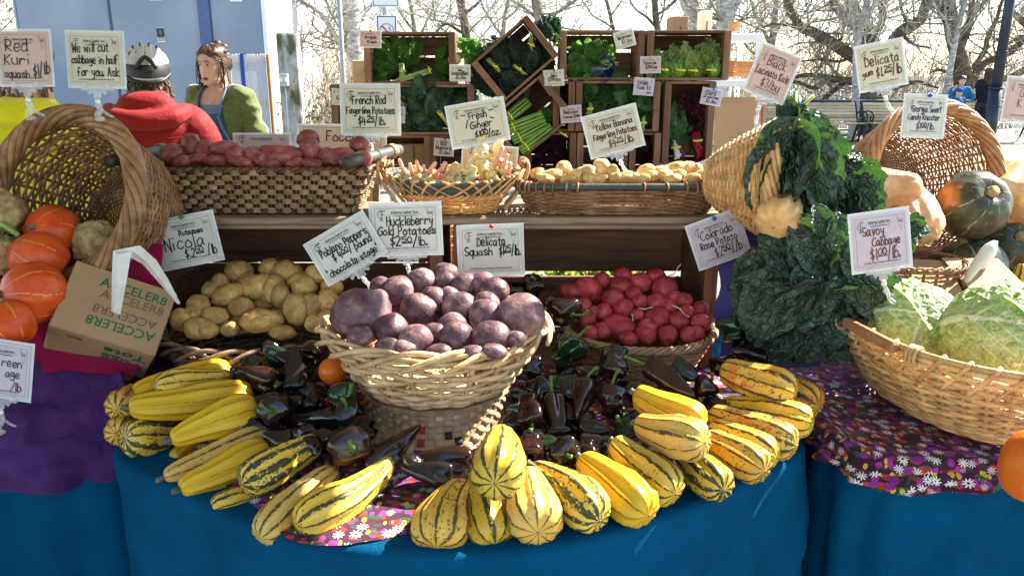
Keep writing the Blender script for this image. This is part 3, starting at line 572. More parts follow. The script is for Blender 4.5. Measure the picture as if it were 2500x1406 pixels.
# leafy yellowish tree at the left edge of the building
o = thing('leafy_tree', 'yellowing leafy tree peeping past the left edge of the blue building', 'tree', (-10.6, 17, 0), G); rng = random.Random(3)
m = MB(); m.tube([(0, 0, 0), (.1, 0, 1.5), (0, .1, 3), (.1, 0, 4.5)], [.2, .16, .12, .06], 8); part('trunk', m, M['bark_grey'], o)
m = MB(); m2 = MB()
for k in range(60): twigs(m2, V((0, 0, rng.uniform(.8, 4))), V((rng.gauss(0, 1), rng.gauss(0, 1), rng.gauss(.3, .5))).normalized(), rng.uniform(.8, 2), .02, 1, rng)
tag(part('twigs', m2, M['twig_tan'], o), kind='stuff')
for k in range(2600):
    p = V((rng.gauss(0, .9), rng.gauss(0, .9), rng.uniform(.5, 4.8))); a = V((rng.gauss(0, 1), rng.gauss(0, 1), rng.gauss(0, 1))).normalized(); c = a.orthogonal().normalized(); s = rng.uniform(.03, .06)
    m.add([p, p+a*s+c*s*.5, p+a*2*s, p+a*s-c*s*.5], [(0, 1, 2, 3)])
tag(part('leaves', m, M['leaf_yellow'], o), kind='stuff')

# thicket of bare brush on the river bank: nobody could count it
def brush(name, x0, x1, Y0, Y1, z0, h, n, mat, seed, lean=.25):
    rng = random.Random(seed); m = MB()
    for k in range(n):
        p = V((rng.uniform(x0, x1), rng.uniform(Y0, Y1), z0)); d = V((rng.gauss(0, lean), rng.gauss(0, lean), 1)).normalized(); L = h*(rng.random()**.6)*rng.uniform(.6, 1.15)
        tw_d = 1; nch = 5; twigs(m, p, d, L, .022, tw_d, rng, .2, nch, .5)
    return tag(part(name, m, mat, None), kind='stuff')
brush('thicket', -5, 16, 26, 33, -1.2, 4.2, 600, M['twig_tan'], 21); brush('thicket', 3, 24, 26, 34, -1.2, 3.8, 640, M['twig'], 22); brush('thicket', -6, 24, 34, 46, -3, 4.8, 560, M['twig_pale'], 23, .2)
brush('undergrowth', -4.2, -1.5, 12.5, 16, 0, 2.0, 260, M['twig_tan'], 24, .4)
rng = random.Random(5); m = MB()
for k in range(1500):
    p = V((rng.uniform(-3.2, -1.2), rng.uniform(10.5, 12.5), rng.uniform(.0, 1.25)*rng.uniform(.6, 1))); a = V((rng.gauss(0, 1), rng.gauss(0, 1), rng.gauss(0, 1))).normalized(); c = a.orthogonal().normalized(); s = rng.uniform(.025, .05)
    m.add([p, p+a*s+c*s*.5, p+a*2*s, p+a*s-c*s*.5], [(0, 1, 2, 3)], None, 1 if rng.random() < .07 else 0)
o = tag(part('bush', m, [M['leaf_bush'], M['leaf_yellow']], None), 'low green bush with a few yellow leaves behind the parked bicycles', 'bush')
m = MB()
for k in range(40): twigs(m, V((rng.uniform(-3, -1.4), rng.uniform(10.7, 12.3), 0)), V((rng.gauss(0, .3), 0, 1)).normalized(), rng.uniform(.6, 1.3), .012, 1, rng)
part('stem', m, M['twig'], o)

# ================================================================= railing, benches, lamp post
o = thing('railing', 'long green grey metal railing running behind the park benches', 'railing', (8, 20, 0))
zr = PY(1990, 247, 20).z
for z in (zr, .45): m = MB(); m.tube([(-12, 0, z), (14, 0, z)], .035 if z == zr else .02, 8); part('rail', m, M['rail_paint'], o)
pm = None
for k in range(10):
    if pm is None: m = MB(); m.box((0, 0, zr/2), (.05, .05, zr), None, .005); pm = m.mesh('rail_post', False)
    link('rail_post', pm, M['rail_paint'], o, Matrix.Translation((-11.5+2.7*k, 0, 0)))
SL = None
def bench(label, px, Y, L=1.75, rz=0.0):
    global SL
    c = PY(px, 340, Y); Mb = Matrix.Translation((c.x, Y, 0)) @ Matrix.Rotation(rz, 4, 'Z'); o = thing('park_bench', label, 'bench', M=Mb, group='park benches by the railing')
    slats = [(0.02-.085*i, .43+.004*i, 0) for i in range(6)]+[(.06+.035*i, .50+.068*i, radians(68)) for i in range(6)]
    for y, z, a in slats:
        m = MB(); m.box((0, 0, 0), (L, .062, .026), None, .006); part('slat', m, M['bench_wood'], o, False, Matrix.Translation((0, y, z)) @ Matrix.Rotation(a, 4, 'X'))
    for s in (-1, 1):
        x = s*(L/2+.025); m = MB(); cv = lambda ps, r: m.tube(catmull([V((x, y, z)) for y, z in ps], 5), r, 6)
        cv([(.30, .90), (.27, .86), (.16, .66), (.05, .46), (-.1, .40), (-.36, .41), (-.44, .38)], .022); cv([(.02, .42), (.10, .25), (.18, .08), (.24, .0)], .024); cv([(-.38, .40), (-.34, .25), (-.40, .08), (-.44, 0)], .024)
        cv([(.14, .64), (-.10, .70), (-.36, .68), (-.46, .60), (-.42, .50), (-.33, .50), (-.31, .57), (-.36, .59)], .02); cv([(-.36, .30), (-.15, .22), (.02, .30), (0, .38), (-.08, .36)], .014); cv([(.12, .22), (-.05, .14), (-.25, .20)], .012)
        part('iron_end', m, M['black_iron'], o)
bench('slatted bench with black scrolled iron ends behind the hanging kale', 1995, 18.5); bench('slatted park bench half hidden behind the yellow delicata sign clip', 2200, 18.6); bench('slatted park bench seen over the rim of the right basket', 2404, 18.6); bench('slatted park bench half hidden behind the white shelving', 1800, 18.4)
p = PY(2436, 192, 16); o = thing('lamp_post', 'dark painted steel lamp post with a jointed collar', 'lamp post', (p.x, 16, 0))
m = MB(); m.tube([(0, 0, 0), (0, 0, 1.25)], [.125, .118], 12); m.tube([(0, 0, 1.25), (0, 0, 4.2)], [.10, .08], 12); part('shaft', m, M['lamp_paint'], o)
for z in (.9, 1.24, 1.92): m = MB(); m.tube([(0, 0, z), (0, 0, z+.035)], .128 if z < 1.5 else .105, 12); part('collar', m, M['lamp_paint'], o)

# ================================================================= white shelving behind the crates
p0, p1 = PY(1752, 250, 5.2), PY(1842, 250, 5.2); xs0, xs1 = p0.x-.35, p1.x
o = thing('shelving_unit', 'white slotted steel shelving unit standing behind the crates', 'shelves', (xs1, 5.2, 0))
for x in (xs0, xs1):
    for y in (0, .42):
        m = MB(); hz_ = PY(1842, 84, 5.2).z; m.box((x-xs1, y, hz_/2), (.036, .003, hz_)); m.box((x-xs1+.017, y+.018, hz_/2), (.003, .033, hz_)); pp = part('upright', m, M['white_metal'], o, False)
        m = MB()
        for k in range(40): m.box((x-xs1-.004, y-.003, .06+k*.04), (.008, .002, .02))
        tag(part('slot', m, M['print_grey'], pp, False), kind='stuff')
for py in (92, 204, 313, 400): z = PY(1810, py, 5.2).z; m = MB(); m.box(((xs0-xs1)/2, .21, z), (xs1-xs0+.03, .46, .042), None, .004); part('shelf', m, M['white_metal'], o, False)
z = PY(1785, 306, 5.2).z; c = PY(1780, 290, 5.35); m = MB()
m.grid(28, 14, lambda u, v: (lambda a, q: V((.19*sin(q)**.45*cos(a), .16*sin(q)**.45*sin(a), .055*(1-cos(q))+.018*nz((cos(a)*2, sin(a)*2, q), 1.5)*sin(q))))(2*pi*u, pi*v))
o = solo('white_sack', m, M['white_paper'], 'plump white sack tied with red string on the white shelf', 'sack', Matrix.Translation((c.x, 5.36, z+.017)))
m = MB(); m.tube(catmull([V((-.13, -.12, .05)), V((-.08, -.16, .09)), V((-.03, -.16, .06)), V((.0, -.15, .03))]), .006, 5); part('string', m, M['sign_red'], o)
c = PY(1800, 180, 5.3); z = PY(1800, 197, 5.2).z; o = thing('orange_crate', 'small orange wooden box on the upper white shelf', 'box', M=Matrix.Translation((c.x, 5.36, z+.02)) @ Matrix.Rotation(.5, 4, 'Z'))
for k in range(3): m = MB(); m.box((0, -.07, .017+.034*k), (.17, .012, .03), None, .002); part('slat', m, M['orange_wood'], o, False)
for s in (-1, 1): m = MB(); m.box((.082*s, 0, .05), (.012, .14, .1), None, .002); part('end_board', m, M['orange_wood'], o, False)
c = PY(1792, 78, 5.3); z = PY(1792, 84, 5.2).z; m = MB(); m.lathe([(0, 0), (.033, 0), (.04, .05), (.042, .055), (.038, .055), (.03, .01), (0, .01)], 14); solo('flower_pot', m, M['handle_wood'], 'reddish clay pot on the top white shelf', 'pot', Matrix.Translation((c.x, 5.3, z+.021)))
c = PY(1795, 390, 5.0); m = MB(); m.box((0, 0, .24), (.28, .02, .48), Matrix.Rotation(-.12, 3, 'X')); m.box((.16, .1, .22), (.02, .2, .44)); solo('cardboard_box', m, M['cardboard'], 'plain cardboard box side standing below the white shelf', 'cardboard', Matrix.Translation((c.x, 5.0, c.z-.1)), None, False)
# ================================================================= added out-of-view shade sail, shaped to keep the sun off the stall's left
o = thing('added_shade_sail', 'added out-of-view triangular shade sail blocking sun above the left of the stall', 'added sun shade', (0, 0, 0))
A, B, C = V((2.4, 1.21, 2.4)), V((-7.0, 9.86, 2.4)), V((-3.2, -3.0, 2.6))
m = MB()
def sail(u, v):
    p = A.lerp(B, u).lerp(C, v); return p+V((0, 0, -.25*v*(1-v)*min(1, v*3)))
m.grid(12, 10, sail); part('sheet', m, M['added_shade_cloth'], o)
for p in (A, B, C): m = MB(); m.tube([(p.x, p.y, 0), (p.x, p.y, p.z+.1)], .035, 8); part('mast', m, M['steel'], o)

# ================================================================= tables and cloths
TZ = .775
def table(label, x0, x1, y0, y1, z):
    o = thing('folding_table', label, 'table', ((x0+x1)/2, (y0+y1)/2, 0)); w, d = x1-x0, y1-y0
    m = MB(); m.box((0, 0, z-.02), (w, d, .03), None, .004); part('tabletop', m, M['grey_wood'], o, False)
    for sx in (-1, 1):
        for sy in (-1, 1): m = MB(); m.tube([(sx*(w/2-.06), sy*(d/2-.06), 0), (sx*(w/2-.06), sy*(d/2-.06), z-.035)], .016, 8); part('leg', m, M['black_iron'], o)
def drape(name, label, mat, edge, back, z, hem, seed, folds=26, amp=.03, group=None, hemfn=None, top_rows=6, rnd=.02, cat='tablecloth', lump=0.0):
    """cloth: back line -> table edge -> rounded fold -> hanging skirt with folds"""
    ed = catmull([V((x, y, 0)) for x, y in edge], 8); n = len(ed)-1
    cen = sum(ed, V())/len(ed); cen.y += .4; nor = []
    for i in range(n+1):
        t = ed[min(i+1, n)]-ed[max(i-1, 0)]; q = V((t.y, -t.x, 0)).normalized(); nor.append(q if q.dot(ed[i]-cen) > 0 else -q)
    sub = 4; N = n*sub; rows = [('t', k/top_rows) for k in range(top_rows)]+[('e', k/5) for k in range(6)]+[('s', k/14) for k in range(1, 15)]
    def at(arr, i):
        a = min(i//sub, n-1); f = i/sub-a; return arr[a].lerp(arr[a+1], f)
    def fn(u, v):
        i = round(u*N); kind, t = rows[round(v*(len(rows)-1))]; p = at(ed, i); q = at(nor, i).normalized(); L = i/N
        if kind == 't':
            inn = p-q*rnd; bk = V((inn.x*.97+cen.x*.03, back, 0)) if back is not None else cen; r = bk.lerp(inn, t)
            return V((r.x, r.y, z+lump*max(0, nz(r*7, 1, seed))+.003*nz(r*14, 1, seed)))
        if kind == 'e':
            a = t*pi/2; r = p+q*(-rnd+rnd*sin(a)); return V((r.x, r.y, z-rnd*(1-cos(a))+lump*.6*max(0, nz(r*7, 1, seed))*(1-t)))
        hm = hemfn(L) if hemfn else hem; zz = z-rnd-(z-rnd-hm)*t
        w = sin(L*folds*2*pi+2.2*nz((L*9, 0, seed), 1))*.6+nz((L*folds*1.3, t*.8, seed), 1)*.9
        r = p+q*(amp*w*t**.8+amp*.5*t+.010*nz((L*34+t*6, t*4-L*9, seed+3), 1)+.007*(1-abs(nz((L*18+t*3.5, t*1.5, seed+5), 1))*4)*min(1, t*6)); return V((r.x, r.y, zz))
    m = MB(); m.grid(N, len(rows)-1, fn); s = 0; W1 = N+1; je = top_rows+3
    for i in range(W1):                                # cloth coordinates in metres: along the edge and away from it
        if i: s += (at(ed, i)-at(ed, i-1)).length
        t = [0.0]
        for j in range(1, len(rows)): t.append(t[-1]+(m.v[j*W1+i]-m.v[(j-1)*W1+i]).length)
        for j in range(len(rows)):
            m.uv[j*W1+i] = (s, t[j]-t[je])
    return solo(name, m, M[mat], label, cat, None, group)
def ez(pts, z): return [(PZ(x, y, z).x, PZ(x, y, z).y) for x, y in pts]
fe = ez([(275, 1088), (405, 1190), (600, 1283), (840, 1340), (1080, 1358), (1300, 1347), (1500, 1303), (1700, 1235), (1850, 1160), (1968, 1078)], TZ)
fe = [(fe[0][0]-.01, 2.7), (fe[0][0]-.01, 2.1)]+fe+[(fe[-1][0]+.005, 2.1), (fe[-1][0]+.005, 2.7)]
table('folding table hidden under the round fronted teal cloth', -.86, .60, 1.72, 2.6, TZ-.006)
drape('tablecloth', 'teal blue cloth with a curved front, under the pile of striped squash', 'teal_cloth', fe, 2.72, TZ, .03, 1, 11, .06)
# left table: teal skirt, purple throw, magenta cloth on a riser
LZ = .80
le = [(-.925, 2.7), (-.935, 2.2), (-.945, 1.93), (-1.0, 1.80), (-1.25, 1.74), (-1.7, 1.72), (-2.3, 1.74), (-2.36, 2.2), (-2.36, 2.7)]
table('folding table hidden under the purple and teal cloths at left', -2.25, -1.0, 1.85, 2.6, LZ-.02)
drape('tablecloth', 'teal blue cloth hanging below the purple throw on the left table', 'teal_cloth', le, 2.72, LZ-.006, .03, 4, 9, .04)
le2 = [(x+(.012 if x > -1.3 else 0), y-.014) for x, y in le]
drape('purple_throw', 'crinkled purple cloth draped over the front of the left table', 'purple_cloth', le2, 2.6, LZ+.004, .5, 6, 7, .035, None, lambda L: .665-.07*L+.02*sin(L*11), lump=.02, cat='cloth')
# right table: teal skirt and floral cloth
RZ = .80
re_ = [(.745, 2.8), (.735, 2.2), (.725, 1.75), (.76, 1.58), (.95, 1.53), (1.3, 1.52), (2.3, 1.55), (2.4, 2.2), (2.4, 2.8)]
table('folding table hidden under the floral cloth on the right', .85, 2.3, 1.65, 2.7, RZ-.02)
drape('tablecloth', 'teal blue cloth hanging below the floral cloth on the right table', 'teal_cloth', re_, 2.82, RZ-.006, .03, 8, 12, .04)
re2 = [(x-.014, y-(.014 if y < 1.7 else 0)) for x, y in re_]
drape('floral_cloth', 'dark floral cloth with white daisies over the right table edge', 'floral_cloth', re2, 2.7, RZ+.004, .7, 9, 14, .022, None, lambda L: .742+.012*sin(L*25), lump=.025, cat='cloth')
# floral runner on the centre table
m = MB(); fr = ez([(420, 900), (400, 1000), (480, 1130), (620, 1230), (700, 1308), (790, 1326), (900, 1318), (1010, 1296), (1200, 1285), (1450, 1230), (1660, 1140), (1850, 1050), (1880, 930), (1800, 880)], TZ+.006)
ctr = PZ(1100, 900, TZ+.006); fc = catmull([V((x, y, 0)) for x, y in fr], 6)
m.grid(len(fc)-1, 14, lambda u, v: (lambda p: V((ctr.x+(p.x-ctr.x)*v, ctr.y+(p.y-ctr.y)*v, TZ+.008+.006*max(0, nz((p.x*20*v, p.y*20*v, 3), 1))-(.006 if v > .95 else 0))))(fc[round(u*(len(fc)-1))]))
m.uv = [(p.x, p.y) for p in m.v]; solo('floral_runner', m, M['floral_cloth'], 'floral cloth peeping out between the squash at the table edge', 'cloth')
# risers that lift the back of the side tables
def riser(label, x0, x1, y0, y1, z0, z1, mat):
    o = thing('wooden_riser', label, 'riser', ((x0+x1)/2, (y0+y1)/2, z0)); w, d, h = x1-x0, y1-y0, z1-z0
    m = MB(); m.box((0, 0, h-.012), (w, d, .022), None, .003); part('top_board', m, mat, o, False)
    for s in (-1, 1): m = MB(); m.box((s*(w/2-.012), 0, (h-.024)/2), (.022, d, h-.024), None, .003); part('end_board', m, mat, o, False)
    m = MB(); m.box((0, -d/2+.012, (h-.024)/2), (w-.05, .02, h-.026), None, .003); part('front_board', m, mat, o, False); return o
riser('low box lifting the tilted basket on the left table', -1.75, -.98, 1.92, 2.5, LZ+.026, 1.0, M['crate_wood'])
riser('low box lifting the tilted basket on the right table', .92, 2.0, 2.32, 2.76, RZ+.03, .925, M['crate_wood'])
def sheet(name, label, mat, pts, seed, amp=.012, cat='cloth', nu=20, nv=20):
    a, b_, c, d = pts; m = MB()
    m.grid(nu, nv, lambda u, v: (lambda p: p+V((nz(p*11, 1, seed), nz(p*9, 1, seed+1), nz(p*10, 1, seed+2)))*amp+V((0, -.8, .5))*(amp*1.1*max(0, 1-abs(nz((p.x*5+p.z*2, p.z*6-p.x*3, seed), 1))*5)))(a.lerp(b_, u).lerp(d.lerp(c, u), v)))
    return solo(name, m, M[mat], label, cat)
sheet('magenta_cloth', 'magenta red cloth under the orange squash and cardboard tote', 'magenta_cloth', [PY(-60, 560, 1.93), PY(405, 600, 2.02), PY(330, 920, 1.83), PY(-60, 900, 1.76)], 3)
sheet('purple_cloth', 'purple cloth bunched up below the cardboard tote', 'purple_cloth', [PY(-140, 856, 1.76), PY(345, 935, 1.83), PY(300, 1075, 1.72), PY(-140, 1070, 1.66)], 8, .045, 'cloth', 50, 36)
sheet('violet_cloth', 'blue violet cloth hanging behind the dark kale bunch', 'violet_cloth', [PY(1745, 560, 2.2), PY(2000, 560, 2.2), PY(2000, 900, 2.0), PY(1762, 900, 2.0)], 5, .02)

# ================================================================= wooden crates
PLK = {}
def plank(o, c, L, Wd, T, axis, mat, name='slat', ch=.003, rot=None):
    """board with its grain along its own x; axis gives the direction of that x"""
    k = (round(L, 3), round(Wd, 3), round(T, 3))
    if k not in PLK: m = MB(); m.box((0, 0, 0), k, None, min(ch, T*.3)); PLK[k] = m.mesh(name, False)
    Mx = {'x': Matrix.Identity(4), 'z': Matrix.Rotation(-pi/2, 4, 'Y'), 'y': Matrix.Rotation(pi/2, 4, 'Z'), 'xv': Matrix.Rotation(pi/2, 4, 'X'), 'yv': Matrix.Rotation(pi/2, 4, 'Z') @ Matrix.Rotation(pi/2, 4, 'X')}[axis]
    MM = Matrix.Translation(c) @ (rot or Matrix.Identity(4)) @ Mx
    me = PLK[k]
    if me.materials and me.materials[0] != mat: me = me.copy(); me.materials.clear(); PLK[k] = me
    return link(name, me, mat, o, MM)
def crate(label, w, h, d, Mx, mat=None, et=.026, slots=2, gap=.012, group='wooden crates stacked as display shelves', back=True, gapz=.55, topmat=None):
    """open face towards -y; origin at the middle of the front bottom edge"""
    mat = mat or M['crate_wood']; o = thing('wooden_crate', label, 'crate', M=Mx, group=group)
    for s in (-1, 1): plank(o, V((s*(w/2-et/2), d/2, h/2)), d, h, et, 'yv', mat, 'end_board')
    for s in (-1, 1): plank(o, V((s*(w/2-et/2-.001), -.004, h/2)), h-.004, .012, et+.006, 'z', mat, 'cleat', .002)
    t = .013; wi = w-2*et-.002; dd = (d-gap)/slots
    for z in (t/2, h-t/2):
        for k in range(slots): plank(o, V((0, dd*(k+.5)+gap*k, z)), wi, dd-.001, t, 'x', topmat or mat, 'slat')
    if back:
        hz = h-2*t-.002; z1 = hz*gapz
        plank(o, V((0, d-t/2, t+z1/2)), wi, z1-gap/2, t, 'xv', mat, 'back_slat'); plank(o, V((0, d-t/2, t+z1+(hz-z1)/2+gap/4)), wi, hz-z1-gap/2, t, 'xv', mat, 'back_slat')
    return o
CY = 4.0
def crate_px(label, x0, y0, x1, y1, d=.27, **k):
    a, b_ = PY(x0, y1, CY), PY(x1, y0, CY); return crate(label, b_.x-a.x, b_.z-a.z, d, Matrix.Translation(((a.x+b_.x)/2, CY, a.z)), **k)
K1 = crate_px('upper left wooden crate holding bunches of arugula', 893, 78, 1110, 206)
K2 = crate_px('wide wooden crate of grey green kale under the arugula crate', 814, 207, 1156, 330)
K3 = crate_px('wooden crate with a brown carton behind the red mustard sign', 846, 331, 1050, 424); K3b = crate_px('empty dark crate under the kale crate, right of the carton', 1052, 331, 1228, 424)
K6 = crate_px('wooden crate of watercress with a broken back and blue enamel bowl', 1367, 74, 1574, 196, gapz=.62, gap=.02)
K7 = crate_px('upper right wooden crate holding escarole heads', 1577, 74, 1785, 197, d=.30, gapz=.6)
K8 = crate_px('wooden crate packed with curly green kale', 1405, 198, 1612, 322)
K9 = crate_px('upright dark crate holding red and white chard', 1615, 199, 1748, 402, slots=2)
K10 = crate_px('dark lower crate holding radicchio heads beneath the celery crate', 1282, 324, 1406, 424, gapz=.3); K11 = crate_px('lower crate behind the yellow banana sign', 1408, 324, 1533, 424); K12 = crate_px('lower crate of dark purple heads next to the chard crate', 1535, 324, 1613, 424)
K13 = crate_px('narrow crate of reddish radicchio wedged behind the celery sign', 1350, 199, 1403, 322)
def crate_rot(label, cx, cy, wpx, hpx, ang, d, Y, **k):
    c = PY(cx, cy, Y); s = mpp(c); w, h = wpx*s, hpx*s
    return crate(label, w, h, d, Matrix.Translation((c.x, Y, c.z)) @ Matrix.Rotation(-radians(ang), 4, 'Y') @ Matrix.Translation((0, 0, -h/2)), **k)
K4 = crate_rot('tilted crate of black lacinato kale resting on the celery crate', 1257, 146, 176, 122, 40, .27, 3.97, gapz=.72)
K5 = crate_rot('tilted crate of celery bunches standing on its corner', 1293, 290, 178, 128, 40, .30, 3.965, gapz=.4)
# trestle that carries the crate stack
zc = PY(1250, 424, CY).z
o = thing('display_table', 'long table under the stacked crates, hidden by the front baskets', 'table', (.25, 4.14, 0))
m = MB(); m.box((0, 0, zc-.022), (2.2, .5, .04), None, .005); part('tabletop', m, M['grey_wood'], o, False)
for sx in (-1, 1):
    for sy in (-1, 1): m = MB(); m.box((sx*1.0, sy*.2, (zc-.042)/2), (.05, .05, zc-.044), None, .004); part('leg', m, M['grey_wood'], o, False)
# boards and cartons beside / behind the stack
p = PY(881, 208, 4.33); q = PY(881, 147, 4.33); m = MB(); hh = q.z-.75; m.box((0, 0, hh/2), (.078, .05, hh), None, .006); solo('wooden_post_board', m, M['bench_wood'], 'weathered yellow board standing upright left of the arugula crate', 'board', Matrix.Translation((p.x, 4.33, .75)), None, False)
def carton(label, x0, y0, x1, y1, Y, d, mat, base, name='carton'):
    a, b_ = PY(x0, y1, Y), PY(x1, y0, Y); z0 = base if base is not None else a.z; m = MB(); m.box((0, d/2, (b_.z-z0)/2), (b_.x-a.x, d, b_.z-z0), None, .004); o = solo(name, m, mat, label, 'carton', Matrix.Translation(((a.x+b_.x)/2, Y, z0)), None, False)
    t = MB(); t.box((0, -.002, (b_.z-z0)*.5), (.006, .003, (b_.z-z0)*.9)); part('flap_seam', t, M['crate_wood'], o, False); return o
carton('brown carton top standing behind the watercress and escarole crates', 1642, 40, 1682, 90, 4.5, .2, M['cardboard'], .8); carton('tall cream coloured carton rising behind the escarole crate', 1712, 26, 1740, 90, 4.55, .12, M['card_cream'], .8)
K3z = PY(1000, 420, CY).z
c = carton('brown carton with faint green print inside the lower left crate', 975, 352, 1046, 416, 4.08, .14, M['cardboard'], K3z+.005)
kc = carton('brown cardboard box in the back of the chard crate', 1660, 238, 1718, 300, 4.17, .07, M['cardboard'], PY(1680, 398, CY).z+.016)

# front crates on the centre table
FY = 2.15; gw = M['grey_wood']; a, b_ = PY(382, 868, FY), PY(1078, 549, FY); zsh = b_.z
F1 = crate('left long crate under the rope handled basket, gold potatoes in front', b_.x-a.x, zsh-TZ-.004, .33, Matrix.Translation(((a.x+b_.x)/2, FY, TZ+.004)), M['crate_wood'], .03, 2, .006, 'long crates forming the shelf', True, .56, gw)
a, b_ = PY(1114, 868, FY), PY(1758, 549, FY)
F2 = crate('right long crate behind the red potatoes, with a slot at the back', b_.x-a.x, zsh-TZ-.004, .33, Matrix.Translation(((a.x+b_.x)/2, FY, TZ+.004)), M['crate_wood'], .03, 2, .022, 'long crates forming the shelf', True, .46, gw)
b_ = PY(1250, 526, FY); xl, xr = PY(372, 530, FY).x, PY(1792, 530, FY).x
def shelfboard(label, y, w): m = MB(); m.box((0, 0, 0), (xr-xl, w, .02), None, .004); solo('shelf_board', m, gw, label, 'board', Matrix.Translation(((xl+xr)/2, y, zsh+.0105)), 'boards across the long crates', False)
shelfboard('front weathered board of the shelf under the baskets', FY+.055, .12); shelfboard('back weathered board of the shelf under the baskets', FY+.20, .15)
SZ = zsh+.021

# ================================================================= baskets
def spow(x, e): return math.copysign(abs(x)**e, x)
def basket(o, rx, ry, prof, n, rows, wr, mw, ms=None, sr=None, e=2.0, amp=None, jit=.25, single=False, v0=.02, v1=.97, flat=1.0, stakes=True, skip=None, seed=0, base=True, seg=4):
    """woven wall: stakes up the wall, weavers alternating in front of and behind them. prof = [(scale, z)]"""
    amp = amp or wr*.95; sr = sr or wr*1.05; ms = ms or mw; ex = 2.0/e; n += n % 2; rng = random.Random(seed)
    def sf(th, v, off=0.0):
        x = v*(len(prof)-1); i = min(int(x), len(prof)-2); f = x-i
        s_ = prof[i][0]*(1-f)+prof[i+1][0]*f; z = prof[i][1]*(1-f)+prof[i+1][1]*f
        c, s = spow(cos(th), ex), spow(sin(th), ex); q = V((c/rx, s/ry, 0)); q.normalize()
        return V((rx*s_*c, ry*s_*s, z))+q*off
    J = MB()
    for k in range(rows):
        v = v0+(v1-v0)*k/max(1, rows-1); N = n*seg; pts = []; ph = rng.uniform(-.2, .2)
        for i in range(N):
            th = 2*pi*i/N; w = cos(pi*(i/seg)+pi*k); vv = v+jit*(v1-v0)/rows*nz((cos(th)*2.2, sin(th)*2.2, k*1.7+seed), 1)
            pts.append(sf(th, min(1, max(0, vv)), amp*w))
        mb = J if single else MB(); mb.tube(pts, wr*rng.uniform(.85, 1.12), 5, closed=True, flat=flat, ref=None)
        if not single: part('weaver', mb, mw, o)
    if single and rows: tag(part('weave', J, mw, o), kind='stuff')
    if stakes:
        J = MB()
        for i in range(n):
            th = 2*pi*i/n; mb = J if single else MB(); mb.tube([sf(th, v/6) for v in range(7)], sr, 5)
            if not single: part('stake', mb, ms, o)
        if single: tag(part('stakes', J, ms, o), kind='stuff')
    if base:
        z = prof[0][1]; s0 = prof[0][0]; J = MB()
        for k in range(int(min(rx, ry)*s0/(wr*1.9))):
            r = 1-k*wr*1.9/(min(rx, ry)*s0)
            J.tube([sf(2*pi*i/(n*2), 0)*r+V((0, 0, z*(1-r)+.4*wr*cos(pi*i+pi*k))) for i in range(n*2)], wr, 4, closed=True)
        tag(part('woven_base', J, mw, o), kind='stuff')
    return sf
def rope_rim(o, sf, r, strands, turns, mat, v=1.0, dz=0.0, name='rim_strand', n=96, sr=None, off=0.0):
    sr = sr or r*.55
    for k in range(strands):
        pts = []
        for i in range(n):
            th = 2*pi*i/n; a = turns*th+2*pi*k/strands; p = sf(th, v, off+r*cos(a)); pts.append(p+V((0, 0, dz+r*sin(a))))
        mb = MB(); mb.tube(pts, sr, 6, closed=True); part(name, mb, mat, o)
def plait_rim(o, sf, n, span, r, mat, v=1.0, up=.03, out=.02, name='rim_strand', sr=.006, seed=0, dip=.018):
    """open border: each rod rises outside, crosses over the top and dives back in a few stakes further on"""
    rng = random.Random(seed)
    for k in range(n):
        t0 = 2*pi*k/n; pts = []
        for i in range(13):
            f = i/12; th = t0+span*f+rng.uniform(-.004, .004); w = sin(pi*f)
            pts.append(sf(th, v, out*cos(pi*1.15*f)+rng.uniform(-.001, .001))+V((0, 0, -dip+up*w-(dip*.6)*(f > .9))))
        mb = MB(); mb.tube(pts, [sr*.75]+[sr]*11+[sr*.6], 6); part(name, mb, mat, o)

# main pale basket on an upturned splint basket
pc = PY(1070, 1060, 1.80)
o = thing('splint_basket', 'upturned splint basket with red and black bands carrying the purple potatoes', 'basket', (pc.x, 1.80, TZ+.004))
hB = .088
def splint_sf(th, v, off=0): r = (.205-.03*v-.014*sin(pi*v)+off); return V((r*cos(th), r*sin(th)*.95, hB*v))
for k in range(7):
    for i in range(56):
        if (i+k) % 2: continue
        mt = M['splint']
        if k in (1, 2) and ((i+k)//2) % 5 in (1, 3): mt = M['splint_red'] if ((i+k)//2) % 5 == 1 else M['splint_black']
        if k == 3 and (i//2) % 6 == 2: mt = M['splint_red']
        t0, t1 = 2*pi*(i-.40)/56, 2*pi*(i+.40)/56; v0, v1 = max(0, (k-.12)/7), min(1, (k+1.12)/7); m = MB(); rows_ = []
        for a in range(5):
            f = a/4; b2 = .0055*sin(pi*f)-.001; rows_ += [splint_sf(t0, v0+(v1-v0)*f, b2-.002), splint_sf(t0*.7+t1*.3, v0+(v1-v0)*f, b2), splint_sf(t0*.3+t1*.7, v0+(v1-v0)*f, b2), splint_sf(t1, v0+(v1-v0)*f, b2-.002)]
        m.add(rows_, [(4*a+c, 4*a+c+1, 4*a+c+5, 4*a+c+4) for a in range(4) for c in range(3)]); part('splint', m, mt, o)
m = MB(); m.grid(60, 6, lambda u, v: splint_sf(2*pi*u, v, -.004)); part('inner_weave', m, M['splint'], o)
m = MB(); m.lathe([(0, hB), (.16, hB), (.175, hB-.003)], 40); part('base_disc', m, M['splint'], o)
main_c = V((pc.x, 1.80, TZ+.004+hB+.004))
o = thing('wicker_basket', 'large pale wicker basket with open plaited rim, full of purple potatoes', 'basket', main_c)
prof = [(.62, .006), (.71, .025), (.82, .065), (.92, .118)]
sf = basket(o, .258, .25, prof, 22, 10, .0062, M['wicker_pale'], sr=.006, jit=.5, amp=.008, seed=2)
def sf_main(th, v, off=0): return sf(th, 1, off+.022)+V((0, 0, .028))
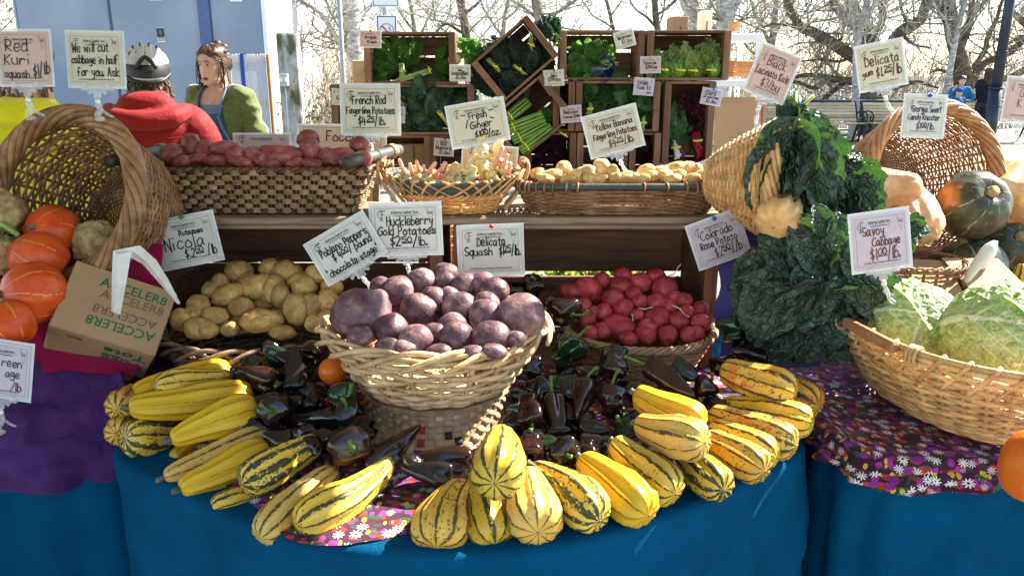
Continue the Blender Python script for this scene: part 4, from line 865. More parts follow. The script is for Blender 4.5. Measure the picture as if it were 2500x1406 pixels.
for k in range(3):
    m = MB(); m.tube([sf(2*pi*i/120, 1, .012+.007*k+.005*sin(9*2*pi*i/120+k*2.1))+V((0, 0, .012+.011*k+.004*cos(9*2*pi*i/120+k*2.1))) for i in range(120)], .0058, 6, closed=True); part('rim_strand', m, M['wicker_pale'], o)
plait_rim(o, sf_main, 18, .86, 0, M['wicker_pale'], up=.034, out=.019, sr=.0066, seed=1, dip=.018)
# gold potato basket (grey, oval) and red potato basket
nic_c = V((PY(628, 800, 2.12).x, 2.11, TZ+.006))
o = thing('wicker_basket', 'low grey brown oval basket of gold potatoes in the left crate', 'basket', nic_c)
sf = basket(o, .255, .215, [(.72, .004), (.80, .025), (.92, .075), (.97, .108)], 26, 11, .0052, M['wicker_grey'], jit=.4, seed=3)
plait_rim(o, lambda th, v, off=0: sf(th, 1, off+.012)+V((0, 0, .018)), 24, .55, 0, M['wicker_grey'], up=.026, out=.02, sr=.0062, seed=2); rope_rim(o, sf, .007, 2, 12, M['wicker_grey'], 1, .004)
red_c = V((PY(1560, 800, 2.13).x, 2.13, TZ+.006))
o = thing('wicker_basket', 'round tan basket of small red potatoes standing in the right crate', 'basket', red_c)
sf = basket(o, .212, .208, [(.66, .004), (.76, .03), (.88, .08), (.97, .118)], 40, 20, .0032, M['wicker_tan'], jit=.3, seed=4, sr=.0034)
rope_rim(o, sf, .0075, 4, 14, M['wicker_tan'], 1, .004, sr=.0052, n=160)
# rope basket with wooden handles on the shelf
rp = PY(640, 523, 2.30); rw = .335
o = thing('rope_basket', 'long rectangular rope woven basket with dark wooden handles, red fingerlings', 'basket', (rp.x, 2.30, SZ)); RH = .118
def rect_pt(q, v, off=0):                            # q runs once round the rectangle
    L, D = rw*(.83+.17*v), .125*(.85+.15*v); per = [(-L, -D), (L, -D), (L, D), (-L, D)]; q = (q % 1)*4; i = int(q) % 4; f = q-int(q)
    a, b2 = per[i], per[(i+1) % 4]; nx, ny = [(0, -1), (1, 0), (0, 1), (-1, 0)][i]
    return V((a[0]*(1-f)+b2[0]*f+nx*off, a[1]*(1-f)+b2[1]*f+ny*off, .006+RH*v))
rows = 9
for k in range(rows):
    v = (k+.5)/rows
    for side, cnt in ((0, 27), (1, 10), (3, 10)):
        for i in range(k % 2, cnt, 2):
            f0, f1 = (i-.09)/cnt, (i+1.09)/cnt; a, b2, mid = rect_pt((side+max(0, f0))/4, v, .003), rect_pt((side+min(.9999, f1))/4, v, .003), rect_pt((side+(i+.5)/cnt)/4, v, .009); m = MB()
            for dz in (-.0042, .0, .0042): z = V((0, 0, dz)); m.tube([a+z, a.lerp(mid, .6)+z*1.15, mid+z*1.25, b2.lerp(mid, .6)+z*1.15, b2+z], .0031, 5)
            part('rope_wrap', m, M['rope'], o)
m = MB()
for side, cnt in ((0, 27), (1, 10), (2, 27), (3, 10)):
    for i in range(cnt): m.tube([rect_pt((side+(i+.5)/cnt)/4, v/4, -.001) for v in range(5)], .0052, 5)
tag(part('dark_stakes', m, M['rope_dark'], o), kind='stuff')
m = MB()
for q in range(4): m.add([rect_pt(q/4, 0, -.006), rect_pt((q+.9999)/4, 0, -.006), rect_pt((q+.9999)/4, 1, -.006), rect_pt(q/4, 1, -.006)], [(0, 1, 2, 3)])
m.add([rect_pt(q/4, 0.01) for q in range(4)], [(0, 1, 2, 3)]); part('lining', m, M['rope_dark'], o)
for vv, rr in ((1.0, .0085), (.0, .006)):
    for st in range(2):
        m = MB(); NN = 420; m.tube([rect_pt(i/NN, vv, rr*.55*cos(i*.9+pi*st))+V((0, 0, rr*.55*sin(i*.9+pi*st))) for i in range(NN)], rr*.7, 5, closed=True); part('rim_cord', m, M['rope_dark'], o)
for sx, xa, xb, mt in ((-1, -rw-.012, -rw+.05, 'bark_stick'), (1, rw-.115, rw+.055, 'bark_stick')):
    # stick handles laid across the ends, lashed with cord
    x = sx*(rw-.01); za = RH+.032; m = MB()
    if sx < 0: pts = [V((x-.03, -.145, za)), V((x-.005, -.06, za+.004)), V((x+.01, .16, za+.004))]
    else: pts = [V((x-.035, -.165, za)), V((x+.02, .0, za+.002)), V((x+.06, .15, za+.004))]
    m.tube(catmull(pts, 4), .0165, 12); hd = part('handle', m, M['dark_stick'], o)
    for f in (.22, .8):
        m = MB(); c = pts[0].lerp(pts[2], f); dr = (pts[2]-pts[0]).normalized()
        for k in range(4):
            pp = c+dr*(.0068*k); s1 = dr.cross(V((0, 0, 1))).normalized(); m.tube([pp+s1*(.0195*cos(a))+V((0, 0, .0195*sin(a))) for a in [2*pi*j/12 for j in range(12)]], .0042, 5, closed=True)
        m.tube([c+V((0, 0, -.02)), c+V((0, .0, -.05))], .012, 6); part('lashing', m, M['rope'], hd)
# ginger basket: cane base, dark stick wall, lattice of canes
gp = PY(1105, 536, 2.20)
gw_ = .187
o = thing('cane_basket', 'small orange cane basket with latticed dark wall, heaped with ginger', 'basket', (gp.x+.002, 2.26, SZ))
sf = basket(o, gw_, .115, [(.62, .004), (.66, .018), (.74, .045)], 30, 7, .0034, M['cane_orange'], jit=.2, seed=6, e=2.6, sr=.0046, amp=.005)
def gsf(th, f, off=0): p = sf(th, 1, off+.050*f); return p+V((0, 0, .008+.042*f+.016*f*abs(cos(th))**3))
for k in range(5):
    f = .12+.78*k/4; m = MB(); m.tube([gsf(2*pi*i/64, f, -.004) for i in range(64)], .0075, 6, closed=True); part('dark_rod', m, M['dark_stick'], o)
for i in range(24):
    for s in (-1, 1):
        t0 = 2*pi*i/24; m = MB(); m.tube([gsf(t0+s*.30*f, f*1.05, .006+.003*s) for f in [k/8 for k in range(9)]]+[gsf(t0+s*.34, 1.05, -.010)], .0036, 6); part('lattice_cane', m, M['wicker_honey'], o)
rope_rim(o, sf, .006, 3, 18, M['cane_orange'], 1, .004, sr=.0048, off=.003)
for s in (-1, 1):
    m = MB(); e1 = gsf(0 if s > 0 else pi, 1.0); m.box(e1+V((s*.006, 0, .026)), (.022, .075, .026), None, .007); part('handle', m, M['handle_wood'], o)
    for y in (-.03, .03): m = MB(); m.tube(catmull([e1+V((s*.006, y, .036)), e1+V((s*.022, y, .02)), e1+V((s*.012, y*1.2, -.02)), e1+V((s*-.02, y*1.4, -.07)), e1+V((s*-.045, y*1.4, -.10))], 4), .0048, 6); part('handle_cane', m, M['wicker_honey'], o)
# long brown basket with stick rim
bp = PY(1515, 522, 2.2)
o = thing('wicker_basket', 'long low brown wicker basket with a lashed stick rim, yellow fingerlings', 'basket', (bp.x, 2.29, SZ))
sf = basket(o, .285, .125, [(.88, .004), (.93, .025), (.97, .048), (1.0, .070)], 40, 13, .0036, M['wicker_bark'], jit=.5, seed=8, e=4.5, sr=.0034, amp=.0042)
m = MB(); m.tube([sf(2*pi*i/120, 1)+V((0, 0, .010)) for i in range(120)], .0105, 8, closed=True); part('stick_rim', m, M['dark_stick'], o)
rng = random.Random(3); lash = None
for i in range(44):
    th = 2*pi*(i+rng.uniform(-.3, .3))/44; c = sf(th, 1)+V((0, 0, .008)); nn = (sf(th, 1, .01)-sf(th, 1)).normalized(); m = MB()
    m.tube([c+nn*(.0135*cos(a))+V((0, 0, .0145*sin(a)-.001)) for a in [2*pi*j/10 for j in range(10)]], .0032, 5, closed=True); part('lashing', m, M['wicker_bark'], o)
# tilted baskets: axis given in the world, origin at the bottom centre
def tilted(label, rim_c, axis, R_, depth, prof, n, rows, wr, mat, seed, rim_r=.02, strands=8, turns=5, sr=None, up=(0, 0, 1), jit=.6, gaps=False, amp=None):
    ax = V(axis).normalized(); bc = V(rim_c)-ax*depth; x = V(up).cross(ax).normalized(); y = ax.cross(x); MM = Matrix((x, y, ax)).transposed().to_4x4(); MM.translation = bc
    o = thing('tilted_basket', label, 'basket', M=MM, group='big wicker baskets lying on their sides')
    sf = basket(o, R_, R_, prof, n, rows, wr, mat, jit=jit, seed=seed, amp=amp or wr*.85)
    rope_rim(o, sf, rim_r, strands, turns, mat, 1, .012, sr=sr or rim_r*.45, n=150); return o, sf, MM
P_ = lambda d: [(.55, 0), (.72, d*.1), (.84, d*.35), (.92, d*.65), (1.0, d)]
tilted('large brown basket tipped on its side behind the orange squash', PY(165, 482, 1.98), (-.22, -.88, .33), .208, .27, P_(.27), 36, 38, .0042, M['wicker_brown'], 11, .019, 8, 4, jit=.9)
tilted('large reddish basket tipped on its side behind the pink banana squash', PY(2276, 440, 2.50), (.20, -.90, .22), .232, .26, P_(.26), 50, 42, .0030, M['wicker_rust'], 12, .017, 8, 4, jit=.9)
tilted('honey coloured basket lying on its side, black kale spilling out', PY(1925, 442, 2.08), (.80, -.58, .06), .172, .21, [(.34, 0), (.50, .035), (.68, .09), (.84, .15), (1.0, .21)], 34, 34, .0040, M['wicker_honey'], 13, .015, 7, 4, jit=.5)
# cabbage basket
cab_c = V((1.195, 1.79, RZ+.034))
o = thing('wicker_basket', 'big honey coloured oval basket of savoy cabbages on floral cloth', 'basket', M=Matrix.Translation(cab_c) @ Matrix.Rotation(.18, 4, 'Z'))
sf = basket(o, .385, .36, [(.74, .004), (.81, .04), (.90, .10), (1.0, .172)], 42, 20, .0056, M['wicker_honey'], jit=.5, seed=15, e=2.5, sr=.0058, amp=.007)
for k in range(2): m = MB(); m.tube([sf(2*pi*i/140, 1, .004*k)+V((0, 0, .008+.013*k)) for i in range(140)], .0075, 6, closed=True); part('rim_strand', m, M['wicker_honey'], o)
for i in range(40):
    t0 = 2*pi*i/40; m = MB(); m.tube([sf(t0+.16*f, 1-.22*(1-f), .012)+V((0, 0, .022*f)) for f in [k/6 for k in range(7)]]+[sf(t0+.17, 1, -.004)+V((0, 0, .028))], .0052, 5); part('border_cane', m, M['wicker_honey'], o)
for th in (radians(196), radians(165)):
    c = sf(th, 1, .006)+V((0, 0, .012)); nn = (sf(th, 1, .01)-sf(th, 1)).normalized(); m = MB()
    for k in range(3): cc = c+V((-nn.y, nn.x, 0))*(.009*k); m.tube([cc+nn*(.018*cos(a))+V((0, 0, .019*sin(a))) for a in [2*pi*j/12 for j in range(12)]], .0048, 5, closed=True)
    part('handle_lashing', m, M['wicker_honey'], o)
m = MB(); m.box(sf(radians(181), 1, .014)+V((0, 0, .020)), (.02, .19, .024), Matrix.Rotation(.0, 3, 'Z'), .005); part('handle_bar', m, M['handle_wood'], o, False)
# dark basket wedge behind the savoy sign, and cane basket between the long crates
o = thing('wicker_basket', 'dark low wicker basket behind the savoy cabbage sign', 'basket', (PY(2262, 640, 2.2).x-.03, 2.23, RZ+.03)); sf = basket(o, .15, .12, [(.8, .004), (.9, .1), (1, .24)], 26, 24, .0042, M['wicker_brown'], seed=17); rope_rim(o, sf, .007, 3, 12, M['wicker_brown'])
o = thing('cane_basket', 'orange cane basket glimpsed in the gap between the long crates', 'basket', (PY(1108, 640, 2.62).x, 2.62, TZ+.004)); sf = basket(o, .12, .1, [(.8, .004), (.9, .15), (1, .36)], 22, 26, .0055, M['cane_orange'], seed=18)
# ================================================================= hand lettering: strokes on a small grid (x digit, y letter; d = baseline)
GL = dict(a="4h2i0g0e1d3e4h4h4e5d", b="0l0d0d0g2i4g4e2d0e", c="4h2i0g0e2d4e", d="4h2i0g0e2d4f4l4l4d", e="0f4g3i1i0f1d3d4e", f="4l2m1j1d,0h3h", g="4h2i0g1e3f4h4h4b2a0b", h="0l0d0d0g2i4g4d", i="1h1d,1k1k2k", k="0l0d,4i0f4d", l="1l1d", m="0i0d0d0g1i3h3d3d3g4i6h6d", n="0i0d0d0g2i4g4d", o="2i0g0e2d4e4g2i", p="0i0a0a0g2i4g4e2d0e", q="4h2i0g0e2d4f4i4i4a", r="0i0d0d0g2i4h", s="4h2i0h1g3f4e2d0e", t="2k2e3d4d,0i4i", u="0i0e2d4e4i4i4d", v="0i2d2d4i", w="0i1d1d3h3h5d5d6i", x="0i4d,4i0d", y="0i1f3f,4i4i3b1a0a", z="0i4i4i0d0d4d",
 A="0d2l2l5d,1g4g", B="0l0d,0l3l4j3h0h0h4g4e2d0d", C="5k3l0i0f2d5e", D="0l0d0d4e5h3k0l", E="4l0l0l0d0d4d,0h3h", F="4l0l0l0d,0h3h", G="5k3l0i0f2d5e5h5h3h", H="0l0d,4l4d,0h4h", I="1l1d", J="4l4e2d0e", K="0l0d,4l0h0h4d", L="0l0d0d4d", M="0d0l0l3e3e6l6l6d", N="0d0l0l4d4d4l", O="2l0i0f2d5f5i2l", P="0l0d,0l3l4j3h0g", Q="2l0i0f2d5f5i2l,3f5d", R="0l0d,0l3l4j3h0h0h4d", S="4k2l0j1h4g4e2d0e", T="2l2d,0l5l", U="0l0e2d4e4l", W="0l1d1d3i3i5d5d6l", Y="0l2h,5l2h2h2d")
GL.update({'0': "2l0i0f2d4f4i2l", '1': "1l1d", '2': "0k2l4j3h0d0d4d", '3': "0k2l4j2h2h4f2d0e", '4': "1l0g0g4g,3j3d", '5': "4l0l0l0h0h3i4f2d0e", '7': "0l4l4l1d", '8': "2h0j2l4j2h0f2d4f2h", '9': "4j2l0j2h4j4j3d", '$': "4k2k0i4g2e0f,2m2c", '/': "3m0c", '.': "0d0e1e", '"': "0m0k,1m1k", '-': "0g3g", '(': "2m0i0f2c", ',': "1e0c", "'": "0m0k"})
GS = {}
for ch, sp in GL.items():
    GS[ch] = ([[V((int(q[i]), ord(q[i+1])-100, 0)) for i in range(0, len(q), 2)] for q in sp.split(',')], max(int(c) for c in sp if c.isdigit()))
def stroke(mb, pts, w, y, smooth=True, m=0):
    """flat ribbon of width w following pts (x, z) just in front of the card"""
    P = catmull([V((p[0], 0, p[1])) for p in pts], 4) if smooth and len(pts) > 2 else [V((p[0], 0, p[1])) for p in pts]
    Q = [P[0]]
    for p in P[1:]:
        if (p-Q[-1]).length > w*.15: Q.append(p)
    if len(Q) < 2: Q.append(Q[0]+V((w*.5, 0, 0)))
    vs = []
    for i, p in enumerate(Q):
        t = (Q[min(i+1, len(Q)-1)]-Q[max(i-1, 0)]).normalized(); n = V((-t.z, 0, t.x))*(w/2)
        e = t*(w*.4)*(-1 if i == 0 else 1 if i == len(Q)-1 else 0)
        vs += [V((p.x, y, p.z))+n+e, V((p.x, y, p.z))-n+e]
    mb.add(vs, [(2*i, 2*i+1, 2*i+3, 2*i+2) for i in range(len(Q)-1)], None, m)
def write(mb, tx, x0, z0, width, hgt, w, y, rng, slope=0.0, jit=.25, centre=False):
    """'^' toggles raised underlined pence"""
    plain = tx.replace('^', ''); L = sum(((4.2 if c == ' ' else GS[c][1]+1.7)) for c in plain); sx = width/max(L, 1); sz = hgt/8.0
    x = 0; sup = False; sx0 = 0
    for c in tx:
        if c == '^':
            if sup: stroke(mb, [(x0+sx0*sx, z0+slope*sx0*sx+2.3*sz), (x0+(x-1)*sx, z0+slope*x*sx+2.5*sz)], w, y-.0001)
            else: sx0 = x
            sup = not sup; continue
        if c == ' ': x += 4.2; continue
        ss, mw = GS[c]; dx, dz = rng.uniform(-jit, jit), rng.uniform(-jit, jit); k = rng.uniform(.92, 1.1); sh = rng.uniform(-.04, .1)
        for i, q in enumerate(ss):
            pts = []
            for p in q:
                px, pz = p.x+p.y*sh+dx, p.y*k+dz
                if sup: pz = pz*.62+3.2
                X = x0+(x+px)*sx; pts.append((X, z0+pz*sz+slope*(x+px)*sx))
            stroke(mb, pts, w*rng.uniform(.85, 1.15), y-.00006*i)
        x += mw+1.7
def sign(label, cx, cy, wpx, hpx, roll, Y, card, lines, ink='ink', clip=None, pin=None, lean=.12, yaw=0.0, seed=0, header=True, group='handwritten price cards', small=False, lw=None, sleeve=True, frame_=True):
    """lines = [(text, x fraction, baseline fraction, width fraction, height fraction, slope)]"""
    c = PY(cx, cy, Y); k = mpp(c); w, h = wpx*k, hpx*k; rng = random.Random(seed+int(cx))
    Mx = Matrix.Translation(c) @ Matrix.Rotation(yaw, 4, 'Z') @ Matrix.Rotation(-lean, 4, 'X') @ Matrix.Rotation(-radians(roll), 4, 'Y')
    o = thing('price_card', label, 'price card', M=Mx, group=group); mg = min(w, h)*.055 if sleeve else 0
    if sleeve:
        m = MB(); m.box((0, .0022, 0), (w, .0012, h), None, .0004); part('plastic_sleeve', m, M['sleeve_plastic'], o, False)
    cw, chh = w-2*mg, h-2*mg
    m = MB(); m.box((0, 0, 0), (cw, .0016, chh)); part('card', m, M[card], o, False)
    y = -.0014; m = MB(); b2 = w*.0035
    if frame_:
        ix, iz = cw*.45, chh*.44
        for a, b3 in (((-ix, -iz), (ix, -iz)), ((ix, -iz), (ix, iz)), ((ix, iz), (-ix, iz)), ((-ix, iz), (-ix, -iz))): stroke(m, [a, b3], b2, y, False)
    if header:
        tw = cw*.40; write(m, 'Gathering Together Farm', -tw*.52, chh*.335, tw, chh*.042, w*.006, y-.0001, rng, 0, .1)
        stroke(m, [(-cw*.24, chh*.315), (cw*.24, chh*.315)], b2, y, False); write(m, 'www.gatheringtogetherfarm.com', -tw*.45, chh*.275, tw*.9, chh*.022, w*.0035, y-.0001, rng, 0, .1)
        write(m, 'Certified Organic Produce from Philomath, OR', -cw*.34, -chh*.40, cw*.68, chh*.03, w*.0045, y-.0001, rng, 0, .1)
        s = cw*.013                                   # monogram with a little plant stem, and a carrot sketch
        for ch, ox in (('G', -.405), ('F', -.345)):
            for q in GS[ch][0]: stroke(m, [(cw*ox+p.x*s*.9, chh*.25+p.y*s*1.0) for p in q], w*.008, y-.0001)
        X, Z = cw*-.35, chh*.25
        for a in (-.035, -.012, .02): stroke(m, [(X, Z), (X+cw*a, Z-chh*.07)], w*.007, y, False)
        for a in (0, .02): stroke(m, [(X+cw*(a-.03), Z+chh*.13), (X+cw*(a+.0), Z+chh*.145), (X+cw*(a+.03), Z+chh*.135)], w*.007, y)
        X, Z = cw*.37, chh*.31
        for a, b3 in ((-.06, .12), (-.02, .07), (.03, .06), (.06, .05), (.05, .0), (-.05, .02)): stroke(m, [(X, Z), (X+cw*a*.55, Z+chh*b3*.4), (X+cw*a, Z+chh*b3)], w*.006, y)
        stroke(m, [(X-cw*.03, Z), (X+cw*.01, Z-chh*.15), (X+cw*.035, Z), (X-cw*.03, Z)], w*.0035, y)
    if m.v: part('printed_header', m, M['print_grey'], o, False)
    m = MB(); lw = lw or .017
    for tx, xf, zf, wf, hf, *sl in lines: write(m, tx, cw*xf, chh*zf, cw*wf, chh*hf, w*lw, y-.0008, rng, sl[0] if sl else 0)
    if m.v: part('handwriting', m, M[ink], o, False)
    if pin: m = MB(); m.tube([(cw*.03, -.001, h*.46), (cw*.03, -.010, h*.46), (cw*.03, -.012, h*.46)], [.003, .0035, .006], 8); m.sphere((cw*.03, -.014, h*.46), .0058, 8, 6); part('push_pin', m, M[pin], o)
    if clip:                                          # clear holder: jaw bar, ball joint, lower clip that grips the basket rim
        b = -h/2; f = clip if isinstance(clip, (int, float)) and clip is not True else 1.0
        m = MB(); m.box((0, 0, b+.002), (w*.55, .008, .014), None, .002)
        for s in (-1, 1): m.box((s*w*.2, -.005, b+.006), (w*.08, .005, .012), None, .001); m.box((s*w*.11, 0, b-.008), (w*.09, .004, .008), Matrix.Rotation(s*.5, 3, 'Y'))
        m.box((0, 0, b-.012), (w*.13, .006, .02), None, .002); part('clip_bar', m, M['clear_plastic'], o, False)
        m = MB(); m.sphere((0, 0, b-.030), .0065, 10, 8); m.box((0, 0, b-.027), (.009, .008, .014), None, .002); part('ball_joint', m, M['ball_white'], o)
        m = MB(); lp = [V((0, 0, b-.034)), V((.006, -.004, b-.048)), V((.004, -.012, b-.062)), V((.014, -.016, b-.074))]
        m.tube(catmull(lp, 4), [.008]*10+[.012]*3 if len(catmull(lp, 4)) == 13 else .009, 6, flat=.5); m.tube(catmull([V((.004, .004, b-.046)), V((.014, .012, b-.058)), V((.026, .016, b-.064))], 4), .007, 6, flat=.45); part('rim_clip', m, M['clear_plastic'], o)
    return o
S = sign
S('pink card reading Red Kuri squash $1 per lb, clipped to the left basket', 60, 142, 136, 138, 0, 1.90, 'card_pink', [('Red', -.36, .13, .48, .22), ('Kuri', -.40, -.13, .55, .20), ('squash', -.42, -.38, .52, .14), ('$1/lb', .16, -.38, .36, .22, .25)], clip=1)
S('cream card reading We will cut cabbage in half for you, ask', 233, 146, 144, 138, -1, 1.93, 'card_cream', [('We will cut', -.42, .13, .70, .17, .03), ('cabbage in half', -.44, -.08, .88, .15), ('for you. Ask', -.34, -.32, .80, .16)], clip=1)
S('white card reading French Red Fingerling Potatoes $4.25 per lb', 904, 268, 148, 126, 0, 2.32, 'card_cream', [('French Red', -.32, .12, .62, .16), ('Fingerling Potatoes', -.43, -.09, .88, .14), ('$4^25^/lb.', -.22, -.33, .52, .18)], clip=1)
S('cream card reading Fresh Ginger $1.00 per oz with sun ray strokes', 1166, 301, 146, 106, 10, 2.24, 'card_cream', [('Fresh', -.14, .12, .34, .17), ('Ginger', -.14, -.12, .42, .18), ('$1^00^/oz.', -.08, -.38, .48, .18)] + [('-', -.27, .14, .12, .3, -.1), ('/', -.22, -.06, .06, .14), ('/', .0, .0, .03, .1), ('-', .24, .14, .12, .3, .1), ('-', .24, -.02, .10, .3, -.4)], clip=1)
S('cream card reading Yellow Banana Fingerling Potatoes $4.25 per lb', 1497, 321, 138, 106, 15, 2.26, 'card_cream', [('Yellow Banana', -.32, .10, .74, .16), ('Fingerling Potatoes', -.40, -.12, .86, .15), ('$4^25^/lb.', -.14, -.37, .52, .18)], 'ink_brown', clip=1)
S('pink card reading Black Lacinato Kale $3 per bunch, clipped to the honey basket', 1887, 180, 108, 124, -21, 2.0, 'card_pink', [('Black', -.24, .12, .54, .20), ('Lacinato Kale', -.44, -.10, .90, .16), ('$3/bu', -.20, -.34, .52, .18)], 'ink_brown', clip=1)
S('yellowish card reading Delicata yum $1.25 per lb in brown ink', 2152, 160, 122, 114, 11, 2.42, 'card_cream', [('Delicata', -.36, .03, .78, .22), ('yum', -.44, -.22, .24, .13, .2), ('$1.^25^/lb', -.14, -.26, .58, .22)], 'ink_brown', clip=1, lw=.02)
S('white card reading Georgia Sweet Candy Roaster pinned on the right basket', 2257, 284, 108, 106, -2, 2.24, 'card_white', [('Georgia Sweet', -.34, .10, .76, .16), ('Candy Roaster', -.42, -.10, .82, .15), ('$1^00^/lb.', -.18, -.34, .48, .16)], 'ink_blue', pin='pin_blue')
S('pink card cut off by the right edge of the picture, at the basket', 2497, 244, 92, 108, -5, 2.3, 'card_pink', [('G', -.12, .06, .14, .2), ('K', -.14, -.2, .14, .2)], 'ink_brown', clip=1)
S('white card reading Potatoes Nicola $2.50 per lb with a green pin', 457, 588, 158, 126, 11, 2.06, 'card_white', [('Potatoes', -.10, .13, .42, .10), ('Nicola', -.40, -.14, .72, .27), ('$.2^50^ /lb', -.08, -.37, .56, .20)], 'ink', pin='pin_green')
S('tilted white card reading Poblano Peppers chocolate stage $4.00 per pound', 843, 607, 172, 120, 30, 1.95, 'card_white', [('Poblano Peppers', -.38, .06, .82, .18), ('$ 4^00^/ pound', -.24, -.14, .68, .17), ('"chocolate stage"', -.44, -.41, .90, .16)], clip=1)
S('white card reading Huckleberry Gold Potatoes $2.50 per lb', 991, 560, 178, 132, 2, 1.97, 'card_white', [('Huckleberry', -.28, .09, .70, .18), ('Gold Potatoes', -.42, -.11, .88, .16), ('$2^50^/lb.', -.24, -.34, .58, .19)], clip=1)
S('white card reading Delicata Squash $1.25 per lb under a red pin', 1198, 611, 164, 128, 2, 2.08, 'card_white', [('Delicata', -.22, .10, .48, .18), ('Squash', -.42, -.10, .46, .17), ('$1^25^/lb.', .14, -.12, .36, .20)], pin='pin_red')
S('pinkish card reading Colorado Rose Potato $2.50 per lb under a blue pin', 1754, 585, 136, 118, 20, 2.06, 'card_lilac', [('Colorado', -.32, .10, .66, .20), ('Rose Potato', -.38, -.11, .76, .16), ('$2^50^//b', -.14, -.37, .56, .22)], pin='pin_blue')
S('pale pink card reading Savoy Cabbage $1.00 per lb over the cabbages', 2150, 588, 150, 150, 8, 1.80, 'card_lilac', [('Savoy', -.32, .12, .40, .17), ('Cabbage', -.16, -.08, .52, .16), ('$1^00^/lb.', -.20, -.34, .56, .21)], 'ink_brown', clip=1)
S('pale card ending in reen and age at the left picture edge', 8, 902, 142, 150, -9, 1.62, 'card_lilac', [('reen', -.02, .08, .40, .15), ('age', .06, -.12, .28, .14), ('/lb', .18, -.36, .22, .15)], 'ink_blue', clip=1)
S('wide yellowish card reading Foccacia behind the red fingerlings', 835, 345, 218, 82, -1, 2.55, 'card_peach', [('Foccacia', -.18, .0, .60, .30)], header=False, lw=.012)
S('pink card with a hidden price behind the left red fingerlings', 640, 362, 142, 74, 0, 2.50, 'card_pink', [('Licin', -.15, -.12, .42, .22)], lw=.014)
S('peach card half hidden behind the heaped ginger', 1195, 392, 138, 74, -4, 2.48, 'card_peach', [])
S('white card with a green pin tucked behind the honey basket rim', 1738, 402, 70, 34, 22, 2.62, 'card_white', [('C', -.2, -.25, .14, .35)], pin='pin_green')
def SS(label, cx, cy, w, h, roll, card, lines, pin=None, ink='ink', Y=3.955): return sign(label, cx, cy, w, h, roll, Y, card, lines, ink, None, pin, .02, group='small price cards on the crates', lw=.024)
SS('small pink card reading Arugula $3 each', 904, 96, 54, 41, -2, 'card_pink', [('Arugula', -.26, .02, .60, .22), ('$3 each', -.16, -.26, .50, .16)], 'pin_red')
SS('small cream card reading Kale Lacinato Black $3 per bunch', 1123, 179, 51, 40, -1, 'card_cream', [('Kale', -.10, .14, .2, .12), ('Lacinato/Black', -.45, -.12, .9, .24), ('$3 /bu', -.20, -.38, .52, .22)])
SS('small cream card reading Celery $3.50 each', 1352, 191, 51, 39, 4, 'card_cream', [('Celery', -.15, .08, .32, .16), ('$3^50^/ea', -.30, -.24, .68, .28)], 'pin_red')
SS('small tilted cream card reading Watercress $3 per bunch', 1525, 96, 50, 42, 16, 'card_cream', [('Watercress', -.36, .04, .76, .22), ('$3 /bu', -.18, -.28, .54, .24)])
SS('small pink card reading Escarole $2.50 each', 1588, 159, 51, 40, 1, 'card_pink', [('Escarole', -.34, .04, .66, .22), ('$2^50^/ea', -.26, -.26, .64, .22)], 'pin_yellow')
SS('small pink card reading Green Kale $3 each', 1572, 212, 50, 42, -4, 'card_lilac', [('Green', -.32, .12, .54, .24), ('Kale $3', -.34, -.18, .72, .24), ('ea', .2, -.42, .2, .14)])
SS('small lilac card reading Chard of sunrises $3 per bunch', 1737, 237, 51, 40, -9, 'card_lilac', [('Chard', -.38, .10, .60, .28), ('of sunrises', -.40, -.10, .78, .14), ('$3 /bu', -.24, -.40, .54, .22)], 'pin_blue')
SS('small pink card reading Radicchio Treviso $2.80', 1394, 279, 52, 41, 5, 'card_pink', [('Radicchio', -.36, .04, .72, .22), ('Treviso $2^80^', -.40, -.26, .84, .20)])
SS('small pink card reading Red Mustard $3 per bunch', 1084, 360, 50, 43, -4, 'card_pink', [('Red', -.20, .12, .36, .24), ('Mustard', -.42, -.14, .82, .22), ('$3 /bu', -.24, -.42, .56, .20)], 'pin_red')
SS('small cream card peeping out left of the french red card', 832, 237, 46, 40, -3, 'card_cream', [('$2^50^', -.26, -.2, .5, .26)], 'pin_red')
SS('small pink card half hidden right of the french red card', 972, 281, 34, 40, -2, 'card_pink', [('lions', -.05, -.02, .44, .2), ('3', .1, -.34, .14, .2)], None, 'ink', 3.95)
# ================================================================= potatoes
ORD = ['first', 'second', 'third', 'fourth', 'fifth', 'sixth', 'seventh', 'eighth', 'ninth', 'tenth', 'eleventh', 'twelfth', 'thirteenth', 'fourteenth', 'fifteenth', 'sixteenth', 'seventeenth', 'eighteenth', 'nineteenth', 'twentieth']; ORD += ['twenty '+q for q in ORD[:9]]+['thirtieth']
def tater(seed, lump=.10, eyes=7):
    rng = random.Random(seed); ey = [V((rng.gauss(0, 1), rng.gauss(0, 1), rng.gauss(0, 1))).normalized() for _ in range(eyes)]
    off = V((rng.uniform(0, 50),)*3)
    def fn(u, v):
        d = V((sin(pi*v)*cos(2*pi*u), sin(pi*v)*sin(2*pi*u), -cos(pi*v))); r = 1+lump*noise.noise(d*1.3+off)+lump*.35*noise.noise(d*3+off)
        for e in ey:
            a = d.angle(e)
            if a < .30: r -= .055*(1-a/.30)**1.5*(1 if a > .07 else .6)
        return d*r
    m = MB(); m.grid(22, 14, fn); return m.mesh('potato')
TAT = [tater(k) for k in range(5)]; TAT2 = [tater(20+k, .20, 9) for k in range(6)]; TAT3 = [tater(40+k, .15, 8) for k in range(5)]
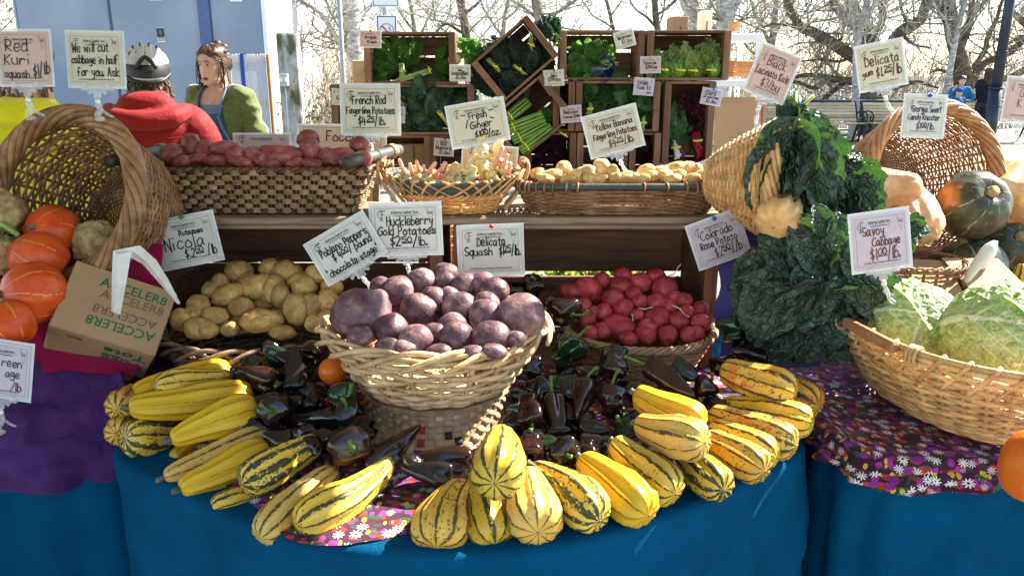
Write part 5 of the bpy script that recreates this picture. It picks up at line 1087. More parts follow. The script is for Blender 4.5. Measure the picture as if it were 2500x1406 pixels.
def rows_label(items, thresh):
    """items: (px, py, ...) -> 'third from the left in the second row' so that each one can be pointed out"""
    idx = sorted(range(len(items)), key=lambda i: items[i][1]); rows = []; cur = []
    for i in idx:
        if cur and items[i][1]-items[cur[0]][1] > thresh: rows.append(cur); cur = []
        cur.append(i)
    rows.append(cur); out = {}
    for r, row in enumerate(rows):
        row.sort(key=lambda i: items[i][0]); nm = 'back' if r == 0 else 'front' if r == len(rows)-1 else ORD[r]
        for k, i in enumerate(row): out[i] = (ORD[k] if k < 30 else 'last')+' from left in the '+nm+' row'
    return out
def taters(items, mat, what, where, group, Yf, meshes, thresh=26, name='potato', alt=None, adj=lambda s: '', flatten=(.85, 1.0)):
    lab = rows_label(items, thresh); rng = random.Random(len(items)); cache = {}
    for i, it in enumerate(items):
        px, py, rx = it[0], it[1], it[2]; rz = it[3] if len(it) > 3 and it[3] else rx*rng.uniform(.88, 1.0); ang = it[4] if len(it) > 4 else rng.uniform(-15, 15)
        Y = Yf(px, py); c = PY(px, py, Y); k = mpp(c); ry = (rx+rz)/2*rng.uniform(*flatten)
        ms = meshes[rng.randrange(len(meshes))]; mm = mat if not (alt and rng.random() < alt[1]) else alt[0]; key = (ms.name, mm.name)
        if key not in cache: q = ms.copy(); q.materials.clear(); q.materials.append(mm); q.name = name; cache[key] = q
        flip = rng.choice([0, pi]); Mx = Matrix.Translation(c) @ Matrix.Rotation(-radians(ang), 4, 'Y') @ Matrix.Diagonal((rx*k, ry*k, rz*k, 1)) @ Matrix.Rotation(rng.uniform(0, 6.28) if abs(rx-rz) < rx*.2 else flip, 4, 'X')
        o = link(name, cache[key], None, None, Mx); tag(o, (adj(rx)+what+', '+lab[i]+' '+where), 'potato', group)
PUR = [(874, 770, 70, 63), (969, 712, 37), (1027, 690, 35), (1087, 672, 31), (1090, 690, 24, 27), (1141, 698, 33), (1184, 694, 32), (1017, 757, 42), (1056, 733, 33), (1098, 728, 27), (1125, 750, 40, 38), (1213, 710, 35, 33), (1195, 742, 30), (1192, 770, 40, 38), (1285, 772, 56, 54), (949, 806, 38, 40), (1012, 831, 42, 36), (1108, 800, 36), (1118, 826, 40, 42), (1206, 824, 48, 38, 8), (1270, 828, 22), (924, 702, 26), (966, 762, 30), (1062, 816, 30), (943, 846, 32, 20), (1068, 858, 32, 18), (1155, 862, 30, 18), (915, 732, 28), (1150, 790, 32), (1240, 800, 30), (1060, 780, 34), (980, 850, 30, 20), (1215, 858, 30, 18), (870, 822, 30, 26), (1150, 740, 28)]
taters([(a[0]*.95+53, a[1], a[2]*1.10)+((a[3]*1.08,)+a[4:] if len(a) > 3 else ()) for a in PUR], M['skin_purple'], 'dusty purple potato', 'of the front basket', 'purple potatoes in the front basket', lambda x, y: 1.615+(846-y)*.00165-abs(x-1070)*.00012+(.08 if round((x-53)/.95) in (1060, 1150, 1240, 966) else 0), TAT, 30, adj=lambda r: 'large ' if r > 50 else 'small ' if r < 28 else '')
NIC = [(582, 664, 35, 30), (701, 664, 39, 29, -8), (538, 688, 22), (557, 720, 46, 25, 24), (627, 700, 46, 32, 10), (668, 706, 34, 36), (685, 724, 26, 34), (742, 703, 33, 30), (486, 746, 30, 28), (589, 749, 31, 25, 12), (525, 771, 36, 22, -10), (637, 783, 53, 29, 4), (723, 757, 33, 42, 0), (764, 747, 28, 34), (445, 780, 28, 30), (480, 800, 32, 28), (506, 803, 30, 23), (560, 802, 24, 20), (804, 740, 28, 36), (770, 672, 28), (690, 812, 34, 18), (516, 708, 24), (640, 745, 34, 26), (590, 790, 34, 26), (800, 780, 26, 24), (770, 790, 28, 22), (470, 770, 26), (735, 690, 34, 26), (610, 690, 30, 26), (565, 760, 30, 24), (690, 770, 32, 26), (660, 655, 30, 24), (810, 700, 28, 26)]
taters(NIC, M['skin_gold'], 'golden potato', 'of the grey basket', 'gold potatoes in the grey basket', lambda x, y: 1.99+(808-y)*.0013+(.06 if (x, y) in ((640, 745), (590, 790), (565, 760), (690, 770)) else 0), TAT3, 26, adj=lambda r: 'large ' if r > 42 else 'small ' if r < 25 else '')
RED = [(1433, 706, 36, 32), (1470, 684, 22), (1521, 675, 24, 22), (1562, 690, 30, 24), (1515, 698, 28, 25), (1600, 676, 26, 22), (1622, 706, 33, 34), (1546, 719, 23), (1498, 730, 28, 27), (1520, 753, 27, 24), (1561, 735, 22), (1604, 738, 27, 24), (1473, 763, 24, 25), (1668, 735, 25, 22), (1710, 756, 21), (1676, 761, 20), (1631, 750, 22, 26), (1510, 795, 42, 28, -6), (1604, 777, 33, 29), (1658, 783, 26, 24), (1710, 788, 26, 24), (1556, 770, 18), (1426, 750, 20, 24), (1434, 781, 22, 24), (1577, 818, 26, 22), (1629, 818, 24, 26), (1682, 816, 22, 22), (1450, 762, 18), (1392, 712, 30, 22), (1580, 800, 26), (1640, 800, 24), (1470, 806, 26, 22), (1535, 826, 24, 18), (1700, 812, 20), (1452, 726, 26), (1585, 755, 24), (1545, 790, 26), (1640, 728, 24), (1440, 812, 20)]
taters(RED, M['skin_red'], 'red skinned potato', 'of the tan basket', 'red potatoes in the tan basket', lambda x, y: 2.0+(828-y)*.0013+(.05 if (x, y) in ((1545, 790), (1585, 755), (1452, 726), (1640, 800)) else 0), TAT, 24, adj=lambda r: 'large ' if r > 31 else 'tiny ' if r < 21 else '')
for px, py, dx, dy, Y in ((1632, 672, 26, -32, 2.12), (1560, 752, 30, -8, 2.05), (1640, 745, 42, 24, 2.04), (1545, 782, -6, -22, 2.0)):
    a = PY(px, py, Y); k = mpp(a); m = MB(); m.tube(catmull([V(), V((dx*k*.4, -.015, -dy*k*.2)), V((dx*k*.7, -.02, -dy*k*.75)), V((dx*k, -.02, -dy*k))], 4), [.0018]*6+[.0011]*7, 4); solo('root_hair', m, M['stalk_white'], {1632: 'long pale root thread sticking up behind the red potatoes', 1560: 'short root thread across the middle red potatoes', 1640: 'drooping root thread at the right of the red potatoes', 1545: 'curled root thread near the pinkish red potato'}[px], 'root', Matrix.Translation(a), 'root threads among the red potatoes')
FRE = [(421, 376, 29, 26), (468, 358, 25, 32, 18), (482, 386, 27, 12, 6), (500, 366, 22, 26), (554, 364, 46, 19, -4), (577, 381, 27, 23), (620, 379, 26, 22), (640, 388, 20), (691, 377, 54, 24, -8), (752, 338, 28, 22), (760, 369, 30, 28, -30), (830, 382, 37, 22, 4), (878, 355, 24, 21), (886, 390, 22), (720, 398, 24, 14), (762, 398, 26, 13), (525, 391, 28, 14), (590, 396, 30, 14), (445, 394, 24, 14), (850, 400, 24, 12), (660, 398, 26, 14), (800, 380, 24, 20)]
taters(FRE, M['skin_rose'], 'rose red fingerling', 'of the rope basket', 'red fingerlings in the rope basket', lambda x, y: 2.20+(398-y)*.0014, TAT2, 17, adj=lambda r: 'long ' if r > 40 else '')
YEL = [(1312, 424, 19, 14), (1348, 427, 26, 14, 8), (1376, 416, 21, 23), (1404, 430, 22, 15), (1432, 421, 25, 17), (1468, 412, 24, 26, 30), (1496, 420, 17, 18), (1528, 432, 26, 13), (1505, 434, 20, 12), (1576, 418, 24, 17, 14), (1592, 429, 20, 13), (1612, 418, 22, 13, 10), (1626, 428, 24, 14, -14), (1648, 413, 30, 17, 14), (1656, 426, 20, 13), (1681, 412, 18, 20, -20), (1722, 426, 28, 12), (1388, 436, 22, 12), (1330, 436, 24, 12), (1460, 436, 24, 12), (1548, 434, 18, 12), (1700, 414, 16, 15), (1570, 436, 20, 12), (1640, 436, 24, 12), (1690, 436, 24, 12), (1440, 436, 20, 14)]
taters(YEL, M['skin_banana'], 'yellow fingerling', 'of the stick rimmed basket', 'yellow fingerlings in the stick rimmed basket', lambda x, y: 2.22+(436-y)*.0022, TAT2, 11)

# ================================================================= delicata squash
def sqmesh(L, r, bend=.0, neck=.62, seed=0, nl=10):
    """from neck (v=0) to blossom end (v=1) along +y, ribbed"""
    rng = random.Random(seed); ph = rng.uniform(0, 6); m = MB()
    prof = [(0, .0), (.010, .46), (.03, .66), (.07, .82), (.16, .90), (.3, .93), (.45, .96), (.62, 1.0), (.78, 1.0), (.88, .90), (.945, .70), (.98, .44), (.995, .2), (1, .05)]
    prof = [(t, q if t > .62 else q*(neck+(1-neck)*(min(1, t/.62))**1.3)) for t, q in prof]
    nu, nv = 60, 26
    def fn(u, v):
        t = .5-.5*cos(pi*min(1, max(0, v))); t = t*.7+v*.3
        for i in range(len(prof)-1):
            if prof[i][0] <= t <= prof[i+1][0]: f = (t-prof[i][0])/(prof[i+1][0]-prof[i][0]); q = prof[i][1]*(1-f)+prof[i+1][1]*f; break
        else: q = .05
        a = 2*pi*u; rib = 1+.058*cos(nl*a+pi)*min(1, t*5+.2)*(1 if t < .93 else 1.6); rr = r*q*rib*(1+.05*noise.noise(V((cos(a), sin(a), t*3+ph))))
        y = L*(t-.5); bx = bend*L*(max(0, .55-t)/.55)**1.6; dent = .012*L*(1 if t > .97 else 0)
        return V((rr*cos(a)+bx, y-dent, rr*sin(a)))
    m.grid(nu, nv, fn); return m
sq_n = 0
def delicata(label, ax, ay, aY, bx, by, bY, th, mat='delicata', bend=0.0, neck=.62, grp='delicata squash piled along the table edge', roll=0.0, stem=True):
    """a = neck end, b = blossom end, th = thickness in photo pixels"""
    global sq_n; sq_n += 1
    A, B = PY(ax, ay, aY), PY(bx, by, bY); k = mpp((A+B)/2); r = th*k*.565; bend = bend or .05*sin(sq_n*2.3); L = (B-A).length*1.03; mid = (A+B)/2
    Mx = frame(mid, None, B-A, V((sin(roll), -.55*cos(roll), .83*cos(roll)))); mb = sqmesh(L, r, bend, neck, sq_n)
    o = solo('delicata_squash', mb, M[mat], label, 'squash', Mx, grp)
    if stem: m = MB(); m.tube([V((bend*L, -L/2+.004, 0)), V((bend*L*1.1, -L/2-.010, .001)), V((bend*L*1.15, -L/2-.014, .003))], [r*.20, r*.15, r*.17], 7); part('stem', m, M['stem_grey'], o)
    m = MB(); m.sphere((0, L/2-.013*L-.001, 0), (r*.09, r*.05, r*.09), 8, 5); part('blossom_scar', m, M['stem_cork'], o)
    return o
D = delicata
D('striped squash standing on end at the far left, upper of two', 330, 955, 1.78, 285, 1000, 1.66, 66, 'delicata_orange', neck=.75); D('orange flecked striped squash lowest at the far left corner', 322, 1030, 1.74, 284, 1058, 1.63, 64, 'delicata_orange', neck=.75)
D('long golden squash topmost on the left pile below the carton', 322, 962, 1.72, 566, 912, 1.86, 84, 'delicata_gold', neck=.78); D('dark striped squash wedged under the topmost golden one on the left', 566, 922, 1.80, 378, 944, 1.68, 62, 'delicata', neck=.7)
D('long pale yellow squash with thin lines lying across the left pile', 318, 1004, 1.63, 618, 962, 1.74, 80, 'delicata_gold', neck=.8); D('bright golden squash with an orange streak on the left pile', 416, 1064, 1.56, 630, 996, 1.66, 88, 'delicata_gold', neck=.56)
D('squash with a broad dark green belly band at the left table corner', 440, 1070, 1.70, 304, 1068, 1.60, 86, 'delicata_bold', neck=.8)
D('pale peach squash below the bright golden one on the left', 406, 1170, 1.50, 664, 1062, 1.62, 80, 'delicata_pale', neck=.7); D('small pale squash peeping out beneath the peach one', 420, 1120, 1.60, 490, 1078, 1.68, 50, 'delicata_gold', neck=.8)
D('smooth bright yellow squash with few lines, third layer left', 446, 1200, 1.44, 660, 1096, 1.56, 84, 'delicata_gold', neck=.72); D('boldly striped squash lying on the smooth yellow one', 776, 1080, 1.53, 590, 1182, 1.40, 86, 'delicata_bold', neck=.72)
D('small yellow striped squash tucked beneath the boldly striped one', 664, 1196, 1.46, 516, 1244, 1.40, 62, 'delicata', neck=.8); D('peach squash with a dark band, blossom end down at the edge', 806, 1142, 1.47, 634, 1314, 1.30, 84, 'delicata_pale', neck=.72)
D('long striped squash with a bent neck left of the floral cloth', 974, 1160, 1.45, 722, 1284, 1.30, 98, 'delicata', .14, .55, roll=.4)
D('squash with a crooked neck standing at the middle of the edge', 1092, 1172, 1.36, 1066, 1336, 1.25, 122, 'delicata_orange', -.22, .55); D('squash under the topmost middle one, leaning right', 1160, 1160, 1.39, 1210, 1330, 1.27, 104, 'delicata', .06, .7)
D('big sunlit squash propped on top of the middle pair', 1236, 1062, 1.42, 1208, 1180, 1.23, 114, 'delicata', neck=.7); D('pale squash with fine lines facing out, right of the middle', 1284, 1160, 1.40, 1314, 1300, 1.25, 118, 'delicata_pale', neck=.72)
D('striped squash with a short hooked neck right of the middle', 1326, 1126, 1.44, 1464, 1272, 1.28, 104, 'delicata_bold', .12, .52); D('plain yellow squash with thin lines and a pale stem scar', 1430, 1116, 1.46, 1584, 1258, 1.31, 104, 'delicata_gold', neck=.66); D('squash with close dark stripes right of the plain yellow one', 1494, 1088, 1.50, 1650, 1206, 1.36, 98, 'delicata', neck=.72)
D('yellow necked squash on top of the right pile', 1546, 972, 1.60, 1718, 1040, 1.50, 90, 'delicata_gold', -.08, .72); D('speckled sunlit squash below the yellow necked one', 1552, 1044, 1.52, 1722, 1080, 1.40, 96, 'delicata_pale', -.06, .66)
D('squash with an orange tip at the right table edge', 1656, 1106, 1.52, 1768, 1196, 1.37, 86, 'delicata_bold', neck=.8); D('striped squash lying flat with an orange tinge on the right', 1728, 1068, 1.56, 1868, 1150, 1.43, 84, 'delicata_orange', neck=.8)
D('squash mostly hidden behind the orange tinged one', 1736, 1046, 1.60, 1896, 1118, 1.48, 80, 'delicata', neck=.8); D('large striped squash with a pale stem end in the right stack', 1732, 1016, 1.64, 1944, 1088, 1.51, 88, 'delicata_orange', neck=.76); D('long squash beneath the dark blotched one', 1762, 984, 1.70, 1986, 1034, 1.58, 80, 'delicata', neck=.7)
D('squash with a big dark blotch topmost on the right', 1762, 906, 1.74, 1944, 962, 1.64, 88, 'delicata_orange', neck=.8); D('squash behind the dark blotched one, pointing right', 1880, 934, 1.80, 1998, 992, 1.68, 78, 'delicata_orange', neck=.8)
D('small yellow squash standing at the right edge behind the cabbages', 2505, 650, 2.28, 2492, 712, 2.24, 50, 'delicata', neck=.8, grp='squash on the right table')

# ================================================================= peppers
def pepmesh(L, r, seed, bend=.1, lobes=3, taper=.45):
    rng = random.Random(seed); ph = rng.uniform(0, 6); prof = [(0, .25), (.01, .62), (.05, .84), (.14, 1.0), (.3, .98), (.5, .86), (.7, .68), (.86, taper), (.95, taper*.62), (1, .04)]; m = MB()
    def fn(u, v):
        t = v; 
        for i in range(len(prof)-1):
            if prof[i][0] <= t <= prof[i+1][0]: f = (t-prof[i][0])/(prof[i+1][0]-prof[i][0]); q = prof[i][1]*(1-f)+prof[i+1][1]*f; break
        a = 2*pi*u; rr = r*q*(1+.13*cos(lobes*a+ph+t*1.2)*(1-t*.5)+.24*noise.noise(V((cos(a)*1.3, sin(a)*1.3, t*2.4+ph)))+.07*noise.noise(V((cos(a)*3, sin(a)*3, t*6+ph))))
        dent = .05*L*max(0, 1-q)*(1 if t < .06 else 0); return V((rr*cos(a)+bend*L*(t*t), L*(t-.5)+dent, rr*sin(a)*.86))
    m.grid(28, 20, lambda u, v: fn(u, v**1.15)); return m
pn = 0
def pepper_(label, sx, sy, sY, tx, ty, tY, th, mat='pepper_brown', bend=.08, stem=1.0, lobes=3, taper=.42, scurl=1.0):
    """s = stem end, t = tip"""
    global pn; pn += 1; A, B = PY(sx, sy, sY), PY(tx, ty, tY); k = mpp((A+B)/2); r = th*k/2; L = max((B-A).length, r*1.6); mid = (A+B)/2
    o = solo('poblano_pepper', pepmesh(L, r, pn, bend, lobes, taper), M[mat], label, 'pepper', frame(mid, None, B-A, V((.3*sin(pn*2.1), -.6, .8))), 'poblano peppers heaped round the baskets')
    if stem:
        y = -L/2+.012; rng = random.Random(pn); q = rng.uniform(-1, 1)*scurl; m = MB(); m.tube(catmull([V((0, y, 0)), V((.004*q, y-.016, .002)), V((.018*q, y-.034*stem, .010)), V((.034*q, y-.042*stem, .024*scurl))], 4), [.0055]*3+[.0036]*7+[.0045]*3, 7); m.sphere((0, y-.001, 0), (r*.36, .005, r*.31), 10, 6); part('stem', m, M['pepper_stem'], o)
    return o
P = pepper_
P('broad glossy brown pepper below the gold potato basket', 680, 934, 1.74, 556, 906, 1.78, 66, bend=.06, stem=.6); P('upright brown pepper leaning against the left side of the main basket', 722, 960, 1.74, 712, 848, 1.84, 62, 'pepper_black', stem=0); P('dark pepper stem end facing out below the broad glossy one', 664, 1004, 1.58, 668, 985, 1.70, 78, 'pepper_black', 0, .5, 4); P('long dark pepper lying behind the golden squash', 836, 1018, 1.60, 672, 1046, 1.64, 58, 'pepper_black', .12, 0)
P('dark pepper with a curled green stem left of the splint basket', 846, 998, 1.60, 826, 1018, 1.68, 70, 'pepper_black', 0, 1); P('green pepper in the gap left of the main basket', 848, 968, 1.62, 808, 950, 1.70, 70, 'pepper_green', .05, .6); P('round brown pepper with a thick green stem facing out', 862, 1094, 1.44, 836, 1066, 1.56, 106, 'pepper_brown', 0, 1.1, 4, .7)
P('long pointed brown pepper rising across the splint basket', 886, 1150, 1.46, 1034, 1042, 1.54, 66, 'pepper_brown', -.06, 0); P('large shiny brown pepper lying in front of the splint basket', 1160, 1132, 1.48, 1000, 1128, 1.46, 84, 'pepper_brown', .06, 0); P('dark pepper beneath the large shiny one', 1110, 1166, 1.42, 976, 1150, 1.42, 66, 'pepper_black', .1, 0)
P('lobed brown pepper with a hooked stem right of the main basket', 1300, 1040, 1.58, 1288, 962, 1.66, 72, 'pepper_brown', 0, .9, 4, .7); P('tall narrow brown pepper standing in the right heap', 1348, 960, 1.66, 1374, 1088, 1.56, 60, 'pepper_brown', .05, 1.0); P('glossy brown pepper standing upright near the heap centre', 1430, 926, 1.68, 1414, 1026, 1.60, 64, 'pepper_brown', .05, .9); P('stubby pepper with a hooked green stem in the right heap', 1490, 950, 1.66, 1494, 1000, 1.62, 74, 'pepper_brown', 0, 1.1, 4, .7)
P('pepper pointing right beneath the stubby one', 1412, 1040, 1.60, 1494, 1044, 1.58, 50, 'pepper_brown', .1, 0); P('round shaded pepper just behind the sunlit squash', 1296, 1116, 1.46, 1294, 1070, 1.52, 70, 'pepper_brown', 0, 0, 4, .8); P('dark pepper with a straight green stem behind the hooked squash', 1386, 1112, 1.46, 1360, 1084, 1.54, 82, 'pepper_black', 0, 1.4, 4, .7, .6); P('small glossy pepper right of the straight green stem', 1436, 1120, 1.48, 1434, 1078, 1.52, 58, 'pepper_brown', 0, 0, 4, .8)
P('green pepper with a long stem left of the speckled squash', 1520, 1036, 1.58, 1548, 1060, 1.6, 62, 'pepper_green', 0, 1.3, 3, .6, .5); P('tall square shouldered pepper in front of the red potato basket', 1494, 924, 1.76, 1500, 842, 1.82, 78, 'pepper_black', .04, 0, 4, .8); P('dark pepper at the back of the right heap', 1470, 916, 1.74, 1400, 906, 1.78, 56, 'pepper_black', .1, 0); P('long glossy pepper with a curved stem below the red potatoes', 1574, 888, 1.74, 1702, 960, 1.66, 64, 'pepper_brown', .08, 1.2)
P('green pepper beneath the long glossy one', 1640, 890, 1.80, 1712, 920, 1.76, 54, 'pepper_green', .1, 0); P('big dark pepper behind the right rim of the main basket', 1402, 770, 1.94, 1332, 742, 2.02, 78, 'pepper_black', .05, 1.3, 4, .8); P('dark green pepper hanging over the rim right of the purple potatoes', 1408, 824, 1.86, 1368, 872, 1.84, 76, 'pepper_green', .1, 1.1); P('black pepper standing behind the delicata squash card', 1306, 680, 2.06, 1298, 722, 2.08, 58, 'pepper_black', 0, .5, 4, .8, .3); P('second black pepper left of the one behind the delicata card', 1258, 694, 2.07, 1258, 732, 2.08, 56, 'pepper_black', 0, 0, 4, .8)
P('glossy green black pepper standing by the blue violet cloth', 1790, 776, 1.98, 1796, 836, 1.95, 84, 'pepper_green', 0, 1.3, 4, .8); P('small green black pepper left of the lower kale bunch', 1846, 790, 1.96, 1846, 838, 1.94, 60, 'pepper_green', 0, .4, 4, .8); P('green pepper with a thin trailing stem above the floral cloth', 1896, 876, 1.88, 1850, 858, 1.92, 56, 'pepper_green', 0, 1.3, 3, .7, .3); P('dark pepper right of the tan basket', 1776, 862, 1.92, 1830, 872, 1.9, 58, 'pepper_black', .05, 0)
P('brown pepper behind the dark blotched squash', 1750, 900, 1.82, 1790, 884, 1.86, 60, 'pepper_brown', 0, 0, 4, .7); P('brown pepper left of the dark blotched squash', 1736, 930, 1.74, 1700, 968, 1.72, 62, 'pepper_brown', .06, .5)
rng = random.Random(12); low = []                     # lower layer, seen in the gaps between the others
for x0, x1, y0, y1, n in ((560, 830, 860, 1050, 28), (690, 900, 1030, 1120, 9), (1270, 1480, 900, 1110, 28), (1480, 1760, 930, 1010, 12), (1330, 1390, 830, 910, 4), (1000, 1180, 1110, 1170, 4), (1780, 1890, 840, 890, 4)):
    low += [(rng.uniform(x0, x1), rng.uniform(y0, y1)) for k in range(n)]
for (x, y), lb in zip(low, [rows_label(low, 13)[i] for i in range(len(low))]):
    Y = 1.69+(960-y)*.0016+rng.uniform(-.01, .03); a = rng.uniform(0, 6.28); P('dark pepper low in the shaded heap, '+lb, x, y, Y+.05, x+86*cos(a), y+30*sin(a), Y+.04, rng.uniform(50, 64), rng.choice(['pepper_black', 'pepper_brown', 'pepper_black', 'pepper_black', 'pepper_green']), .08, 0)

# ================================================================= round squash, pumpkins, roots
def gourdmesh(r, ry, lobes, depth, seed, tip=0.0, nu=64):
    """squash about its own z axis; r radius, ry half height"""
    m = MB(); off = V((seed*3.1,)*3)
    def fn(u, v):
        a = 2*pi*u; p = pi*v; rr = r*sin(p)**.8*(1-depth*(.5-.5*cos(lobes*a))**.6*sin(p)**.5*.9+.03*noise.noise(V((cos(a), sin(a), cos(p)))+off)); z = -ry*cos(p)
        z *= (1-.16*math.exp(-((sin(p))/.22)**2)*(1 if not (tip and v > .5) else -tip)); return V((rr*cos(a), rr*sin(a), z))
    m.grid(nu, 26, fn); return m
def gourd_(name, label, px, py, Y, rpx, rypx, axis, mat, lobes, depth, seed, cat='squash', grp=None, tip=0.0, stem='stem_cork', sr=.16, sl=.25):
    c = PY(px, py, Y); k = mpp(c); r, ry = rpx*k, rypx*k; ax = V(axis).normalized(); x = ax.orthogonal().normalized(); Mx = Matrix((x, ax.cross(x), ax)).transposed().to_4x4(); Mx.translation = c
    o = solo(name, gourdmesh(r, ry, lobes, depth, seed, tip), M[mat], label, cat, Mx, grp); m = MB(); zt = ry*(.86 if not tip else 1+tip*.12)
    m.tube([V((0, 0, zt-.006)), V((0, 0, zt+r*sl*.4)), V((.004, .002, zt+r*sl))], [r*sr*1.25, r*sr*.85, r*sr], 9); part('stem', m, M[stem], o); return o
G4 = 'red kuri squash heaped on the left table'
gourd_('kuri_squash', 'orange kuri squash with its dark stem showing, back of the pile', 131, 566, 1.95, 66, 58, (-.25, -.85, .35), 'kuri_skin', 8, .05, 1, grp=G4, tip=.3, stem='stem_grey', sr=.11, sl=.12)
gourd_('kuri_squash', 'orange kuri squash with its pale nub at left, second from the back', 97, 632, 1.87, 68, 64, (-.80, -.25, .55), 'kuri_skin', 8, .05, 2, grp=G4, tip=.6, sr=.12)
gourd_('kuri_squash', 'orange kuri squash with pale streaks from its grey stem', 84, 716, 1.78, 78, 70, (-.62, -.74, .18), 'kuri_skin', 8, .06, 3, grp=G4, tip=.3, stem='stem_grey', sr=.12, sl=.14)
gourd_('kuri_squash', 'plain orange kuri squash nearest the pale green card', 22, 792, 1.69, 60, 58, (-.4, .2, .9), 'kuri_skin', 8, .03, 4, grp=G4)
gourd_('kuri_squash', 'orange kuri squash cut off by the left picture edge', -12, 716, 1.84, 34, 40, (-.4, .2, .9), 'kuri_skin', 8, .03, 5, grp=G4)
def celeriac(label, px, py, Y, r, seed):
    c = PY(px, py, Y); k = mpp(c); rng = random.Random(seed); m = MB(); off = V((seed*9.0,)*3)
    m.grid(40, 26, lambda u, v: (lambda d: d*(r*k*(1+.16*noise.noise(d*2+off)+.10*noise.noise(d*5+off)+.05*noise.noise(d*13+off)*(1.6 if d.z < 0 else .5))))(V((sin(pi*v)*cos(2*pi*u), sin(pi*v)*sin(2*pi*u), -cos(pi*v)))))
    o = solo('celery_root', m, M['skin_celeriac'], label, 'celery root', Matrix.Translation(c), 'knobbly celery roots on the left table'); m = MB()
    for j in range(26):
        a = rng.uniform(0, 6.28); d = V((cos(a)*.6, sin(a)*.6-.3, -.55)).normalized()*r*k; m.tube(catmull([d*.9, d*1.1+V((rng.gauss(0, .006), rng.gauss(0, .006), -.006)), d*1.2+V((rng.gauss(0, .012), rng.gauss(0, .012), -.014))], 3), .0016, 4)
    part('roots', m, M['stem_cork'], o); return o
celeriac('celery root with a green shoulder beside the kuri squash', 236, 596, 1.95, 56, 1); celeriac('celery root behind the topmost kuri squash at the left edge', -4, 520, 1.93, 58, 2); celeriac('brown celery root below the other at the left edge', -6, 620, 1.88, 52, 3)
m = MB(); c = PY(205, 655, 1.9)
for j in range(9): a = -.5+j*.09; m.tube(catmull([V((.01*cos(j*2), .01*sin(j*2), .02)), V((-.012+.004*sin(j), -.012, -.01)), V((-.03+.012*sin(j*3.), -.02, -.045-.006*(j % 3)))], 4), .0035, 5)
solo('celery_stalks', m, M['stalk_green'], 'cut green stalks of the celery root above the carton', 'stalks', Matrix.Translation(c))
m = MB(); c = PY(10, 548, 1.9)
for j in range(5): m.tube(catmull([V((-.03, .01, .02)), V((-.01+.006*j, -.01, .012-.004*j)), V((.012+.008*j, -.02, -.006*j))], 4), .006, 6)
solo('celery_stalks', m, M['stalk_green'], 'green leaf stalks poking out at the left picture edge', 'stalks', Matrix.Translation(c))
# right table squash
GR = 'winter squash on the right table'
D('plump salmon squash with a corky stub in the right basket', 2252, 452, 2.34, 2085, 476, 2.44, 104, 'skin_salmon', 0, .62, GR, stem=False)
o = D('pink banana squash with its pale cut end towards us', 2190, 438, 2.52, 2262, 575, 2.24, 92, 'skin_salmon', .05, .8, GR, stem=False)
L = (PY(2262, 575, 2.24)-PY(2190, 438, 2.52)).length*1.03; m = MB(); m.sphere((0, L/2-.004, 0), (.030, .008, .030), 16, 8); part('cut_end', m, M['stem_cork'], o)
gourd_('kabocha_squash', 'big grey green squash with an orange cheek and corky stem', 2376, 502, 2.40, 87, 76, (.10, -.80, .60), 'kabocha_orange', 9, .07, 11, grp=GR, sr=.17, sl=.14)
gourd_('kabocha_squash', 'dark squash lying behind the white paper handle', 2372, 650, 2.38, 80, 66, (-.3, .2, .9), 'kabocha_skin', 9, .07, 12, grp=GR)
gourd_('kabocha_squash', 'dark striped squash with a corky stem at the far right', 2470, 606, 2.42, 66, 56, (-.1, -.72, .68), 'kabocha_skin', 9, .08, 13, grp=GR, sr=.24, sl=.12)
gourd_('kabocha_squash', 'dark squash wedged at the right picture edge behind the others', 2520, 560, 2.56, 70, 60, (.3, .0, .9), 'kabocha_skin', 9, .07, 14, grp=GR)
D('smooth butternut squash at the right picture edge', 2520, 400, 2.56, 2462, 530, 2.50, 150, 'skin_butternut', 0, .5, GR, stem=False)
D('tan butternut squash between the two kale bunches, beside the honey basket', 1930, 486, 1.97, 1888, 556, 1.88, 96, 'skin_butternut', 0, .6, GR, stem=False)
gourd_('pumpkin', 'smooth orange pumpkin at the lower right picture edge', 2530, 1140, 1.30, 82, 92, (.2, .1, .97), 'pumpkin', 8, .03, 15, 'pumpkin')
m = MB(); c = PY(812, 905, 1.78); m.sphere((0, 0, 0), (.034, .034, .032), 20, 12); o = solo('orange_squash', m, M['pumpkin'], 'small plain orange squash in the gap left of the main basket', 'squash', Matrix.Translation(c)); m = MB(); m.tube([(0, 0, .03), (0, 0, .042)], .005, 6); part('stem', m, M['stem_cork'], o)
# ================================================================= ginger
def gingerlump(o, base, d, n, r, rng, mat, name):
    m = MB(); p = V(base)
    for j in range(n):
        q = p+V(d)*(r*1.3)+V((rng.gauss(0, 1), rng.gauss(0, .7), rng.gauss(0, 1)))*r*.35; rr = r*rng.uniform(.75, 1.15); N = 16; of = rng.uniform(0, 20)
        m.grid(N, 9, lambda u, v: (lambda dd: p+dd*(rr*(1+.18*noise.noise(dd*2+V((of, 0, 0)))+.05*cos(dd.dot(V(d))*9))))(V((sin(pi*v)*cos(2*pi*u), sin(pi*v)*sin(2*pi*u), -cos(pi*v)))))
        for b in range(rng.randrange(1, 3)):
            s = V((rng.gauss(0, 1), rng.gauss(-.4, .6), rng.gauss(.1, .8))).normalized(); m.tube([p, p+s*rr*1.1, p+s*rr*1.8], [rr*.75, rr*.62, rr*.34], 8)
        p = q
    return m
rng = random.Random(4)
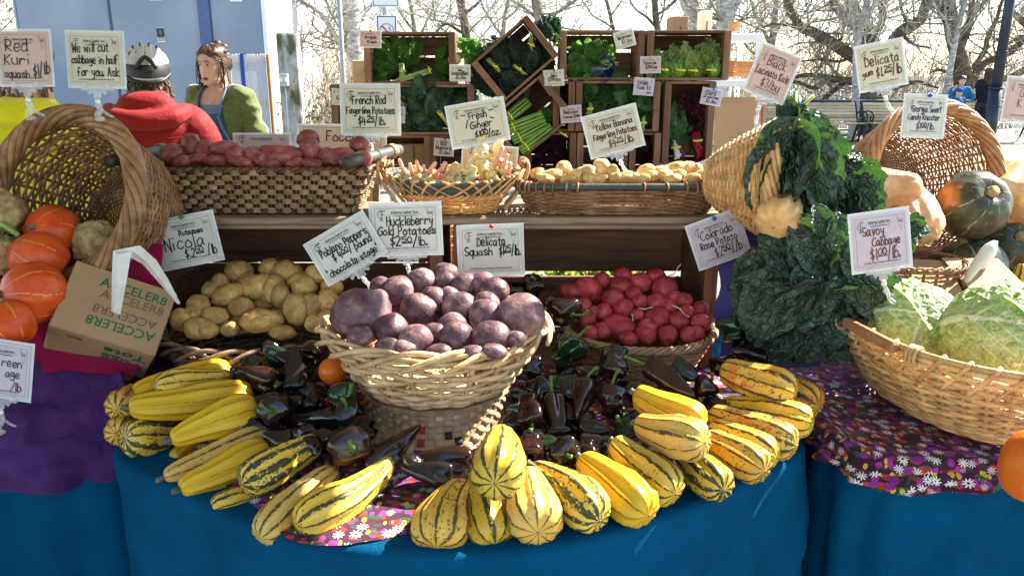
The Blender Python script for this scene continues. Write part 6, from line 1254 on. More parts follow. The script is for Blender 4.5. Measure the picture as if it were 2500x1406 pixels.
GIN = [(1176, 418, 5, .0175, 'big'), (1150, 408, 3, .014, ''), (1208, 412, 4, .015, ''), (1020, 432, 2, .014, ''), (1060, 432, 2, .014, ''), (1105, 430, 2, .013, ''), (1148, 438, 3, .014, ''), (1235, 428, 3, .014, ''), (990, 434, 2, .012, ''), (1090, 436, 3, .012, ''), (1205, 440, 3, .013, ''), (1120, 438, 2, .011, ''), (1040, 440, 2, .012, '')]
glab = rows_label(GIN, 14)
for i, (px, py, n, r, big) in enumerate(GIN):
    c = PY(px, py, 2.20+(440-py)*.002); d = (0, 0, 1) if big else (rng.gauss(0, .5), 0, .8)
    solo('ginger_root', gingerlump(None, (0, 0, 0), V(d).normalized(), n, r, rng, None, ''), M['ginger'], ('tall pale branching ginger root topmost in the cane basket' if big else 'knobbly pale ginger root, '+glab[i]), 'ginger', Matrix.Translation(c), 'ginger roots in the cane basket')
for i, (ax, ay, bx, by, w) in enumerate(((988, 425, 974, 388, 10), (1008, 430, 1000, 398, 9), (1024, 420, 1016, 392, 9), (1040, 430, 1064, 396, 11), (1076, 420, 1088, 396, 12), (1058, 432, 1076, 412, 9), (1072, 438, 1094, 420, 8), (1100, 436, 1112, 404, 10), (1116, 430, 1108, 402, 9), (1206, 408, 1228, 358, 11), (1225, 410, 1240, 376, 10), (1240, 430, 1246, 396, 11), (1180, 440, 1164, 430, 8), (1036, 420, 1034, 402, 8), (1224, 396, 1212, 384, 7))):
    a, b_ = PY(ax, ay, 2.20), PY(bx, by, 2.19); k = mpp(a); m = MB(); m.tube([V(), (b_-a)*.5, (b_-a)*.9, b_-a], [w*k*.62, w*k*.5, w*k*.5, w*k*.3], 9)
    solo('ginger_shoot', m, M['ginger_pink'], 'pink cut ginger shoot, '+ORD[i]+' of the shoots '+'rising from the cane basket', 'ginger shoot', Matrix.Translation(a), 'pink ginger shoots in the cane basket')

# ================================================================= cardboard totes with white handles
ww, dd, hh = .235, .175, .17
w_ = V((.84, .31, -.43)).normalized(); d_ = V((.40, .80, .50)); d_ = (d_-w_*d_.dot(w_)).normalized(); n_ = w_.cross(d_)
BLc = PY(118, 793, 1.72); Mx = Matrix((w_, d_, n_)).transposed().to_4x4(); Mx.translation = BLc+w_*ww/2+d_*dd/2
o = thing('cardboard_tote', 'brown cardboard tote with green print and a white paper handle', 'carton', M=Mx)
m = MB(); m.box((0, 0, -hh/2), (ww, dd, hh), None, .003); part('box_body', m, M['cardboard'], o, False)
m = MB(); m.box((0, 0, .0012), (ww-.004, dd-.004, .002), None, .0008); part('lid', m, M['cardboard'], o, False)
def flat_text(tx, cx, cy, size, z, mat, par, rot=0.0, up=(0, 0, 1), yscale=1.0, name='printed_word', bold=.010):
    cu = bpy.data.curves.new('lettering', 'FONT'); cu.body = tx; cu.size = size; cu.align_x = 'CENTER'; cu.align_y = 'CENTER'; cu.offset = bold*size; cu.resolution_u = 2
    ob = bpy.data.objects.new('tmp', cu); COL.objects.link(ob); dg = bpy.context.evaluated_depsgraph_get(); me = bpy.data.meshes.new_from_object(ob.evaluated_get(dg)); bpy.data.objects.remove(ob); bpy.data.curves.remove(cu); me.name = name; me.materials.clear()
    return link(name, me, mat, par, (z if isinstance(z, Matrix) else Matrix.Translation((cx, cy, z))) @ Matrix.Rotation(rot, 4, 'Z') @ Matrix.Diagonal((1, yscale, 1, 1)))
flat_text('ACCELER8', .025, .052, .033, .0031, M['green_print'], o); flat_text('ACCELER8', .025, -.045, .033, .0031, M['green_print'], o, pi)
flat_text('ACCELER8', .025, -.014, .031, .0029, M['faint_print'], o, pi); flat_text('ACCELER8', .03, .024, .031, .0029, M['faint_print'], o)
F = Matrix.Translation((.055, -dd/2-.0015, -.045)) @ Matrix.Rotation(pi/2, 4, 'X'); flat_text('Tote', 0, 0, .050, F, M['green_print'], o, pi, name='printed_word'); F = Matrix.Translation((.055, -dd/2-.0015, -.095)) @ Matrix.Rotation(pi/2, 4, 'X'); flat_text('Tugg', 0, 0, .050, F, M['green_print'], o, pi)
F = Matrix.Translation((-.06, -dd/2-.0015, -.03)) @ Matrix.Rotation(pi/2, 4, 'X'); flat_text('Bags', 0, 0, .02, F, M['faint_print'], o, pi)
Mi = Mx.inverted(); hp = [PY(x, y, Y) for x, y, Y in ((283, 764, 1.76), (290, 690, 1.735), (297, 622, 1.73), (330, 614, 1.76), (365, 640, 1.80), (402, 690, 1.84), (437, 742, 1.87))]; m = MB()
wds = [.011, .0165, .021, .018, .017, .012, .004]; L_, Rr = [], []
for i, p in enumerate(hp):
    t = (hp[min(i+1, 6)]-hp[max(i-1, 0)]).normalized(); s = t.cross(V((0, -1, .15))).normalized(); f = .012*sin(pi*i/6)
    L_ += [Mi @ (p-s*wds[i]), Mi @ (p+V((0, -.010-f*.3, .004))), Mi @ (p+s*wds[i]), Mi @ (p+V((0, .006, -.002)))]
m.add(L_, [(4*i+j, 4*i+(j+1) % 4, 4*i+4+(j+1) % 4, 4*i+4+j) for i in range(6) for j in range(4)]+[(0, 1, 2, 3), (27, 26, 25, 24)]); part('paper_handle', m, M['white_paper'], o, False)
# right tote: opened flaps in the sun
c = PY(2335, 700, 2.14); z0 = RZ+.03; ht = .185
o = thing('cardboard_tote', 'cardboard tote with sunlit open flaps and a twisted white handle', 'carton', M=Matrix.Translation((c.x, 2.15, z0)) @ Matrix.Rotation(-.12, 4, 'Z'))
for x, y, sx, sy, hq in ((0, -.09, .31, .005, ht-.006), (0, .09, .31, .005, ht+.045), (-.155, 0, .005, .175, ht-.004), (.155, 0, .005, .175, ht-.004)): m = MB(); m.box((x, y, hq/2), (sx, sy, hq)); part('side_panel', m, M['cardboard'], o, False)
for s in (-1, 1):
    m = MB(); m.box((0, 0, 0), (.162, .20, .004), Matrix.Rotation(.30, 3, 'X') @ Matrix.Rotation(s*.05, 3, 'Y') @ Matrix.Rotation(s*.12, 3, 'Z')); part('flap', m, M['cardboard'], o, False, Matrix.Translation((s*.082, 0, ht+.027+s*.004)))
m = MB(); hq = [V((.01, -.03, ht+.015)), V((.03, -.03, ht+.06)), V((.06, -.02, ht+.105)), V((.075, .0, ht+.115)), V((.09, .03, ht+.075)), V((.07, .05, ht+.02))]
m.tube(catmull(hq, 4), [.010, .013, .017, .02, .022, .024, .026, .027, .028, .028, .028, .027, .026, .025, .024, .022, .02, .018, .016, .012, .010], 8, flat=.45); part('paper_handle', m, M['white_paper'], o)
# ================================================================= leaves
def leafmesh(name, mat, W=.4, nu=8, nv=14, bump=.02, bs=7, ruf=.04, rf=16, curl=.3, cup=.25, lobes=0, lobe_n=5, stalk=.12, seed=0, tipsharp=.8, stalk_w=.05):
    m = MB(); off = V((seed*5.3, seed*2.7, seed*1.9)); rng = random.Random(seed); ph = rng.uniform(0, 6)
    def wid(t):
        if t < stalk: return stalk_w
        q = (t-stalk)/(1-stalk); w = max(0.02, sin(pi*min(1, q**.75*.97+.03))**tipsharp)
        if lobes: w *= 1-lobes*(.5+.5*cos(lobe_n*2*pi*q+ph))*(1-q*.6)
        return max(stalk_w, w)*1.0
    def fn(u, v):
        s = u*2-1; t = v; w = wid(t)*W/2; x = s*w; on = 0 if t < stalk else 1
        ang = curl*t; y = t if abs(curl) < 1e-3 else sin(curl*t)/curl; z = 0 if abs(curl) < 1e-3 else -(1-cos(curl*t))/curl
        h = on*(bump*noise.noise(V((x*bs, t*bs, 0))+off)*2+bump*.8*noise.noise(V((x*bs*2.3, t*bs*2.3, 4))+off))*(1-.7*math.exp(-(s/.12)**2))
        h += on*ruf*(abs(s)**2.5)*sin(rf*t*2*pi*.5+ph+s*1.3+2*noise.noise(V((t*5, s, 9))+off))
        h += cup*w*(s*s)*1.0
        xx = x*(1+on*ruf*1.2*noise.noise(V((t*rf*.7, s, 3))+off))
        return V((xx, y+h*sin(ang), z+h*cos(ang)))
    m.grid(nu, nv, fn); me = m.mesh(name); me.materials.append(M[mat]); return me
LV = {}
def LF(key, n, *a, **k): LV[key] = [leafmesh('leaf', *a, seed=s*3+len(LV)*11, **k) for s in range(n)]
LF('kale', 6, 'kale_dark', W=.74, nu=22, nv=30, bump=.040, bs=6.5, ruf=.026, rf=8, curl=.9, cup=.4, stalk=.05, tipsharp=.5)
LF('lac', 5, 'kale_black', W=.42, nu=10, nv=20, bump=.022, bs=13, ruf=.03, rf=12, curl=.8, cup=.5, stalk=.10)
LF('curly', 5, 'kale_curly', W=.75, nu=14, nv=20, bump=.06, bs=12, ruf=.14, rf=26, curl=.7, cup=.4, stalk=.2)
LF('grey', 5, 'kale_grey', W=.60, nu=12, nv=18, bump=.04, bs=8, ruf=.10, rf=20, curl=.6, cup=.25, lobes=.35, lobe_n=5, stalk=.2)
LF('arug', 4, 'arugula', W=.34, nu=6, nv=14, bump=.02, bs=6, ruf=.04, rf=8, curl=.5, cup=.2, lobes=.45, lobe_n=4, stalk=.34)
LF('cress', 4, 'cress', W=.62, nu=6, nv=8, bump=.03, bs=4, ruf=.03, rf=6, curl=.5, cup=.3, stalk=.3, tipsharp=.5)
LF('esc', 5, 'escarole', W=.62, nu=10, nv=14, bump=.05, bs=7, ruf=.12, rf=18, curl=.5, cup=.5, stalk=.02, stalk_w=.4)
LF('cel', 4, 'celery_leaf', W=.62, nu=6, nv=8, bump=.05, bs=5, ruf=.10, rf=12, curl=.5, cup=.2, lobes=.5, lobe_n=3, stalk=.2)
LF('chg', 2, 'chard_green', W=.55, nu=12, nv=18, bump=.03, bs=7, ruf=.05, rf=10, curl=.5, cup=.45, stalk=.02)
LF('chr', 3, 'chard_red', W=.62, nu=12, nv=18, bump=.05, bs=8, ruf=.07, rf=12, curl=.5, cup=.35, stalk=.02)
LF('rad', 4, 'radicchio', W=.5, nu=8, nv=12, bump=.03, bs=6, ruf=.06, rf=10, curl=.9, cup=.6, stalk=.02)
def leaf_at(o, key, p, d, n, s, rng, base_inv=None, sx=1.0):
    me = LV[key][rng.randrange(len(LV[key]))]; Mx = frame(p, None, d, n) @ Matrix.Diagonal((s*sx, s, s, 1))
    return link('leaf', me, None, o, (o.matrix_basis.inverted() @ Mx) if o is not None else Mx)
def heap(o, key, cx, cy, rx, ry, Y, bulge, n, s0, s1, base, rng, toward=.35, jit=.5, rot=0.0, up=0.25, edge=1.0):
    """leaves whose bases spread over an oval of the photo, pointing away from the bundle's base point"""
    ca, sa = cos(radians(rot)), sin(radians(rot))
    for k in range(n):
        a = rng.uniform(0, 2*pi); q = sqrt(rng.random())*.88; ex, ey = rx*q*cos(a), ry*q*sin(a); px, py = cx+ex*ca-ey*sa, cy+ex*sa+ey*ca
        h = bulge*sqrt(max(0, 1-q*q)); yy = Y-h*rng.uniform(.45, 1.0); p = PY(px, py, yy)
        bx, by = base; dv = V((px-bx, 0, -(py-by))); dv = dv.normalized() if dv.length > 1 else V((0, 0, 1))
        d = (dv*edge+V((rng.gauss(0, jit), -toward+rng.gauss(0, jit*.5), rng.gauss(0, jit)))).normalized()
        nrm = V((ex/rx*.7+rng.gauss(0, .3), -1, -ey/ry*.5+up+rng.gauss(0, .3)))
        s = rng.uniform(s0, s1); leaf_at(o, key, p-d*s*.35, d, nrm, s, rng)
def stems(o, pts, spread, n, r, mat, rng, name='stems'):
    m = MB(); inv = o.matrix_basis.inverted(); a, b_ = pts
    for k in range(n):
        j = V((rng.gauss(0, spread), rng.gauss(0, spread*.6), rng.gauss(0, spread))); j2 = V((rng.gauss(0, spread), rng.gauss(0, spread*.6), rng.gauss(0, spread)))*1.5
        m.tube([inv @ (a+j2), inv @ (a.lerp(b_, .5)+j*.8), inv @ (b_+j*.8)], r*rng.uniform(.8, 1.2), 5)
    return part(name, m, M[mat], o)
def tie(o, p, axis, r, mat='twist_tie'):
    inv = o.matrix_basis.inverted(); ax = V(axis).normalized(); x = ax.orthogonal().normalized(); y = ax.cross(x); m = MB(); m.tube([inv @ (p+(x*cos(a)+y*sin(a))*r) for a in [2*pi*j/14 for j in range(14)]], .0028, 5, closed=True, flat=1.6)
    m.tube([inv @ (p-V((0, r, 0))), inv @ (p+V((.012, -r-.008, .006)))], .0022, 4); return part('twist_tie', m, M[mat], o)
def bunch(name, label, cat, at, group=None):
    return thing(name, label, cat, at, group)
# ---- foreground black kale, three bunches spilling from the honey basket
rng = random.Random(31); GK = 'big black kale bunches by the honey basket'
o = bunch('kale_bunch', 'upper black kale bunch hanging stems up from the honey basket', 'kale', PY(1945, 430, 2.05), GK)
heap(o, 'kale', 1952, 400, 70, 84, 2.02, .10, 28, .16, .22, (1945, 285), rng, .15, .2); heap(o, 'kale', 2006, 490, 52, 44, 2.04, .08, 10, .13, .17, (1960, 320), rng, .15, .35)
stems(o, (PY(1942, 256, 2.02), PY(1945, 325, 1.98)), .013, 16, .0055, 'stalk_green', rng, 'stems'); heap(o, 'kale', 1940, 292, 30, 22, 2.0, .03, 9, .05, .075, (1943, 350), rng, 0, .2); tie(o, PY(1936, 312, 1.975), (0, 0, 1), .026)
o = bunch('kale_bunch', 'crinkled black kale bunch hanging right, leaf tip towards the right basket', 'kale', PY(2080, 460, 2.04), GK)
heap(o, 'kale', 2075, 450, 46, 80, 2.06, .07, 14, .12, .17, (2000, 330), rng, .15, .35, -20); heap(o, 'kale', 2065, 500, 72, 44, 2.05, .07, 12, .12, .17, (1990, 400), rng, .15, .4); heap(o, 'kale', 2200, 570, 30, 40, 1.98, .04, 8, .07, .10, (2120, 480), rng, .1, .4)
for k, (x, y) in enumerate(((2060, 385), (2075, 382), (2050, 380))): leaf_at(o, 'kale', PY(x-20, y, 2.0), V((1, -.1, .02+.1*k)), V((.0, -.4, .9)), .065, rng)
o = bunch('kale_bunch', 'lower black kale bunch spreading over the blue violet cloth', 'kale', PY(1985, 700, 1.92), GK)
heap(o, 'kale', 2000, 715, 140, 118, 1.93, .12, 40, .15, .22, (2040, 620), rng, .2, .42); heap(o, 'kale', 1990, 620, 76, 50, 1.92, .09, 12, .13, .17, (2010, 740), rng, .15, .4); heap(o, 'kale', 2080, 720, 80, 90, 1.88, .08, 20, .11, .16, (2000, 640), rng, .15, .4); heap(o, 'kale', 1980, 800, 90, 50, 1.90, .07, 14, .11, .15, (2000, 700), rng, .2, .4)
for x, y, dx, dz in ((2030, 590, .25, .9), (2008, 572, -.1, .9)): leaf_at(o, 'kale', PY(x, y+10, 1.84), V((dx, -.1, dz)), V((.2, -1, .3)), .085, rng)
# ---- arugula
rng = random.Random(5); GB = 'bunches of greens in the crate stack'
o = bunch('arugula_bunch', 'upright arugula bunch with a yellow tie in the upper left crate', 'arugula', PY(985, 185, 4.02), GB)
heap(o, 'arug', 972, 140, 54, 32, 4.16, .10, 84, .075, .115, (985, 178), rng, .1, .25); heap(o, 'arug', 938, 172, 32, 24, 4.12, .09, 26, .08, .12, (985, 175), rng, .1, .5); stems(o, (PY(984, 198, 4.02), PY(982, 160, 4.05)), .008, 14, .003, 'stalk_green', rng); tie(o, PY(983, 174, 4.025), (0, 0, 1), .016)
o = bunch('arugula_bunch', 'arugula bunch lying against the right side of the upper left crate', 'arugula', PY(1055, 175, 4.03), GB)
heap(o, 'arug', 1076, 152, 18, 28, 4.14, .09, 36, .08, .12, (1048, 172), rng, .1, .3); heap(o, 'arug', 1070, 185, 26, 16, 4.1, .06, 14, .07, .11, (1040, 175), rng, .1, .4); stems(o, (PY(975, 198, 4.02), PY(1046, 174, 4.03)), .007, 16, .003, 'stalk_green', rng); tie(o, PY(1049, 172, 4.025), (1, 0, .3), .016)
o = bunch('kale_bunch', 'left grey green kale bunch with frilly leaves under the arugula', 'kale', PY(1050, 300, 4.05), GB)
heap(o, 'grey', 1040, 250, 56, 54, 4.12, .16, 62, .10, .16, (1075, 310), rng, .15, .4); heap(o, 'grey', 1030, 300, 60, 26, 4.12, .14, 32, .09, .13, (1080, 320), rng, .15, .4)
o = bunch('kale_bunch', 'right grey green kale bunch with tied stems beside the ginger card', 'kale', PY(1110, 270, 4.08), GB)
heap(o, 'grey', 1112, 252, 38, 38, 4.15, .10, 36, .09, .13, (1080, 300), rng, .1, .4); stems(o, (PY(1090, 300, 4.0), PY(1070, 274, 4.0)), .006, 9, .003, 'stalk_green', rng); tie(o, PY(1074, 279, 3.99), (.5, 0, .8), .014)
o = bunch('scallion_bunch', 'thin green stalks at the left inside the kale crate', 'scallions', PY(985, 260, 4.05), GB); stems(o, (PY(978, 250, 4.05), PY(996, 300, 4.03)), .012, 12, .0028, 'stalk_green', rng)
# ---- celery root with tops on the crate corner
o = bunch('celery_root', 'white celery root with leafy tops between the two top crates', 'celery root', PY(1122, 150, 4.05)); c = PY(1110, 146, 4.03); m = MB(); inv = o.matrix_basis.inverted()
m.grid(20, 14, lambda u, v: inv @ (c+(lambda d: V((d.x*.032, d.y*.024, d.z*.026))*(1+.12*noise.noise(d*3)))(V((sin(pi*v)*cos(2*pi*u), sin(pi*v)*sin(2*pi*u), -cos(pi*v)))))); part('root', m, M['skin_banana'], o)
stems(o, (PY(1112, 142, 4.05), PY(1160, 132, 4.06)), .010, 12, .004, 'celery_stalk', rng, 'stalks'); heap(o, 'cel', 1142, 130, 26, 28, 4.07, .05, 34, .05, .08, (1118, 150), rng, .1, .5)
# ---- lacinato bunches in the tilted crate
for lab, cx, cy, rx, ry, base, rot, t in (('lower left lacinato bunch with its yellow tie low in the tilted crate', 1195, 190, 34, 46, (1212, 226), -20, (1208, 216)), ('middle lacinato bunch with pale stems in the tilted crate', 1238, 150, 40, 44, (1272, 178), -35, (1266, 168)), ('upper right lacinato bunch in the tilted crate', 1302, 138, 34, 36, (1298, 100), 20, (1297, 110)), ('small lacinato bunch in the lower corner of the tilted crate', 1250, 196, 32, 36, (1214, 160), 10, (1210, 163))):
    o = bunch('kale_bunch', lab, 'kale', PY(cx, cy, 4.02), GB); heap(o, 'lac', cx, cy, rx, ry, 4.10, .11, 32, .11, .17, base, rng, .1, .25, rot); tie(o, PY(t[0], t[1], 3.985), (.4, 0, .9), .017)
    q = V((base[0]-cx, base[1]-cy, 0)); stems(o, (PY(t[0]+q.x*.5, t[1]+q.y*.55, 4.0), PY(t[0]-q.x*.3, t[1]-q.y*.3, 4.0)), .006, 8, .003, 'stalk_green', rng)
o = bunch('kale_bunch', 'lacinato bunch lying on top of the stack, cut stems facing out', 'kale', PY(1345, 85, 4.08), GB); heap(o, 'lac', 1340, 78, 28, 20, 4.15, .07, 26, .09, .13, (1358, 104), rng, -.1, .4)
m = MB(); inv = o.matrix_basis.inverted()
for k in range(46): a = rng.uniform(0, 6.28); q = .030*sqrt(rng.random()); c = PY(1357, 102, 4.0); m.tube([inv @ (c+V((q*cos(a), .10, q*sin(a)+.012))), inv @ (c+V((q*1.1*cos(a), rng.uniform(-.012, .008), q*1.1*sin(a))))], .0036, 5)
part('cut_stems', m, M['stalk_green'], o)
# ---- watercress and blue bowl
o = thing('enamel_bowl', 'blue speckled enamel bowl lying on its side among the watercress', 'bowl', M=Matrix.Translation(PY(1466, 178, 4.06)) @ Matrix.Rotation(radians(62), 4, 'X') @ Matrix.Rotation(-.25, 4, 'Y')); m = MB(); m.lathe([(0, 0), (.03, 0), (.052, .012), (.068, .04), (.075, .062), (.078, .064), (.073, .064), (.064, .04), (.05, .016), (0, .006)], 28, c=(0, 0, -.03)); part('bowl_shell', m, M['enamel_blue'], o)
o = bunch('watercress_bunch', 'leafy watercress heaped round the blue bowl', 'watercress', PY(1440, 160, 4.06), GB); heap(o, 'cress', 1446, 136, 56, 30, 4.14, .10, 120, .045, .07, (1440, 180), rng, .15, .6); heap(o, 'cress', 1412, 164, 30, 30, 4.09, .08, 70, .045, .07, (1440, 180), rng, .2, .6); leaf_at(o, 'cress', PY(1428, 206, 3.98), V((.2, -.3, 1)), V((0, -1, .2)), .055, rng)
stems(o, (PY(1500, 160, 4.05), PY(1470, 150, 4.08)), .012, 16, .0022, 'stalk_green', rng)
# ---- escarole heads
for lab, cx, cy, rx, ry, base, t in (('left escarole head half behind its card', 1616, 172, 20, 22, (1618, 194), (1620, 171)), ('middle escarole head with pale ribs and frilly top', 1655, 155, 34, 34, (1656, 194), (1662, 172)), ('small escarole head right of the middle one', 1690, 168, 22, 22, (1692, 194), (1692, 173)), ('right escarole head leaning on the crate end', 1735, 152, 30, 34, (1742, 194), (1736, 172))):
    o = bunch('escarole_head', lab, 'escarole', PY(cx, cy+20, 4.05), GB); heap(o, 'esc', cx, cy, rx, ry, 4.10, .09, 26, .075, .12, base, rng, .1, .3); tie(o, PY(t[0], t[1], 4.0), (.1, 0, 1), .024)
    m = MB(); inv = o.matrix_basis.inverted(); b0 = PY(base[0], base[1]-9, 4.05)
    for k in range(9): a = 2*pi*k/9; m.tube([inv @ (b0+V((.012*cos(a), .012*sin(a), -.012))), inv @ (b0+V((.026*cos(a), .026*sin(a), .02))), inv @ (b0+V((.03*cos(a), .03*sin(a), .055)))], [.009, .012, .007], 6)
    part('pale_ribs', m, M['celery_stalk'], o)
# ---- curly green kale
for lab, cx, cy, rx, ry, base, t in (('left curly kale bunch with a yellow tie in the green kale crate', 1446, 240, 32, 40, (1440, 276), (1440, 266)), ('middle curly kale bunch with one tall leaf', 1512, 244, 50, 38, (1500, 290), None), ('right curly kale bunch with its tied stems low at the crate end', 1570, 268, 36, 46, (1570, 312), (1570, 300))):
    o = bunch('curly_kale_bunch', lab, 'kale', PY(cx, cy, 4.05), GB); heap(o, 'curly', cx, cy, rx, ry, 4.12, .13, 48, .07, .11, base, rng, .35, .6)
    if t: tie(o, PY(t[0], t[1], 3.985), (0, 0, 1), .016); stems(o, (PY(base[0], base[1]+4, 3.99), PY(t[0], t[1]-12, 4.0)), .006, 10, .0035, 'stalk_green', rng)
    else: leaf_at(o, 'curly', PY(1512, 232, 4.03), V((.05, 0, 1)), V((.2, -1, .1)), .13, rng)
# ---- celery
for i, (lab, ax, ay, bx, by) in enumerate((('topmost celery bunch in the tilted crate', 1236, 290, 1290, 246), ('second celery bunch in the tilted crate', 1240, 316, 1326, 284), ('third celery bunch in the tilted crate', 1256, 342, 1334, 300), ('lowest celery bunch nearest the crate rim', 1274, 366, 1348, 312))):
    A, B = PY(ax, ay, 4.02-.012*i), PY(bx, by, 4.05-.012*i); o = bunch('celery_bunch', lab, 'celery', A, 'celery bunches in the tilted crate'); m = MB(); dx = (B-A).normalized(); sd = dx.cross(V((0, -1, 0))).normalized(); inv = o.matrix_basis.inverted()
    for k in range(9):
        a = 2*pi*k/8; q = (sd*cos(a)+V((0, sin(a), 0)))*(.020 if k < 8 else 0); m.tube(catmull([inv @ (A-dx*.01+q*.9), inv @ (A.lerp(B, .5)+q*1.15), inv @ (B+q*1.05)], 4), [.0095]*4+[.010]*4+[.0115], 7, flat=.7)
    part('stalks', m, M['celery_stalk'], o); tie(o, A.lerp(B, .14), dx, .031); heap(o, 'cel', ax-10, ay+12, 20, 16, 4.05, .05, 22, .045, .07, (bx, by), rng, .2, .5)
    if i == 1: heap(o, 'cel', 1322, 280, 22, 18, 4.06, .04, 24, .045, .065, (1260, 300), rng, .2, .5)
    if i == 3: heap(o, 'cel', 1262, 376, 26, 18, 4.02, .05, 30, .05, .075, (1340, 310), rng, .2, .5)
# ---- chard
o = bunch('chard_bunch', 'green chard bunch with white stalks in the chard crate', 'chard', PY(1655, 360, 4.06), GB); heap(o, 'chg', 1640, 312, 18, 26, 4.1, .05, 5, .15, .19, (1655, 370), rng, .05, .15); heap(o, 'chg', 1664, 308, 12, 26, 4.12, .04, 4, .14, .18, (1655, 370), rng, .05, .15)
stems(o, (PY(1656, 384, 4.02), PY(1648, 352, 4.05)), .009, 8, .0065, 'stalk_white', rng, 'white_stalks'); stems(o, (PY(1668, 384, 4.03), PY(1656, 352, 4.06)), .005, 5, .004, 'stalk_violet', rng, 'violet_stalks'); tie(o, PY(1650, 360, 4.02), (-.2, 0, 1), .023)
o = bunch('chard_bunch', 'dark red chard bunch with crimson stalks in the chard crate', 'chard', PY(1712, 360, 4.06), GB); heap(o, 'chr', 1696, 292, 24, 32, 4.12, .07, 16, .14, .19, (1706, 360), rng, .05, .25); stems(o, (PY(1712, 382, 4.02), PY(1703, 325, 4.06)), .011, 12, .006, 'stalk_red', rng, 'red_stalks'); tie(o, PY(1704, 343, 4.02), (-.1, 0, 1), .024); heap(o, 'chg', 1712, 356, 12, 20, 4.12, .04, 6, .10, .13, (1706, 380), rng, .1, .3)
# ---- radicchio, dark heads
for lab, cx, cy, key in (('dark radicchio head at the left of the lower middle crate', 1322, 384, 'rad'), ('second dark radicchio head in the lower middle crate', 1352, 376, 'rad'), ('dark radicchio head at the right of the lower middle crate', 1384, 388, 'rad'), ('pale veined radicchio head with a yellow tie', 1366, 338, 'rad'), ('dark purple head left in the crate beside the chard', 1558, 376, 'rad'), ('dark purple head right in the crate beside the chard', 1596, 378, 'rad'), ('reddish radicchio in the narrow crate behind the celery card', 1378, 234, 'rad')):
    o = bunch('radicchio_head', lab, 'radicchio', PY(cx, cy, 4.06), 'radicchio and mustard heads'); heap(o, key, cx, cy, 18, 18, 4.09, .05, 20, .05, .075, (cx, cy+4), rng, .5, .5)
    if 'yellow tie' in lab: tie(o, PY(1376, 328, 4.0), (.5, 0, .8), .024)
o = bunch('kale_bunch', 'dark leafy bunch low behind the yellow banana clip', 'kale', PY(1480, 396, 4.06), GB); heap(o, 'lac', 1480, 396, 40, 16, 4.1, .06, 20, .07, .10, (1480, 420), rng, .2, .5)
# greens seen through the slot of the right long crate
o = bunch('lettuce_pile', 'sunlit green leaves seen through the slot behind the red potatoes', 'lettuce', PY(1450, 690, 2.62)); heap(o, 'esc', 1450, 690, 150, 26, 2.75, .06, 46, .07, .11, (1450, 720), rng, .3, .6)

# ================================================================= savoy cabbages
def cabbage(label, c, r, seed, face=(-.2, -.75, .6), n=11):
    rng = random.Random(seed); o = thing('savoy_cabbage', label, 'cabbage', c, 'savoy cabbages in the big basket'); m = MB(); m.sphere((0, 0, 0), r*.86, 24, 16); part('heart', m, M['savoy'], o); ax0 = V(face).normalized(); t1 = ax0.orthogonal().normalized(); t2 = ax0.cross(t1)
    for k in range(n):
        a = 2*pi*k*.382+rng.uniform(-.2, .2); el = .10+.95*(k/n); out = k/n
        d = (ax0*cos(el)+(t1*cos(a)+t2*sin(a))*sin(el)).normalized(); tan = (ax0-d*ax0.dot(d)); tan = tan.normalized() if tan.length > .1 else t1; sd = d.cross(tan)
        rr = r*(.88+.13*out); W_, L_ = 1.45+.3*rng.random(), 1.5+.25*rng.random(); off = V((seed*4.1+k*7.7, k*3.3, 1)); m = MB()
        def fn(u, v):
            s, t = u*2-1, v*2-1; ed = max(abs(s), abs(t)); aa, bb_ = s*W_*.62*(1-.20*t*t), t*L_*.58
            p = (d*cos(bb_)+tan*sin(bb_)); p = p*cos(aa)+sd*sin(aa)
            q = V((s*5.6, t*5.6, 0))+off; vo = noise.voronoi(q, distance_metric='DISTANCE')[0]; pk = min(.5, (vo[1]-vo[0]))*.055
            mid = math.exp(-(s/.07)**2)*.05*(1-v*.6); side = .02*math.exp(-((abs(s)*1.3-(t+1)*.5) % .36/.05)**2)*(abs(s) > .1)
            fl = max(0, ed-.72)/.28; h = 1+pk*1.25*(1-mid*10)+mid*.7+side*.6+out**2*.12*fl**2*(t > -.4 and k % 3 == 0)+(.008+.014*out)*fl*sin(9*t+7*s+k)+.03*noise.noise(q*1.4)
            return p*(rr*h)
        m.grid(56, 56, fn); part('leaf', m, M['savoy'] if k % 3 else M['savoy_deep'] if out > .75 else M['savoy'], o)
    return o
cabbage('left savoy cabbage with loose crinkled outer leaves in the big basket', PY(2226, 822, 1.84), .132, 1, (-.25, -.7, .65))
cabbage('right savoy cabbage with large pale veins, nearest the picture edge', PY(2446, 838, 1.70), .136, 2, (-.1, -.8, .55))
cabbage('savoy cabbage mostly out of view at the far right of the basket', PY(2600, 790, 1.95), .11, 3); cabbage('deep green savoy cabbage low between the two front ones', PY(2350, 930, 1.78), .08, 4, (-.2, -.9, .3))
